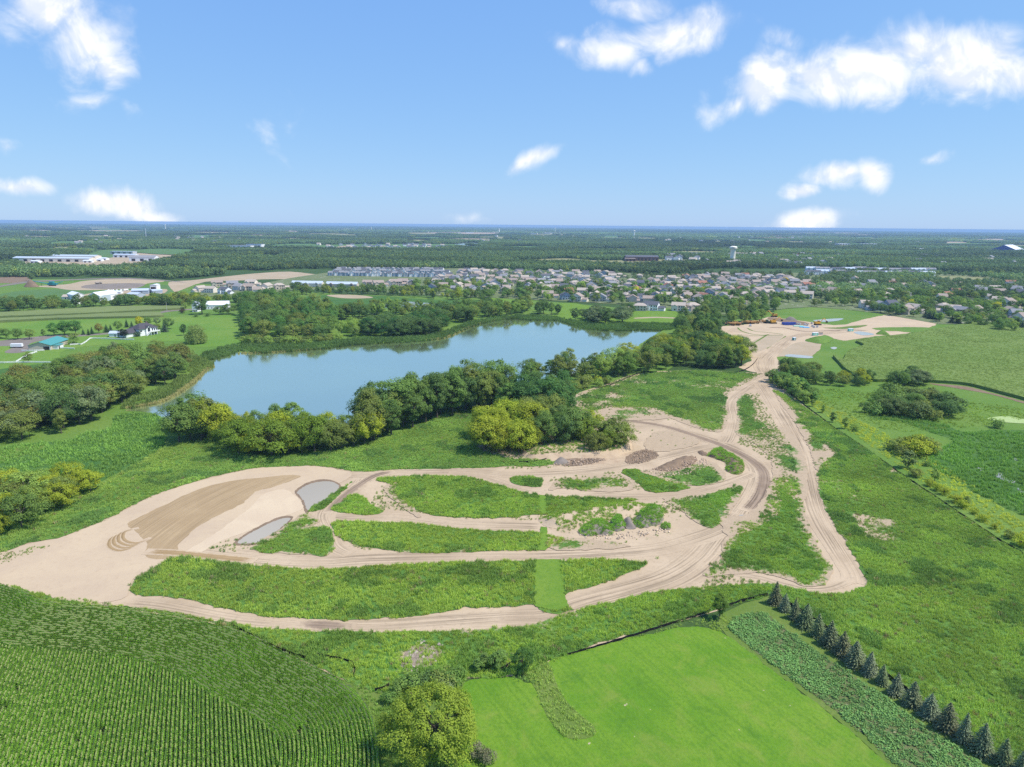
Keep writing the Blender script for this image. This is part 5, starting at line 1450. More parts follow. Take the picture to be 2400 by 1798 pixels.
def crop_mat(name, a, b, c, rot=0.0):
    m, nt, out = new_mat(name)
    co = coords(nt)
    mp = nt.nodes.new('ShaderNodeMapping'); mp.vector_type = 'TEXTURE'; mp.inputs['Rotation'].default_value = (0, 0, rot); mp.inputs['Scale'].default_value = (40, 1.3, 1)
    nt.links.new(co, mp.inputs['Vector'])
    st = noise_n(nt, mp.outputs[0], 1.0, 5, .7)
    n1 = noise_n(nt, co, .012, 5, .6, .4); n2 = noise_n(nt, co, .9, 4, .7)
    col = mixc(nt, ramp(nt, n1, .35, .65), a, b)
    col = mixc(nt, ramp(nt, st, .42, .68, 0, .6), col, c)
    col = mixc(nt, ramp(nt, n2, .45, .7, 0, .45), col, c)
    principled(nt, out, col, .9, .1, bump_n(nt, n2, .7, .5))
    return m
CM = crop_mat('crop_canopy', (.150, .225, .050), (.185, .245, .062), (.115, .18, .038), .35)
RC = [(1952, 837), (1975, 848), (1985, 830), (2010, 818), (2025, 812), (2006, 801), (2060, 795), (2120, 788), (2207, 772), (2286, 759), (2340, 761), (2400, 767), (2560, 780), (2600, 985), (2400, 938), (2316, 916), (2262, 903), (2180, 897), (2126, 893), (2060, 896), (2030, 892), (1985, 872), (1968, 855)]
rc = crop_block('corn_field', RC, 2.0, CM, 5.0, 'broad olive-green cornfield with a notched edge beside the graded ground')
sheet('field_edge', ground_poly([(2180, 899), (2262, 906), (2316, 919), (2400, 942), (2560, 988), (2560, 993), (2400, 946), (2310, 922), (2200, 904)], 2, .5), .15, M['brown_soil'], 8)
p = rand_in(rc, .55); p = in_view(p)
g = fbm(p[:, 0], p[:, 1], 30, 151, 4)
CTOP = [tuft_mesh('corn_top', 16, .8, .7, .26, 370 + i, .7) for i in range(3)]
scatter('corn_tops', CTOP, np.column_stack([p, np.full(len(p), 1.75)]), rng.uniform(.7, 1.2, len(p)), np.array([.25, .345, .085])[None] * (.8 + .4 * g)[:, None], 'tasselled tops over the broad olive-green cornfield', 'corn')
CM2 = crop_mat('strip_canopy', (.17, .21, .075), (.20, .24, .085), (.13, .175, .055), 0)
crop_block('corn_strip', [(-80, 741), (0, 736), (109, 730), (217, 724), (300, 721), (422, 721), (424, 726), (341, 731), (300, 733), (136, 741), (0, 746), (-80, 751)], 2.2, CM2, 5, 'long corn strip directly below the windbreak')
crop_block('corn_strip', [(-80, 756), (0, 751), (136, 744), (300, 737), (368, 735), (381, 741), (378, 744), (300, 746), (136, 750), (0, 757), (-80, 764)], 2.2, CM2, 5, 'second corn strip between the first one and the pasture')
# ------------------------------------------------------------------ fences, soil heaps, banks
M['black_cloth'] = plain('black_cloth', (.016, .016, .018), .85, .1, .3, 3)
M['stake'] = plain('stake', (.30, .22, .14), .9, .1, .2, 5)
M['white_rail'] = plain('white_rail', (.80, .80, .78), .6, .2, .06, 3)
post_me = None
def silt_fence(px, label, h=.75, posts=6.0):
    global post_me
    ln = resample(catmull(G(px), 5, False), 1.2)
    ln = ln + rng.normal(0, .06, ln.shape)
    o = empty('silt_fence', (ln[0][0], ln[0][1], 0))
    V, Fc = [], []
    hh = h * rng.uniform(.72, 1.05, len(ln))
    lean = rng.normal(0, .06, (len(ln), 2))
    for i, p in enumerate(ln):
        q = p - ln[0]
        for s in (-.02, .02):
            V += [(q[0] + s, q[1] - s, -.05), (q[0] + s + lean[i][0], q[1] - s + lean[i][1], hh[i] + .2)]
    for i in range(len(ln) - 1):
        a, b = i * 4, i * 4 + 4
        Fc += [(a, b, b + 1, a + 1), (a + 2, a + 3, b + 3, b + 2), (a + 1, b + 1, b + 3, a + 3)]
    mesh_obj('fabric', V, Fc, M['black_cloth'], o)
    if post_me is None:
        pv, pf = [], []
        bx(pv, pf, -.03, .03, -.03, .03, -.1, 1.25)
        post_me = bpy.data.meshes.new('stake'); post_me.from_pydata(pv, [], pf); post_me.materials.append(M['stake'])
    if posts:
        for p in resample(ln, posts):
            c = bpy.data.objects.new('stake', post_me); c.parent = o; c.location = (p[0] - ln[0][0], p[1] - ln[0][1], 0); C.objects.link(c)
    tag(o, label, 'silt fence')
silt_fence([(1846, 918), (1885, 950), (1930, 984), (1950, 1000), (2040, 1061), (2110, 1111), (2200, 1171), (2280, 1226), (2340, 1266), (2400, 1301), (2450, 1330)], 'long black silt fence between the weedy field and the wetland', .6)
silt_fence([(1330, 1537), (1400, 1517), (1460, 1499), (1526, 1478), (1600, 1455), (1650, 1440), (1665, 1432)], 'black silt fence along the top edge of the lawn', .5)
silt_fence([(1706, 1422), (1740, 1411), (1775, 1402), (1800, 1396)], 'short black silt fence between the young tree and the spruces', .8)
silt_fence([(1812, 1394), (1890, 1442), (1960, 1492), (2020, 1540), (2090, 1594), (2170, 1655), (2240, 1706), (2300, 1752), (2380, 1812)], 'black silt fence running behind the spruce row', .8)
silt_fence([(548, 1470), (600, 1499), (640, 1519), (680, 1535), (716, 1545)], 'black silt fence at the edge of the corn rows', .8)
silt_fence([(745, 1538), (775, 1544), (805, 1550), (826, 1556), (832, 1568), (831, 1586)], 'hooked piece of black silt fence in the weeds past the corn', .7)
silt_fence([(880, 1622), (895, 1619), (912, 1611)], 'scrap of black silt fence behind the big maple', .8, 3)
silt_fence([(1175, 1574), (1190, 1564), (1205, 1555), (1212, 1550)], 'short piece of black silt fence beside the dark compact tree', .8, 3)
silt_fence([(1405, 912), (1440, 900), (1470, 887), (1500, 876), (1540, 872)], 'black silt fence above the upper weed field', .8, 8)
silt_fence([(1718, 876), (1745, 868), (1765, 855), (1775, 842)], 'black silt fence round the foot of the lake-tip thicket', .8, 8)
silt_fence([(1217, 1086), (1262, 1083), (1290, 1075), (1330, 1069), (1400, 1067), (1440, 1062), (1462, 1050), (1470, 1040)], 'black silt fence round the foot of the bank grove', .8)

def heap(name, px, h, mat, label, cat, sharp=1.0, rough=.35, spacing=.9, seed=0, green=None, ridge=None):
    poly = ground_poly(px, 4, .15, .8)
    xy, fs = cdt(poly, spacing)
    d = dist_line(xy[:, 0], xy[:, 1], poly[::2], True)
    dm = d.max()
    z = h * (1 - (1 - np.clip(d / dm, 0, 1)) ** (1.6 * sharp))
    z = z * (.7 + .6 * fbm(xy[:, 0], xy[:, 1], max(dm * 1.2, 2), seed, 4)) + np.where(d > .3, (fbm(xy[:, 0], xy[:, 1], 1.6, seed + 5, 3) - .5) * rough * 2, 0)
    z = np.where(d < .05, -.05, np.maximum(z, .02))
    c = poly.mean(0)
    V = np.column_stack([xy - c, z])
    Fc = [f if (xy[f[1]] - xy[f[0]])[0] * (xy[f[2]] - xy[f[0]])[1] - (xy[f[1]] - xy[f[0]])[1] * (xy[f[2]] - xy[f[0]])[0] > 0 else f[::-1] for f in fs]
    o = mesh_obj(name, V, Fc, mat, smooth=True, loc=(c[0], c[1], .14))
    tag(o, label, cat)
    if green:
        dens, thr, tint = green
        p = rand_in(poly, dens)
        g = fbm(p[:, 0], p[:, 1], 5, seed + 31, 4)
        dd = dist_line(p[:, 0], p[:, 1], poly[::2], True)
        k = (g > thr) & (dd > .15)
        p, g = p[k], g[k]
        j = np.array([np.argmin((xy[:, 0] - a) ** 2 + (xy[:, 1] - b) ** 2) for a, b in p]) if len(p) else np.zeros(0, int)
        return o, np.column_stack([p, z[j] + .1]), np.array(tint)[None] * (.6 + .8 * g)[:, None]
    return o
GW = []
def gheap(*a, **k):
    GW.append(heap(*a, **k))
z9 = (1200, 900)
gheap('soil_berm', zz(z9, [(230, 1165), (450, 1110), (700, 1060), (900, 1030), (1200, 1050), (1320, 1100), (1290, 1150), (1100, 1150), (850, 1180), (600, 1240), (330, 1245)]), 1.8, M['soil'], 'long low berm with weeds growing over its crest', 'berm', 1, .3, 1.2, 3, (2.4, .36, (.20, .36, .06)))
gheap('weedy_mound', zz(z9, [(570, 1285), (640, 1210), (740, 1180), (830, 1200), (880, 1290), (850, 1310), (740, 1305), (660, 1320)]), 2.2, M['grey_soil'], 'weed-covered mound with a notch at the end of the berm', 'mound', 1, .3, .8, 5, (4, .27, (.18, .36, .06)))
gheap('weedy_mound', zz(z9, [(845, 1200), (900, 1155), (950, 1170), (980, 1250), (920, 1275), (860, 1265)]), 2.6, M['grey_soil'], 'bright green rounded mound beside the bare grey heap', 'mound', 1, .3, .7, 7, (5, .15, (.19, .42, .06)))
heap('spoil_heap', zz(z9, [(955, 1180), (1000, 1155), (1040, 1190), (1075, 1250), (990, 1255), (965, 1230)]), 1.7, M['grey_soil'], 'bare grey soil heap between two green mounds', 'soil heap', .8, .6, .5, 9)
gheap('weedy_mound', zz(z9, [(1040, 1200), (1080, 1130), (1130, 1080), (1230, 1065), (1310, 1100), (1290, 1210), (1200, 1230), (1160, 1245), (1080, 1240)]), 2.6, M['grey_soil'], 'biggest green mound at the bend of the dirt road', 'mound', 1, .3, .9, 11, (4, .27, (.18, .37, .06)))
gheap('weedy_mound', zz(z9, [(1285, 1235), (1320, 1205), (1375, 1235), (1360, 1260), (1300, 1262)]), 1.1, M['grey_soil'], 'little weedy hump on the sand below the green mounds', 'mound', 1, .2, .6, 13, (5, .2, (.17, .34, .06)))
gheap('weedy_mound', zz(z9, [(1685, 620), (1740, 575), (1800, 560), (1880, 610), (1960, 650), (2005, 700), (1990, 770), (1930, 785), (1840, 745), (1850, 690), (1760, 650)]), 2.4, M['brown_soil'], 'green-topped brown mound where the muddy road curves', 'mound', 1, .4, .9, 15, (3.5, .36, (.19, .37, .06)))
heap('spoil_heap', zz(z9, [(1290, 705), (1400, 660), (1480, 635), (1590, 640), (1560, 700), (1420, 750), (1330, 762), (1230, 745)]), 1.8, M['brown_soil'], 'ragged ridge of broken brown soil beside the road fork', 'soil heap', 1, .8, .7, 17)
heap('spoil_heap', zz(z9, [(1600, 590), (1640, 585), (1680, 600), (1700, 620), (1640, 620)]), .9, M['brown_soil'], 'small brown clod heap against the green-topped mound', 'soil heap', 1, .4, .6, 18)
heap('spoil_heap', zz(z9, [(355, 690), (390, 650), (440, 645), (500, 680), (440, 700)]), 1.5, M['grey_soil'], 'grey soil heap dumped at the foot of the cut bank', 'soil heap', 1, .3, .6, 19)
# the cut bank below the grove: a terrace whose face drops to the road
bank_top = ground_poly(zz(z9, [(350, 640), (480, 630), (600, 630), (800, 618), (900, 605), (980, 560), (1000, 520), (960, 470), (700, 440), (400, 480), (200, 560), (120, 640)]), 3)
xy, fs = cdt(resample(ground_poly(zz(z9, [(340, 700), (480, 712), (640, 700), (820, 690), (960, 690), (1010, 640), (1040, 560), (1010, 480), (950, 430), (700, 400), (350, 440), (120, 540), (60, 650), (150, 670), (260, 670)]), 3), 1.2, True), 1.2)
ins = inside(xy[:, 0], xy[:, 1], bank_top); dd = dist_line(xy[:, 0], xy[:, 1], bank_top[::2], True)
zb = np.where(ins, 2.0, 2.0 * np.clip(1 - dd / 3.2, 0, 1) ** 1.3) + (fbm(xy[:, 0], xy[:, 1], 3, 71, 3) - .5) * .35
zb = np.where((~ins) & (dd > 3.0), .05, zb)
Fc = [f if (xy[f[1]] - xy[f[0]])[0] * (xy[f[2]] - xy[f[0]])[1] - (xy[f[1]] - xy[f[0]])[1] * (xy[f[2]] - xy[f[0]])[0] > 0 else f[::-1] for f in fs]
o = mesh_obj('cut_bank', np.column_stack([xy, zb + .06]), Fc, soil_mat('bank_soil', (.50, .38, .25), (.40, .29, .19), (.30, .22, .15), False, .25), smooth=True)
tag(o, kind='structure')
p = rand_in(bank_top, 1.2); g = fbm(p[:, 0], p[:, 1], 6, 81, 3)
GW.append((None, np.column_stack([p, np.full(len(p), 2.05)]), np.array([.16, .30, .06])[None] * (.6 + .8 * g)[:, None]))
sheet('brown_hollow', ground_poly(zz(z9, [(985, 630), (1050, 590), (1180, 570), (1260, 610), (1240, 640), (1120, 680), (1000, 685)]), 3, .9, .8), .24, M['brown_soil'], 2)  # ragged patch of darker brown soil over the dug ground
#sheet('brown_hollow', ground_poly(zz(z9, [(1020, 635), (1080, 610), (1180, 595), (1225, 615), (1110, 665), (1020, 672)]), 3, .6, .7), .25, M['dark_soil'], 2)
sheet('brown_hollow', ground_poly(zz(z9, [(470, 650), (700, 640), (780, 660), (560, 710), (440, 700)]), 3, .2), .25, M['brown_soil'], 2)
sheet('debris_patch', ground_poly(zz((600, 1348), [(1320, 640), (1450, 600), (1600, 640), (1560, 740), (1450, 800), (1300, 790), (1260, 740)]), 3, .3), .24, M['debris'], 2)
def clod(seed):
    r = np.random.default_rng(seed)
    V = np.array([(1, 0, 0), (-1, 0, 0), (0, 1, 0), (0, -1, 0), (0, 0, 1), (0, 0, -.6), (.6, .6, .5), (-.6, -.6, .4)], float) * r.uniform(.55, 1.2, (8, 1)) * np.array([.5, .5, .4])
    me = bpy.data.meshes.new('clod')
    me.from_pydata(V.tolist(), [], [(0, 6, 4), (6, 2, 4), (2, 1, 4), (1, 7, 4), (7, 3, 4), (3, 0, 4), (0, 2, 6), (1, 3, 7), (0, 3, 5), (3, 1, 5), (1, 2, 5), (2, 0, 5)])
    me.materials.append(clod_mat)
    return me
clod_mat = leaf_mat('clod', (1, 1, 1), .0, True, .7, .95, (1.2, 1.18, 1.15))
CLP, CLT = [], []
for px_, n_, c_, zt in (([(1250, 730), (1350, 690), (1470, 640), (1590, 640), (1560, 710), (1420, 755), (1330, 765), (1200, 745)], 520, (.30, .215, .15), .9), ([(990, 640), (1060, 590), (1180, 565), (1265, 615), (1240, 645), (1110, 690), (990, 690)], 260, (.24, .175, .12), .15),
                        ([(350, 695), (480, 650), (700, 640), (820, 660), (620, 705), (440, 715)], 260, (.28, .21, .15), .3), ([(1130, 745), (1300, 770), (1500, 760), (1600, 690), (1650, 640), (1700, 700), (1500, 790), (1250, 790)], 320, (.36, .27, .19), .1),
                        ([(580, 1270), (900, 1290), (1300, 1250), (1380, 1280), (1000, 1340), (650, 1340)], 120, (.38, .30, .22), .05)):
    pl = ground_poly(zz(z9, px_), 3)
    q = rand_in(pl, n_ / max(1, .5 * abs(np.dot(pl[:, 0], np.roll(pl[:, 1], 1)) - np.dot(pl[:, 1], np.roll(pl[:, 0], 1)))))
    dq = dist_line(q[:, 0], q[:, 1], pl, True)
    CLP.append(np.column_stack([q, .2 + zt * np.clip(dq / 3, 0, 1)])); CLT.append(np.array(c_)[None] * 1.35 * rng.uniform(.7, 1.35, (len(q), 1)))
pl = ground_poly(zz((600, 1348), [(1280, 740), (1330, 600), (1480, 560), (1640, 640), (1560, 760), (1420, 830), (1180, 840)]), 3)
q = rand_in(pl, 1.1)
CLP.append(np.column_stack([q, np.full(len(q), .25)])); CLT.append(np.array([.42, .36, .30])[None] * rng.uniform(.5, 1.3, (len(q), 1)))
CLP = np.vstack(CLP)
scatter('soil_clods', [clod(800 + i) for i in range(4)], CLP, rng.uniform(.35, 1.2, len(CLP)) ** 1.5, np.vstack(CLT), 'broken soil clods and rubble strewn over the disturbed ground', 'rubble', 0)
scatter('mound_weeds', WEEDS, np.vstack([g_[1] for g_ in GW]), rng.uniform(.5, .95, sum(len(g_[1]) for g_ in GW)), np.vstack([g_[2] for g_ in GW]) * np.array([1.7, 1.45, 1.5]), 'lush weeds covering the soil mounds and the bank top', 'weeds', 0)

# ------------------------------------------------------------------ buildings
M['white_wall'] = plain('white_wall', (0.850, 0.850, 0.850), .7, .2, .05, 1)
M['cream_wall'] = plain('cream_wall', (0.792, 0.720, 0.600), .8, .15, .06, 1)
M['beige_wall'] = plain('beige_wall', (0.600, 0.516, 0.420), .8, .15, .08, 1)
M['taupe_wall'] = plain('taupe_wall', (0.432, 0.372, 0.312), .8, .15, .08, 1)
M['grey_wall'] = plain('grey_wall', (0.504, 0.528, 0.540), .8, .15, .08, 1)
M['blue_wall'] = plain('blue_wall', (.36, .43, .50), .8, .15, .08, 1)
M['brick_wall'] = plain('brick_wall', (.22, .13, .10), .85, .15, .15, 2)
M['brown_roof'] = plain('brown_roof', (0.348, 0.282, 0.234), .95, .05, .18, 1.5)
M['tan_roof'] = plain('tan_roof', (0.444, 0.378, 0.312), .95, .05, .18, 1.5)
M['grey_roof'] = plain('grey_roof', (.26, .26, .265), .95, .05, .18, 1.5)
M['slate_roof'] = plain('slate_roof', (.12, .125, .14), .95, .05, .2, 1.5)
M['red_roof'] = plain('red_roof', (.34, .17, .12), .95, .05, .15, 1.5)
M['dark_roof'] = plain('dark_roof', (.085, .08, .09), .9, .1, .25, 1.5)
M['teal_roof'] = plain('teal_roof', (.07, .28, .25), .45, .4, .06, 1.0)
M['white_roof'] = plain('white_roof', (.82, .84, .86), .4, .4, .04, 1.0)
M['metal_roof'] = plain('metal_roof', (.50, .56, .62), .4, .5, .06, 1.0)
M['glass'] = plain('window_glass', (.03, .04, .05), .15, .6, .2, 1)
M['door_dark'] = plain('door_dark', (.05, .04, .035), .7, .2, .2, 1)
M['door_white'] = plain('door_white', (.7, .7, .68), .6, .2, .05, 1)
M['concrete'] = plain('concrete', (.55, .53, .5), .9, .1, .1, .4)

def gable(V, Fc, x0, x1, y0, y1, z0, rise, axis='x', over=.45, thick=.22):
    """a gabled roof slab with overhang"""
    if axis == 'x':
        ym = (y0 + y1) / 2; s = rise / ((y1 - y0) / 2)
        a, b = x0 - over, x1 + over
        pr = [(y0 - over, z0 - over * s), (ym, z0 + rise), (y1 + over, z0 - over * s)]
        for x in (a, b):
            for y, z in pr: V.append((x, y, z)); V.append((x, y, z + thick))
    else:
        xm = (x0 + x1) / 2; s = rise / ((x1 - x0) / 2)
        a, b = y0 - over, y1 + over
        pr = [(x0 - over, z0 - over * s), (xm, z0 + rise), (x1 + over, z0 - over * s)]
        for y in (a, b):
            for x, z in pr: V.append((x, y, z)); V.append((x, y, z + thick))
    k = len(V) - 12
    # 0,1 | 2,3 | 4,5 at a ; 6.. at b
    Fc += [(k + 1, k + 3, k + 9, k + 7), (k + 3, k + 5, k + 11, k + 9), (k, k + 6, k + 8, k + 2), (k + 2, k + 8, k + 10, k + 4), (k, k + 1, k + 7, k + 6), (k + 4, k + 10, k + 11, k + 5),
           (k, k + 2, k + 3, k + 1), (k + 2, k + 4, k + 5, k + 3), (k + 6, k + 7, k + 9, k + 8), (k + 8, k + 9, k + 11, k + 10)]

def gable_wall(V, Fc, x0, x1, y0, y1, h, rise, axis='x'):
    """walls up to the eaves plus the two gable triangles"""
    k = len(V)
    V += [(x0, y0, 0), (x1, y0, 0), (x1, y1, 0), (x0, y1, 0), (x0, y0, h), (x1, y0, h), (x1, y1, h), (x0, y1, h)]
    Fc += [(k, k + 1, k + 5, k + 4), (k + 2, k + 3, k + 7, k + 6)] if axis == 'x' else [(k + 1, k + 2, k + 6, k + 5), (k + 3, k, k + 4, k + 7)]
    if axis == 'x':
        ym = (y0 + y1) / 2
        V += [(x0, ym, h + rise), (x1, ym, h + rise)]
        Fc += [(k + 1, k + 2, k + 6, k + 9, k + 5), (k + 3, k, k + 4, k + 8, k + 7)]
    else:
        xm = (x0 + x1) / 2
        V += [(xm, y0, h + rise), (xm, y1, h + rise)]
        Fc += [(k, k + 1, k + 5, k + 8, k + 4), (k + 2, k + 3, k + 7, k + 9, k + 6)]

def hip(V, Fc, x0, x1, y0, y1, z0, rise, over=.45):
    k = len(V); d = (y1 - y0) / 2
    a, b, c, e = x0 - over, x1 + over, y0 - over, y1 + over
    zl = z0 - .15
    V += [(a, c, zl), (b, c, zl), (b, e, zl), (a, e, zl), (a, c, zl + .2), (b, c, zl + .2), (b, e, zl + .2), (a, e, zl + .2), (x0 + d * .8, (y0 + y1) / 2, z0 + rise), (x1 - d * .8, (y0 + y1) / 2, z0 + rise)]
    Fc += [(k + 3, k + 2, k + 1, k), (k, k + 1, k + 5, k + 4), (k + 1, k + 2, k + 6, k + 5), (k + 2, k + 3, k + 7, k + 6), (k + 3, k, k + 4, k + 7), (k + 4, k + 5, k + 9, k + 8), (k + 5, k + 6, k + 9), (k + 6, k + 7, k + 8, k + 9), (k + 7, k + 4, k + 8)]

def to_mesh(name, V, Fc, mat):
    me = bpy.data.meshes.new(name); me.from_pydata(V, [], Fc); me.materials.append(mat); me.update()
    return me

HOUSES = []
def house_proto(wall, roof, w, d, h, style, near=True):
    """list of (part name, mesh) sharing data between copies; front towards -Y"""
    parts = []
    V, Fc = [], []; R, Rf = [], []
    if style == 'gable':
        gable_wall(V, Fc, -w / 2, w / 2, -d / 2, d / 2, h, d * .28)
        gable(R, Rf, -w / 2, w / 2, -d / 2, d / 2, h, d * .28)
    elif style == 'hip':
        bx(V, Fc, -w / 2, w / 2, -d / 2, d / 2, 0, h); hip(R, Rf, -w / 2, w / 2, -d / 2, d / 2, h, d * .27)
    else:
        gable_wall(V, Fc, -w / 2, w / 2, -d / 2, d / 2, h, w * .26, 'y'); gable(R, Rf, -w / 2, w / 2, -d / 2, d / 2, h, w * .26, 'y')
    parts.append(('wall', to_mesh('wall', V, Fc, M[wall]))); parts.append(('roof', to_mesh('roof', R, Rf, M[roof])))
    # front wing with its own gable, and the garage
    V, Fc, R, Rf = [], [], [], []
    x0 = -w * .42
    gable_wall(V, Fc, x0, x0 + w * .38, -d / 2 - 2.2, -d / 2 + .5, h * .86, w * .12, 'y'); gable(R, Rf, x0, x0 + w * .38, -d / 2 - 2.2, -d / 2 + d * .42, h * .86, w * .12, 'y', .35)
    parts.append(('wing', to_mesh('wing', V, Fc, M[wall]))); parts.append(('wing_roof', to_mesh('wing_roof', R, Rf, M[roof])))
    V, Fc, R, Rf = [], [], [], []
    gable_wall(V, Fc, w / 2 - .02, w / 2 + 6, -d * .35, d * .3, 2.7, d * .17); gable(R, Rf, w / 2, w / 2 + 6, -d * .35, d * .3, 2.7, d * .17)
    parts.append(('garage', to_mesh('garage', V, Fc, M[wall]))); parts.append(('garage_roof', to_mesh('garage_roof', R, Rf, M[roof])))
    if near:
        V, Fc = [], []; bx(V, Fc, w / 2 + .7, w / 2 + 5.3, -d * .35 - .06, -d * .35 + .04, 0, 2.2); parts.append(('garage_door', to_mesh('garage_door', V, Fc, M['door_white'])))
        fl = [1.0] if h < 4 else [1.0, h - 2.0]
        for z in fl:
            for x in (w * .08, w * .27, w * .42):
                V, Fc = [], []; bx(V, Fc, x - .55, x + .55, -d / 2 - .05, -d / 2 + .05, z, z + 1.3); parts.append(('window', to_mesh('window', V, Fc, M['glass'])))
            for x in (-w * .36, -w * .12, w * .12, w * .36):
                V, Fc = [], []; bx(V, Fc, x - .55, x + .55, d / 2 - .05, d / 2 + .05, z, z + 1.3); parts.append(('window', to_mesh('window', V, Fc, M['glass'])))
        V, Fc = [], []; bx(V, Fc, x0 + w * .19 - .8, x0 + w * .19 + .8, -d / 2 - 2.26, -d / 2 - 2.16, 1.0, 2.4); parts.append(('window', to_mesh('window', V, Fc, M['glass'])))
    return parts

def put_house(name, parts, x, y, rz, label, group, cat='house', s=1.0):
    o = empty(name, (x, y, 0), rz)
    o.scale = (s, s, s)
    for nm, me in parts:
        c = bpy.data.objects.new(nm, me); c.parent = o; C.objects.link(c)
    tag(o, label, cat, group)
    return o

VAR = [('beige_wall', 'brown_roof', 'gable', 'beige house with a brown gabled roof'), ('beige_wall', 'tan_roof', 'hip', 'beige house with a tan hipped roof'), ('cream_wall', 'brown_roof', 'front', 'cream house with a brown front gable'),
       ('taupe_wall', 'grey_roof', 'gable', 'taupe house with a grey gabled roof'), ('white_wall', 'slate_roof', 'gable', 'white house with a dark slate roof'), ('grey_wall', 'grey_roof', 'front', 'grey house with a grey front gable'),
       ('cream_wall', 'tan_roof', 'gable', 'cream house with a tan gabled roof'), ('blue_wall', 'slate_roof', 'front', 'blue-grey house with a slate front gable'), ('beige_wall', 'red_roof', 'gable', 'beige house with a reddish roof')]
VN = [house_proto(a, b, 13, 9.5, 5.6, s, True) for a, b, s, l in VAR]
VF = [house_proto(a, b, 13, 9.5, 5.6, s, False) for a, b, s, l in VAR]
taken = []
def free(x, y, d):
    return all((x - a) ** 2 + (y - b) ** 2 > d * d for a, b in taken)
NEARH = [(1283, 698), (1325, 702), (1352, 706), (1500, 728), (1527, 727), (1590, 728), (1622, 728), (1396, 700), (1430, 697), (1468, 700), (1535, 705), (1560, 700), (1610, 703), (1408, 706), (1365, 690), (1300, 680), (1240, 682), (1225, 672),
         (1010, 682), (1068, 684), (1110, 684), (1140, 680), (1185, 683), (1100, 668), (1160, 672), (930, 670), (945, 668), (965, 671), (862, 670), (887, 672), (913, 670), (625, 680), (655, 678), (604, 688), (470, 684), (495, 686), (528, 688), (560, 680), (585, 682), (545, 674), (510, 672), (590, 670),
         (1692, 706), (1725, 712), (1745, 698), (1766, 702), (1660, 697), (1685, 682), (1770, 690), (1800, 694), (1830, 692), (1890, 700), (1852, 688), (1710, 685), (1735, 675), (1950, 690), (2030, 722), (2062, 728), (2085, 725), (2120, 736), (2140, 732), (2070, 700), (2085, 690), (2210, 728), (2230, 735), (2250, 738), (2300, 690), (2340, 692), (2285, 735), (2365, 740), (2378, 745), (2360, 720), (2395, 755), (2330, 685), (2380, 680), (1330, 690), (1455, 685), (1512, 690), (1585, 690)]
for u, v in NEARH:
    x, y = P(u, v)
    i = random.choices(range(len(VAR)), (5, 4, 4, 3, 2, 2, 4, 1, 1))[0]
    taken.append((x, y))
    put_house('suburban_house', VN[i], x, y, random.uniform(-.5, .5) + random.choice([0, 0, math.pi / 2, math.pi, -math.pi / 2]), VAR[i][3] + ' near the edge of the suburb', VAR[i][3] + 's, suburb edge', 'house', random.uniform(1.1, 1.35))
SUB = catmull(G([(1000, 668), (1040, 650), (1100, 638), (1200, 640), (1290, 641), (1400, 642), (1480, 648), (1560, 655), (1680, 648), (1780, 650), (1850, 655), (1920, 665), (1900, 695), (1800, 700), (1700, 700), (1600, 712), (1500, 712), (1400, 690), (1250, 685), (1150, 690), (1050, 680)]), 2)
q = poisson(SUB, 265, 18.5)
nsub = 0
for x, y in q:
    if not free(x, y, 13.5):
        continue
    taken.append((x, y)); nsub += 1
    i = random.choices(range(len(VAR)), (5, 4, 4, 3, 2, 2, 4, 1, 1))[0]
    put_house('suburban_house', VF[i], x, y, random.uniform(-.5, .5) + random.choice([0, 0, math.pi / 2, math.pi, -math.pi / 2]), VAR[i][3] + ' deep among the suburb street trees', VAR[i][3] + 's, inner suburb', 'house', random.uniform(1.05, 1.25))
SUBR = catmull(G([(1920, 665), (2000, 660), (2150, 668), (2300, 672), (2420, 670), (2420, 720), (2300, 710), (2150, 705), (2000, 700), (1920, 695)]), 2)
for x, y in poisson(SUBR, 34, 45):
    if not free(x, y, 16): continue
    taken.append((x, y))
    i = random.randrange(len(VAR))
    put_house('wooded_house', VF[i], x, y, random.uniform(0, 6.28), VAR[i][3] + ' in the wooded quarter past the graded ground', VAR[i][3] + 's, wooded quarter', 'house', random.uniform(1.1, 1.35))
# pale rows of tall narrow houses
VT = [house_proto(a, b, 9, 10, 6.6, s, False)[:4] for a, b, s in (('white_wall', 'slate_roof', 'gable'), ('grey_wall', 'grey_roof', 'front'), ('white_wall', 'grey_roof', 'front'), ('blue_wall', 'grey_roof', 'gable'))]
VTL = ['tall white house with slate roof in the pale rows', 'tall grey house with front gable in the pale rows', 'tall white house with grey front gable in the pale rows', 'tall blue-grey house in the pale rows']
for r_, (v0, v1, u0, u1, n) in enumerate([(646, 650, 770, 1045, 22), (640.5, 643, 780, 1055, 24), (636, 637.5, 790, 1040, 22)]):
    for k in range(n):
        f = (k + .5) / n
        x, y = P(u0 + (u1 - u0) * f, v0 + (v1 - v0) * f)
        i = random.randrange(4)
        taken.append((x, y))
        put_house('row_house', VT[i], x, y + random.uniform(-3, 3), random.uniform(-.12, .12) - .1, VTL[i], 'pale rows of houses below the woods', 'house', random.uniform(.95, 1.08))
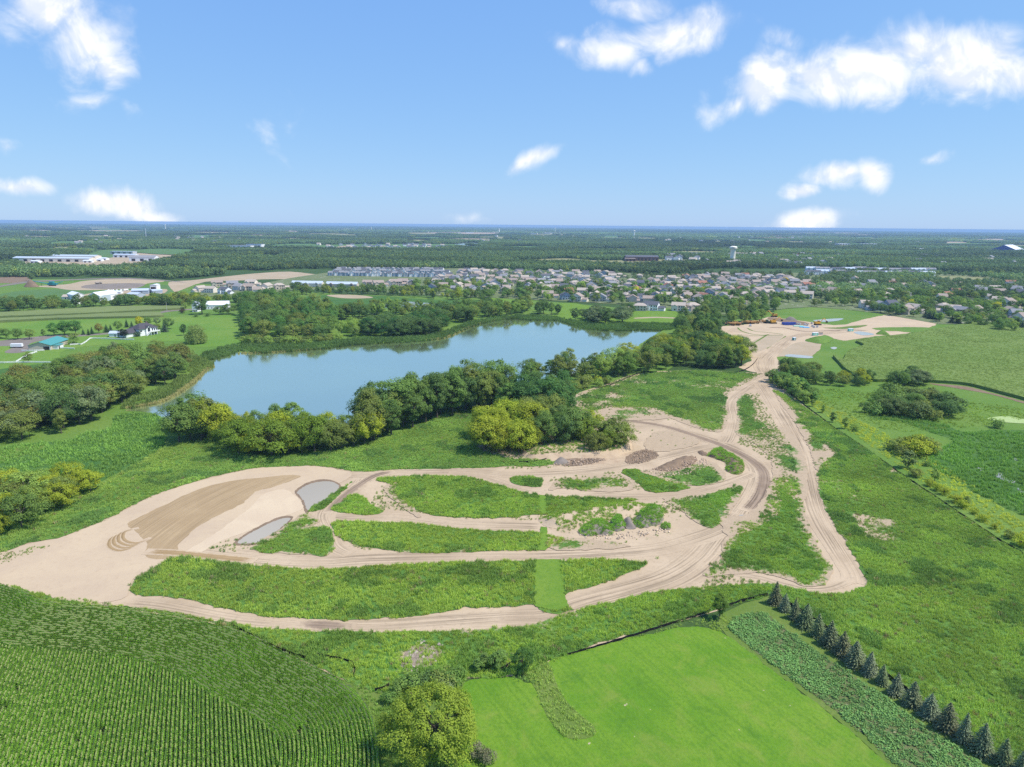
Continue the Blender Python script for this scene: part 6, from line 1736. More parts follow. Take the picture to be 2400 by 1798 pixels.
# long townhouse blocks with slate roofs and gabled bays
def townhouse(u, v, w, label, wall='beige_wall', roof='metal_roof', name='townhouse_block', bays=3, rz=-.08, h=6, group=None):
    x, y = P(u, v)
    o = empty(name, (x, y, 0), rz)
    V, Fc, R, Rf = [], [], [], []
    gable_wall(V, Fc, -w / 2, w / 2, -6, 6, h, 3.2); gable(R, Rf, -w / 2, w / 2, -6, 6, h, 3.2)
    mesh_obj('wall', V, Fc, M[wall], o); mesh_obj('roof', R, Rf, M[roof], o)
    for k in range(bays):
        c = -w / 2 + w * (k + .5) / bays
        V, Fc, R, Rf = [], [], [], []
        gable_wall(V, Fc, c - 3.2, c + 3.2, -7.6, -5.5, h * .9, 2.2, 'y'); gable(R, Rf, c - 3.2, c + 3.2, -7.6, -3, h * .9, 2.2, 'y', .4)
        b = mesh_obj('bay', V, Fc, M['taupe_wall' if wall == 'beige_wall' else wall], o); mesh_obj('bay_roof', R, Rf, M['brown_roof' if wall == 'beige_wall' else roof], o)
        for z in (1.0, 3.6):
            box('window', M['glass'], b, c - 1.3, c + 1.3, -7.66, -7.56, z, z + 1.4)
    tag(o, label, 'townhouses', group)
    for k in range(-2, 3): taken.append((x + k * w / 5, y))
townhouse(803, 674, 50, 'long townhouse block with a grey roof and three brown gables')
townhouse(722, 672, 50, 'long townhouse block with a pale roof at the bare ground', 'cream_wall', 'metal_roof')
for k in range(22):
    u, v = 1905 + (k % 11) * 27 + random.uniform(-6, 6), (635 if k < 11 else 643) + (k % 11) * .35 + random.uniform(-1.5, 1.5)
    rf_ = ('metal_roof', 'grey_roof', 'slate_roof')[k % 3]
    townhouse(u, v, random.uniform(26, 36), 'white townhouse block with %s roof in the dense quarter' % ('a blue-grey', 'a mid-grey', 'a slate')[k % 3], 'white_wall', rf_, 'townhouse_block', 3, random.uniform(-.15, .15), 7, 'townhouses of the dense quarter')
# street trees between the houses: one by one up to the limit, the rest as one mass
TREEA = catmull(G([(960, 680), (1000, 660), (1060, 650), (1200, 638), (1290, 640), (1480, 645), (1640, 640), (1850, 642), (1940, 655), (1920, 700), (1830, 712), (1700, 722), (1640, 722), (1540, 715), (1440, 712), (1250, 705), (1150, 700), (1000, 690)]), 2)
pts = poisson(TREEA, 950, 9.0)
pts = np.array([p_ for p_ in pts if all((p_[0] - a) ** 2 + (p_[1] - b) ** 2 > 62 for a, b in taken)])
pts = pts[np.argsort(np.hypot(pts[:, 0], pts[:, 1]))]
SC = [GRN, DRK, GRN, (.10, .175, .045), LIM, OLV, DRK]
for k, (x, y) in enumerate(pts[:290]):
    put_tree('street_tree', 'street', x, y, random.uniform(8, 13), (cc := random.choice(SC)), COLN.get(cc, 'leafy') + ' street tree between the suburb houses', 'street trees of the suburb', 'tree', random.uniform(1.0, 1.3), False)
for u, v, c, lb in ((1491, 690, (.42, .42, .02), 'bright yellow-green tree at a brown-roofed house in the suburb'), (1648, 690, (.40, .40, .02), 'bright yellow tree in the street behind the near houses'), (1840, 664, (.45, .36, .02), 'orange-yellow tree among the far street trees'), (2132, 722, (.36, .36, .03), 'large yellow tree over the houses by the bare field'), (2333, 728, (.34, .36, .03), 'yellow-topped round tree in the wooded quarter')):
    x, y = P(u, v)
    put_tree('yellow_tree', 'street', x, y, 11, c, lb, None, 'tree', 1.2, False)
extra = pts[290:]
WOOD = [(1905, 718), (2000, 718), (2040, 728), (2120, 745), (2200, 755), (2300, 768), (2420, 780), (2420, 705), (2300, 695), (2100, 690), (1980, 690)]
pw = poisson(catmull(G(WOOD), 2), 260, 9)
pw = [p_ for p_ in pw if all((p_[0] - a) ** 2 + (p_[1] - b) ** 2 > 100 for a, b in taken)]
for x, y in pw:
    put_tree('wooded_quarter_tree', random.choice(['round', 'street', 'broad']), x, y, random.uniform(8, 13), (cc := random.choice(SC)), COLN.get(cc, 'leafy') + ' tree over the houses of the wooded quarter', 'trees of the wooded quarter', 'tree', random.uniform(.95, 1.2), False)
for u, v in ((2168, 745), (2178, 748), (2188, 749), (2198, 750), (2230, 757), (2245, 758), (2395, 772), (2385, 768), (2310, 765)):
    x, y = P(u, v)
    put_tree('garden_spruce', 'spruce', x, y, random.uniform(8, 11), (.05, .09, .055), 'dark conifer screening the gardens above the cornfield', 'conifers above the cornfield', 'conifer', 1.2, False)
# ------------------------------------------------------------------ farm buildings
def face_px(a, b):
    """centre, width and turn of a wall seen from ground pixel a to ground pixel b"""
    pa, pb = np.array(P(*a)), np.array(P(*b))
    d = pb - pa
    return (pa + pb) / 2, float(np.hypot(*d)), math.atan2(d[1], d[0])
def rail_fence(px, label, step=3.0):
    ln = resample(np.array(G(px)), step)
    o = empty('rail_fence', (ln[0][0], ln[0][1], 0))
    q = ln - ln[0]
    for z in (.45, .85, 1.25):
        V, Fc = [], []
        for a, b in zip(q[:-1], q[1:]):
            tube(V, Fc, (a[0], a[1], z), (b[0], b[1], z), .13, .13, 4)
        mesh_obj('rail', V, Fc, M['white_rail'], o)
    pm = None
    for p_ in q:
        if pm is None:
            V, Fc = [], []; bx(V, Fc, -.1, .1, -.1, .1, -.1, 1.5); pm = to_mesh('post', V, Fc, M['white_rail'])
        c = bpy.data.objects.new('post', pm); c.parent = o; c.location = (p_[0], p_[1], 0); C.objects.link(c)
    tag(o, label, 'fence')
rail_fence([zf(1210, 1398), zf(1360, 1388), zf(1400, 1395), zf(1480, 1350), zf(1560, 1285), zf(1800, 1290), zf(2120, 1305), (314, 798)], 'white rail fence bending from the barn lawn to the garage')
rail_fence([zf(1020, 1455), zf(1285, 1465)], 'short straight white rail fence beside the teal barn')
rail_fence([zf(375, 1502), zf(560, 1505), zf(765, 1495)], 'white rail fence close along the teal barn wall')
rail_fence([(-20, 852), (10, 852), (40, 851), (80, 851), (142, 852)], 'long white rail fence at the foot of the barn paddock')
rail_fence([(38, 850), zf(400, 1620), zf(540, 1550), zf(640, 1520)], 'white rail fence climbing from the paddock to the barn')

c0, wd, rz = face_px(zf(495, 1485), zf(880, 1478))
o = empty('teal_barn', (c0[0], c0[1], 0), rz)
L_, wh = 30.0, 3.9
V, Fc = [], []; gable_wall(V, Fc, -wd / 2, wd / 2, 0, L_, wh, 2.6, 'y'); mesh_obj('wall', V, Fc, M['cream_wall'] if False else M['beige_wall'], o)
V, Fc = [], []; gable(V, Fc, -wd / 2, wd / 2, 0, L_, wh, 2.6, 'y', .6); mesh_obj('roof', V, Fc, M['teal_roof'], o)
box('lean_to', M['white_wall'], o, wd / 2 - .02, wd / 2 + 4, 3, 12, 0, 3.2)
V, Fc = [], []; bx(V, Fc, wd / 2 - .5, wd / 2 + 4.5, 2.5, 12.5, 3.2, 3.4); mesh_obj('lean_to_roof', V, Fc, M['teal_roof'], o)
box('door', M['door_dark'], o, wd / 2 - 5.2, wd / 2 - .8, -.08, .05, 0, 2.9)
box('door', M['door_dark'], o, wd / 2 + 3.95, wd / 2 + 4.06, 4, 6, 0, 2.4)
box('door_frame', M['white_wall'], o, wd / 2 - .8, wd / 2 - .2, -.1, .05, 0, 3.4)
tag(o, 'beige barn with a teal metal roof beside the gravel yard', 'barn')

c0, wd, rz = face_px(zg(205, 1243), zg(518, 1195))
o = empty('farm_house', (c0[0], c0[1], 0), rz)
V, Fc = [], []; bx(V, Fc, -wd / 2, wd / 2, 0, 13, 0, 6.2); mesh_obj('wall', V, Fc, M['white_wall'], o)
V, Fc = [], []; hip(V, Fc, -wd / 2, wd / 2, 0, 13, 6.2, 4.4, .7); rf = mesh_obj('roof', V, Fc, M['dark_roof'], o)
box('chimney', M['brick_wall'], rf, wd * .18, wd * .18 + 1, 6.5, 7.5, 8, 11.4)
V, Fc = [], []; bx(V, Fc, -wd / 2 - 11, -wd / 2 + .02, 3, 12, 0, 3.4); mesh_obj('garage', V, Fc, M['white_wall'], o)
V, Fc = [], []; hip(V, Fc, -wd / 2 - 11, -wd / 2 + 3, 3, 12, 3.4, 3.6, .6); mesh_obj('garage_roof', V, Fc, M['dark_roof'], o)
V, Fc = [], []; gable_wall(V, Fc, -3.2, 2.4, -1.2, .5, 6.2, 2.4, 'y'); by = mesh_obj('gable_bay', V, Fc, M['white_wall'], o)
V, Fc = [], []; gable(V, Fc, -3.2, 2.4, -1.2, 4.5, 6.2, 2.4, 'y', .4); mesh_obj('bay_roof', V, Fc, M['dark_roof'], o)
box('window', M['glass'], by, -1.6, .8, -1.27, -1.17, 3.4, 7.2)
for x in (wd * .22, wd * .34, wd * .45):
    box('window', M['glass'], o, x - .6, x + .6, -.06, .05, 3.7, 5.3)
for x in (wd * .2, wd * .38):
    box('window', M['glass'], o, x - .9, x + .9, -.06, .05, .6, 2.4)
for x in (-wd * .45, -wd * .38):
    box('window', M['glass'], o, x - .5, x + .5, -.06, .05, 3.7, 5.2)
dk = box('deck', M['white_rail'], o, -.5, wd * .5, -3.2, -.02, 2.9, 3.15)
for x in (0, wd * .16, wd * .33, wd * .49):
    box('post', M['white_rail'], dk, x - .12, x + .12, -3.15, -2.9, 0, 2.9)
box('railing', M['white_rail'], dk, -.5, wd * .5, -3.2, -3.1, 3.15, 4.1)
V, Fc = [], []
for k in range(10):
    bx(V, Fc, -.7 - .35 * (k + 1), -.7 - .35 * k + .02, -3.2, -1.8, max(0, 2.9 - .3 * (k + 1)), 3.15 - .3 * k)
mesh_obj('stairs', V, Fc, M['white_rail'], dk)
tag(o, 'white two-storey house with a dark hipped roof and raised deck', 'house')

def shed(a, b, length, h, rise, wall, roof, label, name='shed', axis='y', door=None, cat='shed', parts=()):
    c0, wd, rz = face_px(a, b)
    o = empty(name, (c0[0], c0[1], 0), rz)
    V, Fc = [], []; gable_wall(V, Fc, -wd / 2, wd / 2, 0, length, h, rise, axis); mesh_obj('wall', V, Fc, M[wall], o)
    V, Fc = [], []; gable(V, Fc, -wd / 2, wd / 2, 0, length, h, rise, axis, .4); mesh_obj('roof', V, Fc, M[roof], o)
    if door:
        box('door', M['door_dark'], o, door[0] * wd, door[1] * wd, -.08, .05, 0, door[2] * h)
    for x in parts:
        box('window', M['glass'], o, x * wd - .6, x * wd + .6, -.07, .05, 1.0, 2.3)
    tag(o, label, cat)
    return o
shed(zf(1885, 1252), zf(2085, 1250), 7, 3.2, 1.6, 'white_wall', 'metal_roof', 'white garage with a grey metal roof by the rail fence', 'garage', 'x', (-.02, .06, .7), 'garage', (.3,))
shed(zf(1280, 618), zf(1465, 606), 26, 6.5, 3.0, 'white_wall', 'white_roof', 'white gabled shed beside the larger open-fronted one', 'shed', 'y')
sb = shed(zf(1525, 645), zf(1730, 650), 34, 8.0, 4.0, 'white_wall', 'white_roof', 'large white shed with a dark opening in its gable', 'shed', 'y', None)
c0, wd, rz = face_px(zf(1525, 645), zf(1730, 650))
box('opening', M['door_dark'], sb, wd * .15, wd * .42, -.08, .05, 3.0, 7.2)  # dark panel on the wall, painting the shade inside the opening
box('door', M['metal_roof'], sb, wd / 2 - .05, wd / 2 + .08, 4, 20, 0, 7)
shed(zf(1180, 668), zf(1335, 682), 9, 2.8, 1.0, 'white_wall', 'white_roof', 'low white outbuilding in front of the white sheds', 'shed', 'x', (.2, .35, .7))
shed(zf(1070, 600), zf(1200, 600), 10, 3.2, 2.4, 'cream_wall', 'tan_roof', 'old cream cottage between the trees and the white sheds', 'cottage', 'x', (-.1, .05, .6), 'house', (.3,))
shed(zg(60, 515), zg(350, 510), 16, 5.0, 2.2, 'blue_wall', 'metal_roof', 'long blue-grey metal shed in the storage yard', 'shed', 'x', (-.05, .15, .7))
shed(zg(-20, 560), zg(160, 570), 14, 4.0, 2.0, 'blue_wall', 'metal_roof', 'blue-roofed shed below the long metal shed', 'shed', 'x')
shed(zg(385, 442), zg(497, 442), 14, 7.5, .8, 'white_wall', 'white_roof', 'white open-fronted shelter at the corner of the storage yard', 'shelter', 'y', (-.38, .38, .62))  # no door here: its dark panel paints the shade within the open front
shed(zf(1945, 510), zf(2085, 510), 8, 3.2, 1.0, 'white_wall', 'white_roof', 'white trailer building standing on the bare storage yard', 'shed', 'x')
shed(zg(430, 505), zg(600, 495), 14, 4.0, 1.5, 'blue_wall', 'metal_roof', 'pale blue shed half hidden by the yellow-green clump', 'shed', 'x')
shed(zg(1350, 770), zg(1560, 768), 12, 4.2, 3.4, 'white_wall', 'white_roof', 'white barn annex behind the spreading trees', 'shed', 'x', None, 'barn', (-.3, 0, .3)) if False else None
shed(zg(1352, 775), zg(1740, 768), 14, 5.0, 3.8, 'white_wall', 'white_roof', 'long white barn with a bright white roof', 'long_barn', 'x', (-.05, .05, .5), 'barn', (-.4, -.25, .2, .35))
fh = shed(zg(1110, 822), zg(1200, 822), 11, 8.0, 3.5, 'white_wall', 'metal_roof', 'tall white farmhouse beside the long white barn', 'farm_house', 'y', (-.1, .1, .25), 'house', (-.3, .3))
for k, (u, v) in enumerate([zf(1870, 470), zf(1950, 468), zf(2020, 465), zf(2090, 460), zf(2150, 458), zf(2195, 455)]):
    x, y = P(u, v)
    o = empty('hay_bale', (x, y, 0), random.uniform(0, 3))
    V, Fc = [], []; tube(V, Fc, (-1.6, 0, 1.4), (1.6, 0, 1.4), 1.4, 1.4, 12); mesh_obj('wrap', V, Fc, M['white_wall'], o)
    tag(o, 'white wrapped bale in the row above the storage yard', 'bale', 'bales above the storage yard')
# trailer in the farm yard
x, y = P(*zf(295, 1438)); o = empty('trailer', (x, y, 0), .15)
box('body', M['white_wall'], o, -4.2, 4.2, -1.3, 1.3, 1.0, 3.4)
box('chassis', M['door_dark'], o, -4.4, 4.4, -1.2, 1.2, .6, 1.0)
for sx in (-2.5, -1.4, 2.6):
    for sy in (-1.25, 1.05):
        V, Fc = [], []; tube(V, Fc, (sx, sy, .5), (sx, sy + .25, .5), .5, .5, 10); mesh_obj('wheel', V, Fc, M['black_cloth'], o)
tag(o, 'white box trailer parked on the gravel yard', 'trailer')
# power pole by the farm drive
x, y = P(*zg(672, 808)); o = empty('power_pole', (x, y, 0))
V, Fc = [], []; tube(V, Fc, (0, 0, -.2), (0, 0, 11), .2, .14, 6); mesh_obj('pole', V, Fc, plain('pole_grey', (.5, .48, .45)), o); box('cross_arm', M['stake'], o, -1.2, 1.2, -.08, .08, 10, 10.2)
tag(o, 'tall pale pole beside the drive to the white farmhouse', 'pole')
# boat landing
x, y = P(537, 823); o = empty('jetty', (x, y, 0), .9)
box('deck', M['concrete'], o, -4, 4, -.9, .9, .35, .5)
for sx in (-3.5, 0, 3.5):
    box('post', M['stake'], o, sx - .1, sx + .1, -.8, -.6, -.1, .9)
tag(o, 'small pale jetty in the reeds below the pasture', 'jetty')

# ------------------------------------------------------------------ machines and materials on the site
M['yellow'] = plain('machine_yellow', (.62, .33, .03), .5, .4, .1, 1)
M['orange'] = plain('machine_orange', (.45, .25, .08), .55, .3, .12, 1)
M['green_paint'] = plain('machine_green', (.03, .13, .06), .5, .4, .1, 1)
M['teal_paint'] = plain('teal_paint', (.03, .26, .27), .5, .3, .1, 1)
M['track_dark'] = plain('track_dark', (.035, .033, .03), .8, .2, .2, 1)
M['blue_plastic'] = plain('blue_plastic', (.03, .06, .28), .5, .3, .15, 1)
M['light_blue'] = plain('light_blue_pipe', (.10, .42, .70), .4, .4, .08, 1)
M['mint'] = plain('mint_plastic', (.25, .62, .50), .5, .3, .08, 1)
def beam(name, a, b, w, mat, parent):
    V, Fc = [], []; tube(V, Fc, a, b, w, w * .75, 4); return mesh_obj(name, V, Fc, mat, parent)
def excavator(u, v, rz, label, s=1.0):
    x, y = P(u, v); o = empty('excavator', (x, y, .14), rz); o.scale = (s, s, s)
    for sy in (-1.5, .9):
        box('track', M['track_dark'], o, -2.4, 2.4, sy, sy + .6, 0, .95)
    box('body', M['yellow'], o, (-2.6, 1.4, -1.4, 1.4, 1.05, 2.3), (-2.6, -1.2, -1.3, 1.3, 2.3, 2.7))
    cb = box('cab', M['yellow'], o, .1, 1.6, .3, 1.4, 2.3, 3.4); box('window', M['glass'], cb, .3, 1.66, .25, 1.45, 2.5, 3.2)
    bm = beam('boom', (1.2, 0, 1.9), (4.6, 0, 5.2), .38, M['yellow'], o)
    beam('stick', (4.6, 0, 5.2), (7.2, 0, 3.0), .3, M['yellow'], o)
    V, Fc = [], []; bx(V, Fc, 6.6, 7.8, -.6, .6, 1.8, 3.0); mesh_obj('bucket', V, Fc, M['track_dark'], o)
    tag(o, label, 'excavator')
zs = lambda zx, zy: (1680 + zx / 7.363, 710 + zy / 7.363)
excavator(*zs(975, 358), .2, 'yellow excavator at the end of the machine row', 1.35)
excavator(*zs(1740, 385), .1, 'yellow excavator digging beside the pipe stacks', 1.35)
excavator(*zs(985, 245), math.pi - .2, 'yellow-brown excavator on the earth bank under the trees', 1.35)
def hauler(u, v, rz, mat, label, group=None):
    x, y = P(u, v); o = empty('dump_truck', (x, y, .14), rz)
    box('chassis', M['track_dark'], o, -5, 5, -1.0, 1.0, .8, 1.3)
    V, Fc = [], []
    V += [(-5.2, -1.5, 1.4), (.8, -1.3, 1.4), (.8, 1.3, 1.4), (-5.2, 1.5, 1.4), (-5.9, -1.8, 2.9), (1.4, -1.6, 3.3), (1.4, 1.6, 3.3), (-5.9, 1.8, 2.9)]
    Fc += [(0, 3, 2, 1), (0, 1, 5, 4), (1, 2, 6, 5), (2, 3, 7, 6), (3, 0, 4, 7), (4, 5, 6, 7)]
    mesh_obj('bed', V, Fc, mat, o)
    cb = box('cab', mat, o, (1.9, 3.6, -1.1, 1.1, 1.3, 3.3), (3.6, 5.3, -1.2, 1.2, 1.2, 2.2)); box('window', M['glass'], cb, 2.1, 3.66, -1.15, 1.15, 2.3, 3.1)
    for sx in (-3.6, -1.7, 3.9):
        for sy in (-1.5, .9):
            V, Fc = [], []; tube(V, Fc, (sx, sy, .85), (sx, sy + .6, .85), .85, .85, 10); mesh_obj('wheel', V, Fc, M['track_dark'], o)
    tag(o, label, 'dump truck', group)
for k, p_ in enumerate([(230, 390), (320, 388), (350, 372), (470, 362), (520, 358)]):
    hauler(*zs(*p_), random.uniform(2.6, 3.4), M['orange'], 'orange dump truck parked in the machine row below the copse', 'dump trucks in the machine row')
hauler(*zs(650, 362), .3, M['orange'], 'low orange earthmover between the two green tractors')
hauler(*zs(785, 350), 2.9, M['orange'], 'orange earthmover beside the yellow excavator')
def tractor(u, v, rz, label):
    x, y = P(u, v); o = empty('tractor', (x, y, .14), rz)
    box('body', M['green_paint'], o, -1.0, 3.4, -.7, .7, 1.0, 2.4)
    cb = box('cab', M['green_paint'], o, -2.0, .2, -1.1, 1.1, 1.4, 4.0); box('window', M['glass'], cb, -1.9, .26, -1.16, 1.16, 2.4, 3.7)
    for sx, r in ((-1.2, 1.3), (2.6, .9)):
        for sy in (-1.9, 1.0):
            V, Fc = [], []; tube(V, Fc, (sx, sy, r), (sx, sy + .9, r), r, r, 12); mesh_obj('wheel', V, Fc, M['track_dark'], o)
    tag(o, label, 'tractor')
tractor(*zs(405, 380), .4, 'green tractor between the orange dump trucks')
tractor(*zs(595, 358), -.3, 'green tractor next to the low orange earthmover')
tractor(*zs(875, 355), .2, 'large green tractor next to the yellow excavator')
x, y = P(*zs(580, 402)); o = empty('pickup_truck', (x, y, .14), 1.2)
box('body', M['grey_wall'], o, -2.7, 2.7, -.95, .95, .5, 1.1); cb = box('cab', M['grey_wall'], o, -.6, 1.2, -.9, .9, 1.1, 1.8); box('window', M['glass'], cb, -.5, 1.26, -.95, .95, 1.2, 1.7)
for sx in (-1.7, 1.7):
    for sy in (-1.0, .75):
        V, Fc = [], []; tube(V, Fc, (sx, sy, .38), (sx, sy + .25, .38), .38, .38, 8); mesh_obj('wheel', V, Fc, M['track_dark'], o)
tag(o, 'grey pickup standing in front of the machine row', 'pickup')
for k in range(5):
    x, y = P(*zs(1160 + k * 40, 378 + (k % 2) * 8)); o = empty('pipe_stack', (x, y, .14), -.2)
    for a_ in range(3):
        for b_ in range(3 - a_):
            V, Fc = [], []; tube(V, Fc, (-2.4, (b_ + a_ * .5 - 1) * 1.0, .5 + a_ * .87), (2.4, (b_ + a_ * .5 - 1) * 1.0, .5 + a_ * .87), .5, .5, 8); mesh_obj('pipe', V, Fc, M['blue_plastic'], o)
    tag(o, 'stack of dark blue pipes on the graded ground', 'pipe stack', 'dark blue pipe stacks')
for k, (zx, zy, mt_, lb) in enumerate([(1410, 408, 'mint', 'bundle of mint-green pipes beside the blue ones'), (1500, 425, 'light_blue', 'long bundle of light blue pipes'), (1540, 430, 'light_blue', 'short end bundle of light blue pipes')]):
    x, y = P(*zs(zx, zy)); o = empty('pipe_bundle', (x, y, .14), -.1)
    for b_ in range(5):
        V, Fc = [], []; tube(V, Fc, (-5 + k, (b_ - 2) * .7, .35), (5 - k, (b_ - 2) * .7, .35), .35, .35, 8); mesh_obj('pipe', V, Fc, M[mt_], o)
    tag(o, lb, 'pipe bundle')
for k, (zx, zy) in enumerate([(1390, 380), (1430, 384), (1520, 390), (1565, 396), (1650, 415), (1680, 432), (1735, 425), (1640, 365)]):
    x, y = P(*zs(zx, zy)); o = empty('concrete_ring', (x, y, .14), random.uniform(0, 3))
    V, Fc = [], []; lathe(V, Fc, [(1.2, 0), (1.2, 1.6), (1.0, 1.6), (1.0, .2)], 12); mesh_obj('ring', V, Fc, M['concrete'], o)
    V, Fc = [], []; lathe(V, Fc, [(.8, 1.6), (.8, 2.0), (.1, 2.02)], 10); mesh_obj('cone', V, Fc, M['concrete'], o)
    tag(o, 'pale concrete manhole ring among the stored pipes', 'concrete ring', 'manhole rings on the site')
for k, (u, v, lb) in enumerate([(*zs(1695, 565), 'mint-green tank trailer at the road junction'), (*zs(1330, 650), 'small teal portable toilet beside the haul road'), (1993, 777, 'green site container by the narrow rain pool')]):
    x, y = P(u, v); o = empty('site_cabin', (x, y, .14), .2)
    w_ = (2.6, 1.2, 2.4)[k]
    box('body', M[('mint', 'teal_paint', 'mint')[k]], o, -w_, w_, -1.2, 1.2, .15, 2.5); box('roof', M['white_roof'], o, -w_ - .1, w_ + .1, -1.3, 1.3, 2.5, 2.8); box('door', M['door_white'], o, -.45, .45, -1.26, -1.16, .2, 2.2)
    tag(o, lb, 'site cabin')
for k in range(4):
    x, y = P(*zs(1765 + k * 18, 552)); o = empty('valve_post', (x, y, .14))
    V, Fc = [], []; tube(V, Fc, (0, 0, 0), (0, 0, 1.8), .3, .3, 8); mesh_obj('post', V, Fc, M['blue_wall'], o); box('cap', M['track_dark'], o, -.45, .45, -.45, .45, 1.8, 2.1)
    tag(o, 'grey post in the short row at the road junction', 'post', 'grey posts at the junction')
heap('spoil_heap', [zs(*p_) for p_ in [(1180, 290), (1250, 255), (1330, 280), (1400, 310), (1300, 310)]], 3.0, M['grey_soil'], 'pale gravel heap on the earth bank by the excavator', 'soil heap', 1, .3, 1.5, 61)
heap('spoil_heap', Zm(1800, 500, [(930, 1045), (960, 1020), (990, 1012), (1030, 1035), (1050, 1055), (980, 1050)]), 3.2, M['meadow'], 'grassed-over heap at the edge of the cornfield', 'soil heap', 1, .3, 1.5, 63)
heap('grass_bank', Zm(1680, 710, [(1520, 650), (1700, 590), (1950, 590), (2000, 640), (1850, 710), (1650, 690)], 7.363), 2.6, M['meadow'], 'green grassed hump beside the haul road', 'hump', 1, .2, 1.5, 64)
# the far works: soil heap, screening plant with conveyor, loader
heap('spoil_heap', [zf(*p_) for p_ in [(410, 388), (480, 345), (540, 330), (620, 350), (680, 388), (550, 395)]], 9.0, M['brown_soil'], 'tall cone of dark soil beside the screening plant', 'soil heap', .9, .5, 3, 65)
x, y = P(*zf(900, 372)); o = empty('screening_plant', (x, y, .2), .05)
box('body', M['teal_paint'], o, -6, 8, -2, 2, 1.5, 4.5); box('hopper', M['teal_paint'], o, -3, 3, -2.4, 2.4, 4.5, 7.0)
beam('conveyor', (-5, 0, 3), (-34, 0, 9), .7, M['teal_paint'], o); beam('conveyor', (6, 0, 3), (17, 0, 7), .6, M['teal_paint'], o)
for sx in (-16, -26): beam('support', (sx, 0, 0), (sx, 0, 5 + (-sx - 16) * .2), .3, M['track_dark'], o)
for sy in (-2.2, 1.4): box('track', M['track_dark'], o, -4, 5, sy, sy + .8, 0, 1.5)
tag(o, 'teal screening plant with a long conveyor reaching the soil cone', 'screening plant')
hauler(*zf(1705, 338), 1.2, M['taupe_wall'], 'dusty brown scraper crossing the far bare ground')

# ------------------------------------------------------------------ landmarks far behind
M['tower_paint'] = plain('tower_paint', (.90, .85, .70), .6, .3, .05, .2)
def water_tower(u, v, h, label, emblem=False, k=1.0):
    x, y = P(u, v); o = empty('water_tower', (x, y, 0))
    s = h / 48.0 * k
    t = h / 48.0 * .72
    V, Fc = [], []; lathe(V, Fc, [(6.4 * s, 0), (5.7 * s, 3 * t), (5.6 * s, h - 15 * t), (6.0 * s, h - 13 * t)], 24); mesh_obj('shaft', V, Fc, M['tower_paint'], o, True)
    V, Fc = [], []; lathe(V, Fc, [(5.9 * s, h - 13.2 * t), (7.6 * s, h - 11.5 * t), (8.2 * s, h - 9 * t), (8.2 * s, h - 4.5 * t), (7.4 * s, h - 2.2 * t), (4.5 * s, h - .8 * t), (.5 * s, h)], 24); tk = mesh_obj('tank', V, Fc, M['tower_paint'], o)
    V, Fc = [], []; lathe(V, Fc, [(8.35 * s, h - 9.4 * t), (8.5 * s, h - 9.3 * t), (8.5 * s, h - 8.9 * t), (8.35 * s, h - 8.8 * t)], 24); mesh_obj('rim', V, Fc, M['beige_wall'], tk)
    V, Fc = [], []; tube(V, Fc, (2 * s, 0, h - .8 * t), (2 * s, 0, h + 2.5 * t), .25 * s, .15 * s, 6); mesh_obj('mast', V, Fc, M['track_dark'], tk)
    if emblem:                                 # dark arched emblem painted on the tank
        th = math.atan2(-y, -x)
        V, Fc = [], []
        def pt(a, z, r): return (math.cos(th + a) * r, math.sin(th + a) * r, z)
        n = 14
        for i in range(n + 1):
            f = i / n; ang = math.pi * f
            for q in (2.3, 1.3):
                a_ = -math.cos(ang) * q / 8.2; z_ = (h - 6.9 * t) + math.sin(ang) * q * t * .95
                V.append(pt(a_, z_, 8.26 * s))
        Fc = [(2 * i, 2 * i + 1, 2 * i + 3, 2 * i + 2) for i in range(n)]
        b = len(V)
        for sx in (-1, 1):
            for a_, z_ in ((sx * 2.3, -6.9), (sx * 1.3, -6.9), (sx * 1.3, -8.7), (sx * 2.3, -8.7)):
                V.append(pt(a_ / 8.2, h + z_ * t, 8.26 * s))
            Fc.append((b, b + 1, b + 2, b + 3)); b += 4
        mesh_obj('emblem', V, Fc, M['track_dark'], tk)
    tag(o, label, 'water tower')
water_tower(1716, 617, 48, 'cream water tower with a dark arched emblem rising over the suburb', True, 1.28)
water_tower(1486, 555, 60, 'smaller pale water tower standing far off in the woods')
water_tower(1301, 545, 62, 'slim far water tower next to a long white warehouse', False, .7)
water_tower(388, 538, 62, 'white far water tower on the wooded horizon', False, .8)
water_tower(870, 541, 52, 'tiny cream water tower over the far tan roofs', False, .9)
water_tower(1170, 546, 52, 'small cream water tower above the far lake', False, .8)
x, y = P(343, 560); o = empty('radio_mast', (x, y, 0)); V, Fc = [], []; tube(V, Fc, (0, 0, 0), (0, 0, 62), 1.6, .9, 5); mesh_obj('mast', V, Fc, M['white_rail'], o); box('platform', M['white_rail'], o, -2.2, 2.2, -2.2, 2.2, 52, 54)
tag(o, 'white lattice mast rising from the far woods', 'mast')
def block(u, v, w, d, h, wall, roof, label, name='warehouse', cat='building', rz=0.0, gab=0.0, win=0, group=None):
    x, y = P(u, v); o = empty(name, (x, y, 0), rz)
    V, Fc, R, Rf = [], [], [], []
    if gab:
        gable_wall(V, Fc, -w / 2, w / 2, 0, d, h, gab); gable(R, Rf, -w / 2, w / 2, 0, d, h, gab)
    else:
        bx(V, Fc, -w / 2, w / 2, 0, d, 0, h); bx(R, Rf, -w / 2 - .4, w / 2 + .4, -.4, d + .4, h, h + .7)
    mesh_obj('wall', V, Fc, M[wall], o); mesh_obj('roof', R, Rf, M[roof], o)
    for k in range(win):
        c = -w / 2 + w * (k + .5) / win
        box('opening', M['door_dark'], o, c - w / win * .22, c + w / win * .22, -.1, .1, .8, h * .7)
    tag(o, label, cat, group)
    taken.append((x, y))
    return o
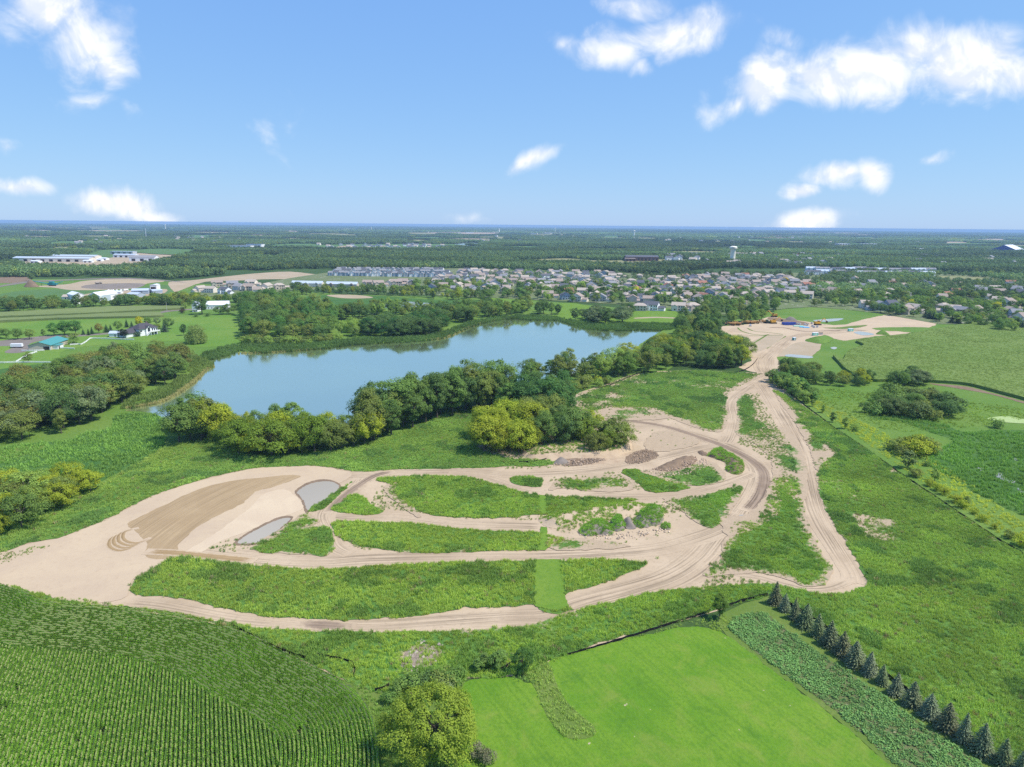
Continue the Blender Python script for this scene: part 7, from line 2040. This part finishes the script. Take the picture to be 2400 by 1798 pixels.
sc_ = block(1505, 612, 95, 45, 12, 'brick_wall', 'slate_roof', 'long dark brick school on the tan field below the woods', 'school', 'school', -.05, 4, 9)
block(1478, 613, 30, 30, 8, 'brick_wall', 'brown_roof', 'lower brick wing with a flat roof beside the school', 'school_wing', 'school', -.05, 0, 3)
block(120, 614, 190, 30, 9, 'cream_wall', 'metal_roof', 'very long shed with a grey roof in the timber yard', 'shed', 'shed', .0, 3, 9)
block(170, 608.5, 120, 30, 9, 'cream_wall', 'metal_roof', 'second long shed behind the timber yard', 'shed', 'shed', -.02, 3, 6)
block(333, 613, 62, 30, 10, 'white_wall', 'grey_roof', 'wide grey-roofed hall beside the yard trees', 'hall', 'building', .1, 5, 3)
block(290, 604, 60, 25, 8, 'white_wall', 'metal_roof', 'pale green-grey hall behind the wide hall', 'hall', 'building', 0, 2, 4)
block(285, 596, 70, 25, 8, 'grey_wall', 'metal_roof', 'flat-roofed hall at the far side of the yard', 'hall', 'building', 0, 0, 4)
for k, (u, v) in enumerate([(80, 617), (205, 616), (228, 613), (240, 610)]):
    block(u, v, 20, 14, 5, 'white_wall', 'white_roof', 'small white shed in the timber yard', 'shed', 'shed', random.uniform(-.3, .3), 1.5, 2, 'small white sheds in the timber yard')
block(2395, 592, 150, 110, 9, 'blue_plastic', 'white_roof', 'huge sports hall with a blue gable and white roof', 'sports_hall', 'building', .75, 24)
block(560, 583, 90, 40, 12, 'white_wall', 'grey_roof', 'white warehouse under construction at the wood edge', 'warehouse', 'building', 0, 0, 5)
block(595, 582, 60, 40, 16, 'white_wall', 'slate_roof', 'taller white block next to the unfinished warehouse', 'warehouse', 'building', 0, 0, 3)
block(2050, 577, 130, 50, 12, 'white_wall', 'white_roof', 'white store with flat roof in the far shopping quarter', 'store', 'building', 0, 0, 5)
for k, (u, v, w_) in enumerate([(2075, 581, 90), (2110, 584, 110), (2150, 587, 120), (2190, 588, 150), (2260, 589, 170), (2320, 591, 150), (2030, 582, 80), (1980, 575, 70), (2120, 566, 120), (1905, 560, 60), (1860, 561, 60)]):
    block(u, v, w_, 45, 9, random.choice(['white_wall', 'cream_wall', 'grey_wall']), random.choice(['white_roof', 'tan_roof', 'metal_roof']), 'low pale building in the far shopping quarter', 'store', 'building', random.uniform(-.2, .2), 0, 4, 'low buildings of the far shopping quarter')
for k in range(36):
    u = random.choice([random.uniform(850, 1200), random.uniform(980, 1120), random.uniform(1230, 1330), random.uniform(1380, 1480)]); v = random.uniform(541, 549) + (u - 1200) * .0095
    block(u, v, random.uniform(60, 130), 60, 11, random.choice(['cream_wall', 'white_wall', 'beige_wall']), random.choice(['tan_roof', 'white_roof']), 'pale far roof just below the horizon', 'distant_hall', 'building', random.uniform(-.3, .3), 0, 0, 'pale far halls below the horizon')
FARH = [house_proto(a, b, 15, 11, 7, s, False)[:4] for a, b, s in (('white_wall', 'slate_roof', 'gable'), ('grey_wall', 'grey_roof', 'front'), ('cream_wall', 'tan_roof', 'gable'))]
for k in range(46):
    u = random.uniform(745, 1050); v = random.uniform(575, 584)
    x, y = P(u, v)
    taken.append((x, y))
    put_house('estate_house', FARH[k % 3], x, y, random.uniform(-.3, .3), ['white house with slate roof', 'grey house with front gable', 'cream house with tan roof'][k % 3] + ' in the far estate', 'houses of the far estate', 'house', 1.15)
for k in range(120):
    u = random.choice([random.uniform(1560, 2000), random.uniform(1560, 1900), random.uniform(0, 600), random.uniform(1100, 2380)]); v = random.choice([random.uniform(553, 572), random.uniform(600, 626) if u > 1550 else random.uniform(556, 580)])
    x, y = P(u, v)
    taken.append((x, y))
    put_house('distant_house', FARH[k % 3], x, y, random.uniform(0, 6), ['white-walled house', 'grey-walled house', 'cream-walled house'][k % 3] + ' showing between the far treetops', 'houses among the far treetops', 'house', 1.35)
x, y = P(1867, 612); o = empty('flag_pole', (x, y, 0)); V, Fc = [], []; tube(V, Fc, (0, 0, 0), (0, 0, 26), .3, .2, 6); mesh_obj('pole', V, Fc, M['white_rail'], o); box('flag', M['red_roof'], o, .2, 5, -.05, .05, 19, 25)
tag(o, 'flagpole with a reddish flag over the suburb trees', 'flagpole')

# ------------------------------------------------------------------ far fields and the woods to the horizon
FIELDS = [('fallow_field', [(1180, 611), (1260, 608), (1330, 606), (1400, 611), (1470, 610), (1580, 608), (1680, 612), (1690, 617), (1600, 620), (1560, 622), (1480, 626), (1440, 625), (1360, 621), (1250, 620), (1190, 615)], 'fallow'),
          ('crop_field', [(104, 580), (110, 571), (130, 566), (200, 565), (215, 568), (190, 577), (150, 578)], 'far_green'), ('fallow_field', [(115, 582), (150, 578.5), (195, 579), (195, 583), (140, 586)], 'fallow'),
          ('bare_ground', [(50, 627), (60, 612), (180, 606), (300, 598), (330, 590), (450, 588), (452, 597), (370, 618), (320, 628), (250, 635), (200, 634), (110, 630)], 'pale_pad'), ('crop_field', [(200, 600), (250, 585), (330, 590), (300, 598), (240, 606)], 'far_green'),
          ('far_lake', [(1066, 575), (1072, 570), (1100, 568.5), (1131, 570), (1125, 574), (1090, 576.5)], 'pool'), ('fallow_field', [(625, 578), (660, 572), (740, 572), (738, 581), (640, 583)], 'far_green'),
          ('fallow_field', [(2178, 657), (2200, 647), (2290, 650), (2350, 658), (2362, 666), (2250, 664)], 'fallow'), ('estate_ground', [(735, 586), (745, 574), (1050, 572), (1060, 580), (900, 586)], 'far_green'),
          ('parking_lot', [(1460, 616), (1560, 614), (1600, 618), (1560, 621), (1480, 621)], 'gravel'), ('fallow_field', [(100, 542.5), (300, 541), (290, 544), (110, 545)], 'fallow'), ('fallow_field', [(1480, 560), (1700, 565), (1690, 567), (1480, 562)], 'fallow')]
for k in range(75):                              # small clearings and fields that open in the far woods
    u_, v_ = random.uniform(-50, 2450), 531 + abs(random.gauss(0, 1)) * 22 + 8
    hw, hv = random.uniform(20, 90), random.uniform(.6, 1.0) * (v_ - 526) * .10
    v_ += (u_ - 1200) * .0096
    if v_ < np.interp(u_, [0, 700, 1200, 1560, 2000, 2400], [600, 600, 596, 596, 596, 600]):
        FIELDS.append((random.choice(['fallow_field', 'crop_field']), [(u_ - hw, v_ + random.uniform(-.4, .4)), (u_ - hw * .3, v_ - hv), (u_ + hw * .8, v_ - hv * .8 + .3), (u_ + hw, v_ + .4), (u_ + hw * .2, v_ + hv)], random.choice(['fallow', 'far_green', 'fallow', 'pale_pad'])))
fpoly = []
for k, (nm, px, mt_) in enumerate(FIELDS):
    g_ = catmull(G(px), 3)
    fpoly.append(g_)
    sheet(nm, g_, .35 + .02 * k, M[mt_], 1500 if np.hypot(*g_.mean(0)) > 4000 else 400)
sheet('suburb_ground', catmull(G([(420, 690), (600, 668), (760, 640), (1000, 628), (1200, 632), (1500, 640), (1700, 640), (1950, 640), (2200, 642), (2420, 660), (2420, 772), (2280, 757), (2200, 760), (2060, 735), (1900, 720), (1790, 730), (1650, 740), (1560, 722), (1300, 705), (1000, 692), (760, 678), (600, 692), (500, 695)]), 2), .3, grass_mat('suburb_lawn', (.13, .17, .065), (.17, .19, .09), (.10, .15, .05), .02, .1, (.40, .36, .31), .60), 80)
LOWB = np.array([(-400, 652), (0, 650), (60, 650), (150, 649), (230, 648), (330, 650), (400, 655), (470, 650), (520, 646), (560, 640), (640, 633), (700, 631), (760, 631), (860, 634), (1000, 631), (1100, 628), (1200, 633), (1290, 637), (1400, 637), (1480, 640), (1560, 648), (1640, 632), (1700, 630), (1850, 630), (1950, 628), (2000, 629), (2200, 636), (2280, 645), (2400, 650), (2800, 660)])
def proj(p):
    c = np.column_stack([p[:, 0], p[:, 1], np.full(len(p), -H)]) @ np.array(RM)
    return 1200 + c[:, 0] / -c[:, 2] * FPX, 899 - c[:, 1] / -c[:, 2] * FPX
def far_points(r0, r1, dens):
    n = int(dens * .5 * (r1 ** 2 - r0 ** 2) * math.radians(78))
    r = np.sqrt(rng.uniform(r0 ** 2, r1 ** 2, n)); a = rng.uniform(-math.radians(39), math.radians(39), n)
    p = np.stack([np.sin(a) * r, np.cos(a) * r], 1)
    u, v = proj(p)
    k = v < np.interp(u, LOWB[:, 0], LOWB[:, 1])
    for f in fpoly:
        k &= ~inside(p[:, 0], p[:, 1], f)
    p = p[k]
    return p
def clear_of_houses(p, d):
    t = np.array(taken)
    t = t[np.hypot(t[:, 0], t[:, 1]) > 1400]
    k = np.ones(len(p), bool)
    for a, b in t:
        k &= ~((np.abs(p[:, 0] - a) < d) & (p[:, 1] < b + d * .4) & (p[:, 1] > b - d * 5.5))
    return p[k]
def far_proto(seed, n=150, wide=5.5, h=11):
    cv = crown_cards(h, wide, .4, 9, n, 1.9, seed, lobe_r=(.4, .55))
    return build_cards('canopy', [(cv, None, 0)], [M['leaf_i']])
FP = [far_proto(600 + i) for i in range(5)]
def fclump(seed):
    r = np.random.default_rng(seed)
    cv = np.vstack([crown_cards(11 * r.uniform(.8, 1.2), 6, .4, 7, 80, 3.2, seed + k, lobe_r=(.42, .6)) + np.array([r.uniform(-14, 14), r.uniform(-14, 14), 0]) for k in range(9)])
    return build_cards('canopy', [(cv, None, 0)], [M['leaf_i']])
FC_ = [fclump(650 + i) for i in range(4)]
def wood_tint(p, s=160):
    g = fbm(p[:, 0] * .35, p[:, 1], s, 201, 4); g2 = rng.uniform(.84, 1.14, len(p)); yl = rng.uniform(0, 1, len(p)) < .07
    t = np.array([.150, .240, .097])[None] * (np.clip(.02 + 1.95 * g, .3, 1.6) * g2)[:, None]
    t[yl] *= np.array([1.7, 1.35, .7])
    return t
p1 = far_points(1250, 2700, 1 / 75.)
g = fbm(p1[:, 0], p1[:, 1], 240, 301, 4); p1 = p1[g > .34]; p1 = clear_of_houses(p1, 10)
ex = np.vstack([extra]) if len(extra) else np.zeros((0, 2))
scatter('woodland', FP, p1, rng.uniform(.75, 1.35, len(p1)), wood_tint(p1), 'broadleaf woods stretching behind the suburb and the far works', 'woods', 0, None, rng.uniform(.8, 1.4, len(p1)))
if len(ex):
    scatter('suburb_trees', FP, ex, rng.uniform(.6, .9, len(ex)), wood_tint(ex) * 1.1, 'mass of smaller trees at the back of the suburb', 'trees', 0)
ps = rand_in(catmull(G([(1900, 695), (1960, 640), (2200, 645), (2420, 655), (2420, 710), (2300, 700), (2100, 695), (1980, 700)]), 2), 1 / 110.)
ps = ps[[all((a - c) ** 2 + (b - d) ** 2 > 130 for c, d in taken) and not inside(np.array([a]), np.array([b]), fpoly[7])[0] for a, b in ps]]
scatter('quarter_trees', FP, ps, rng.uniform(.7, 1.15, len(ps)), wood_tint(ps) * 1.1, 'mass of trees at the back of the wooded quarter', 'trees', 0)
p2 = far_points(2700, 6500, 1 / 620.)
g = fbm(p2[:, 0], p2[:, 1], 420, 303, 4); p2 = p2[g > .36]; p2 = clear_of_houses(p2, 26)
scatter('far_woodland', FC_, p2, rng.uniform(.8, 1.3, len(p2)), wood_tint(p2, 400), 'far woods in the middle distance below the horizon', 'woods', 0, None, rng.uniform(.8, 1.3, len(p2)))
p3 = far_points(6500, 22000, 1 / 9000.)
g = fbm(p3[:, 0], p3[:, 1], 1500, 305, 4); p3 = p3[g > .36]
scatter('horizon_woodland', FC_, p3, rng.uniform(2.2, 4.5, len(p3)), wood_tint(p3, 1500), 'bluish woods running out to the horizon', 'woods', 0, None, rng.uniform(.9, 1.6, len(p3)))

# ------------------------------------------------------------------ air
m, nt, out = new_mat('air')
pv = nt.nodes.new('ShaderNodeVolumePrincipled')
pv.inputs['Color'].default_value = (.46, .70, 1.0, 1)
pv.inputs['Density'].default_value = 0.000062
pv.inputs['Anisotropy'].default_value = 0.0
nt.links.new(pv.outputs[0], out.inputs['Volume'])
V, Fc = [], []
bx(V, Fc, -40000, 40000, -38000, 40000, -1.2, 101)
hz = mesh_obj('haze', V, Fc, m)
tag(hz, 'thin bluish summer haze over the countryside', 'haze', None, 'stuff')
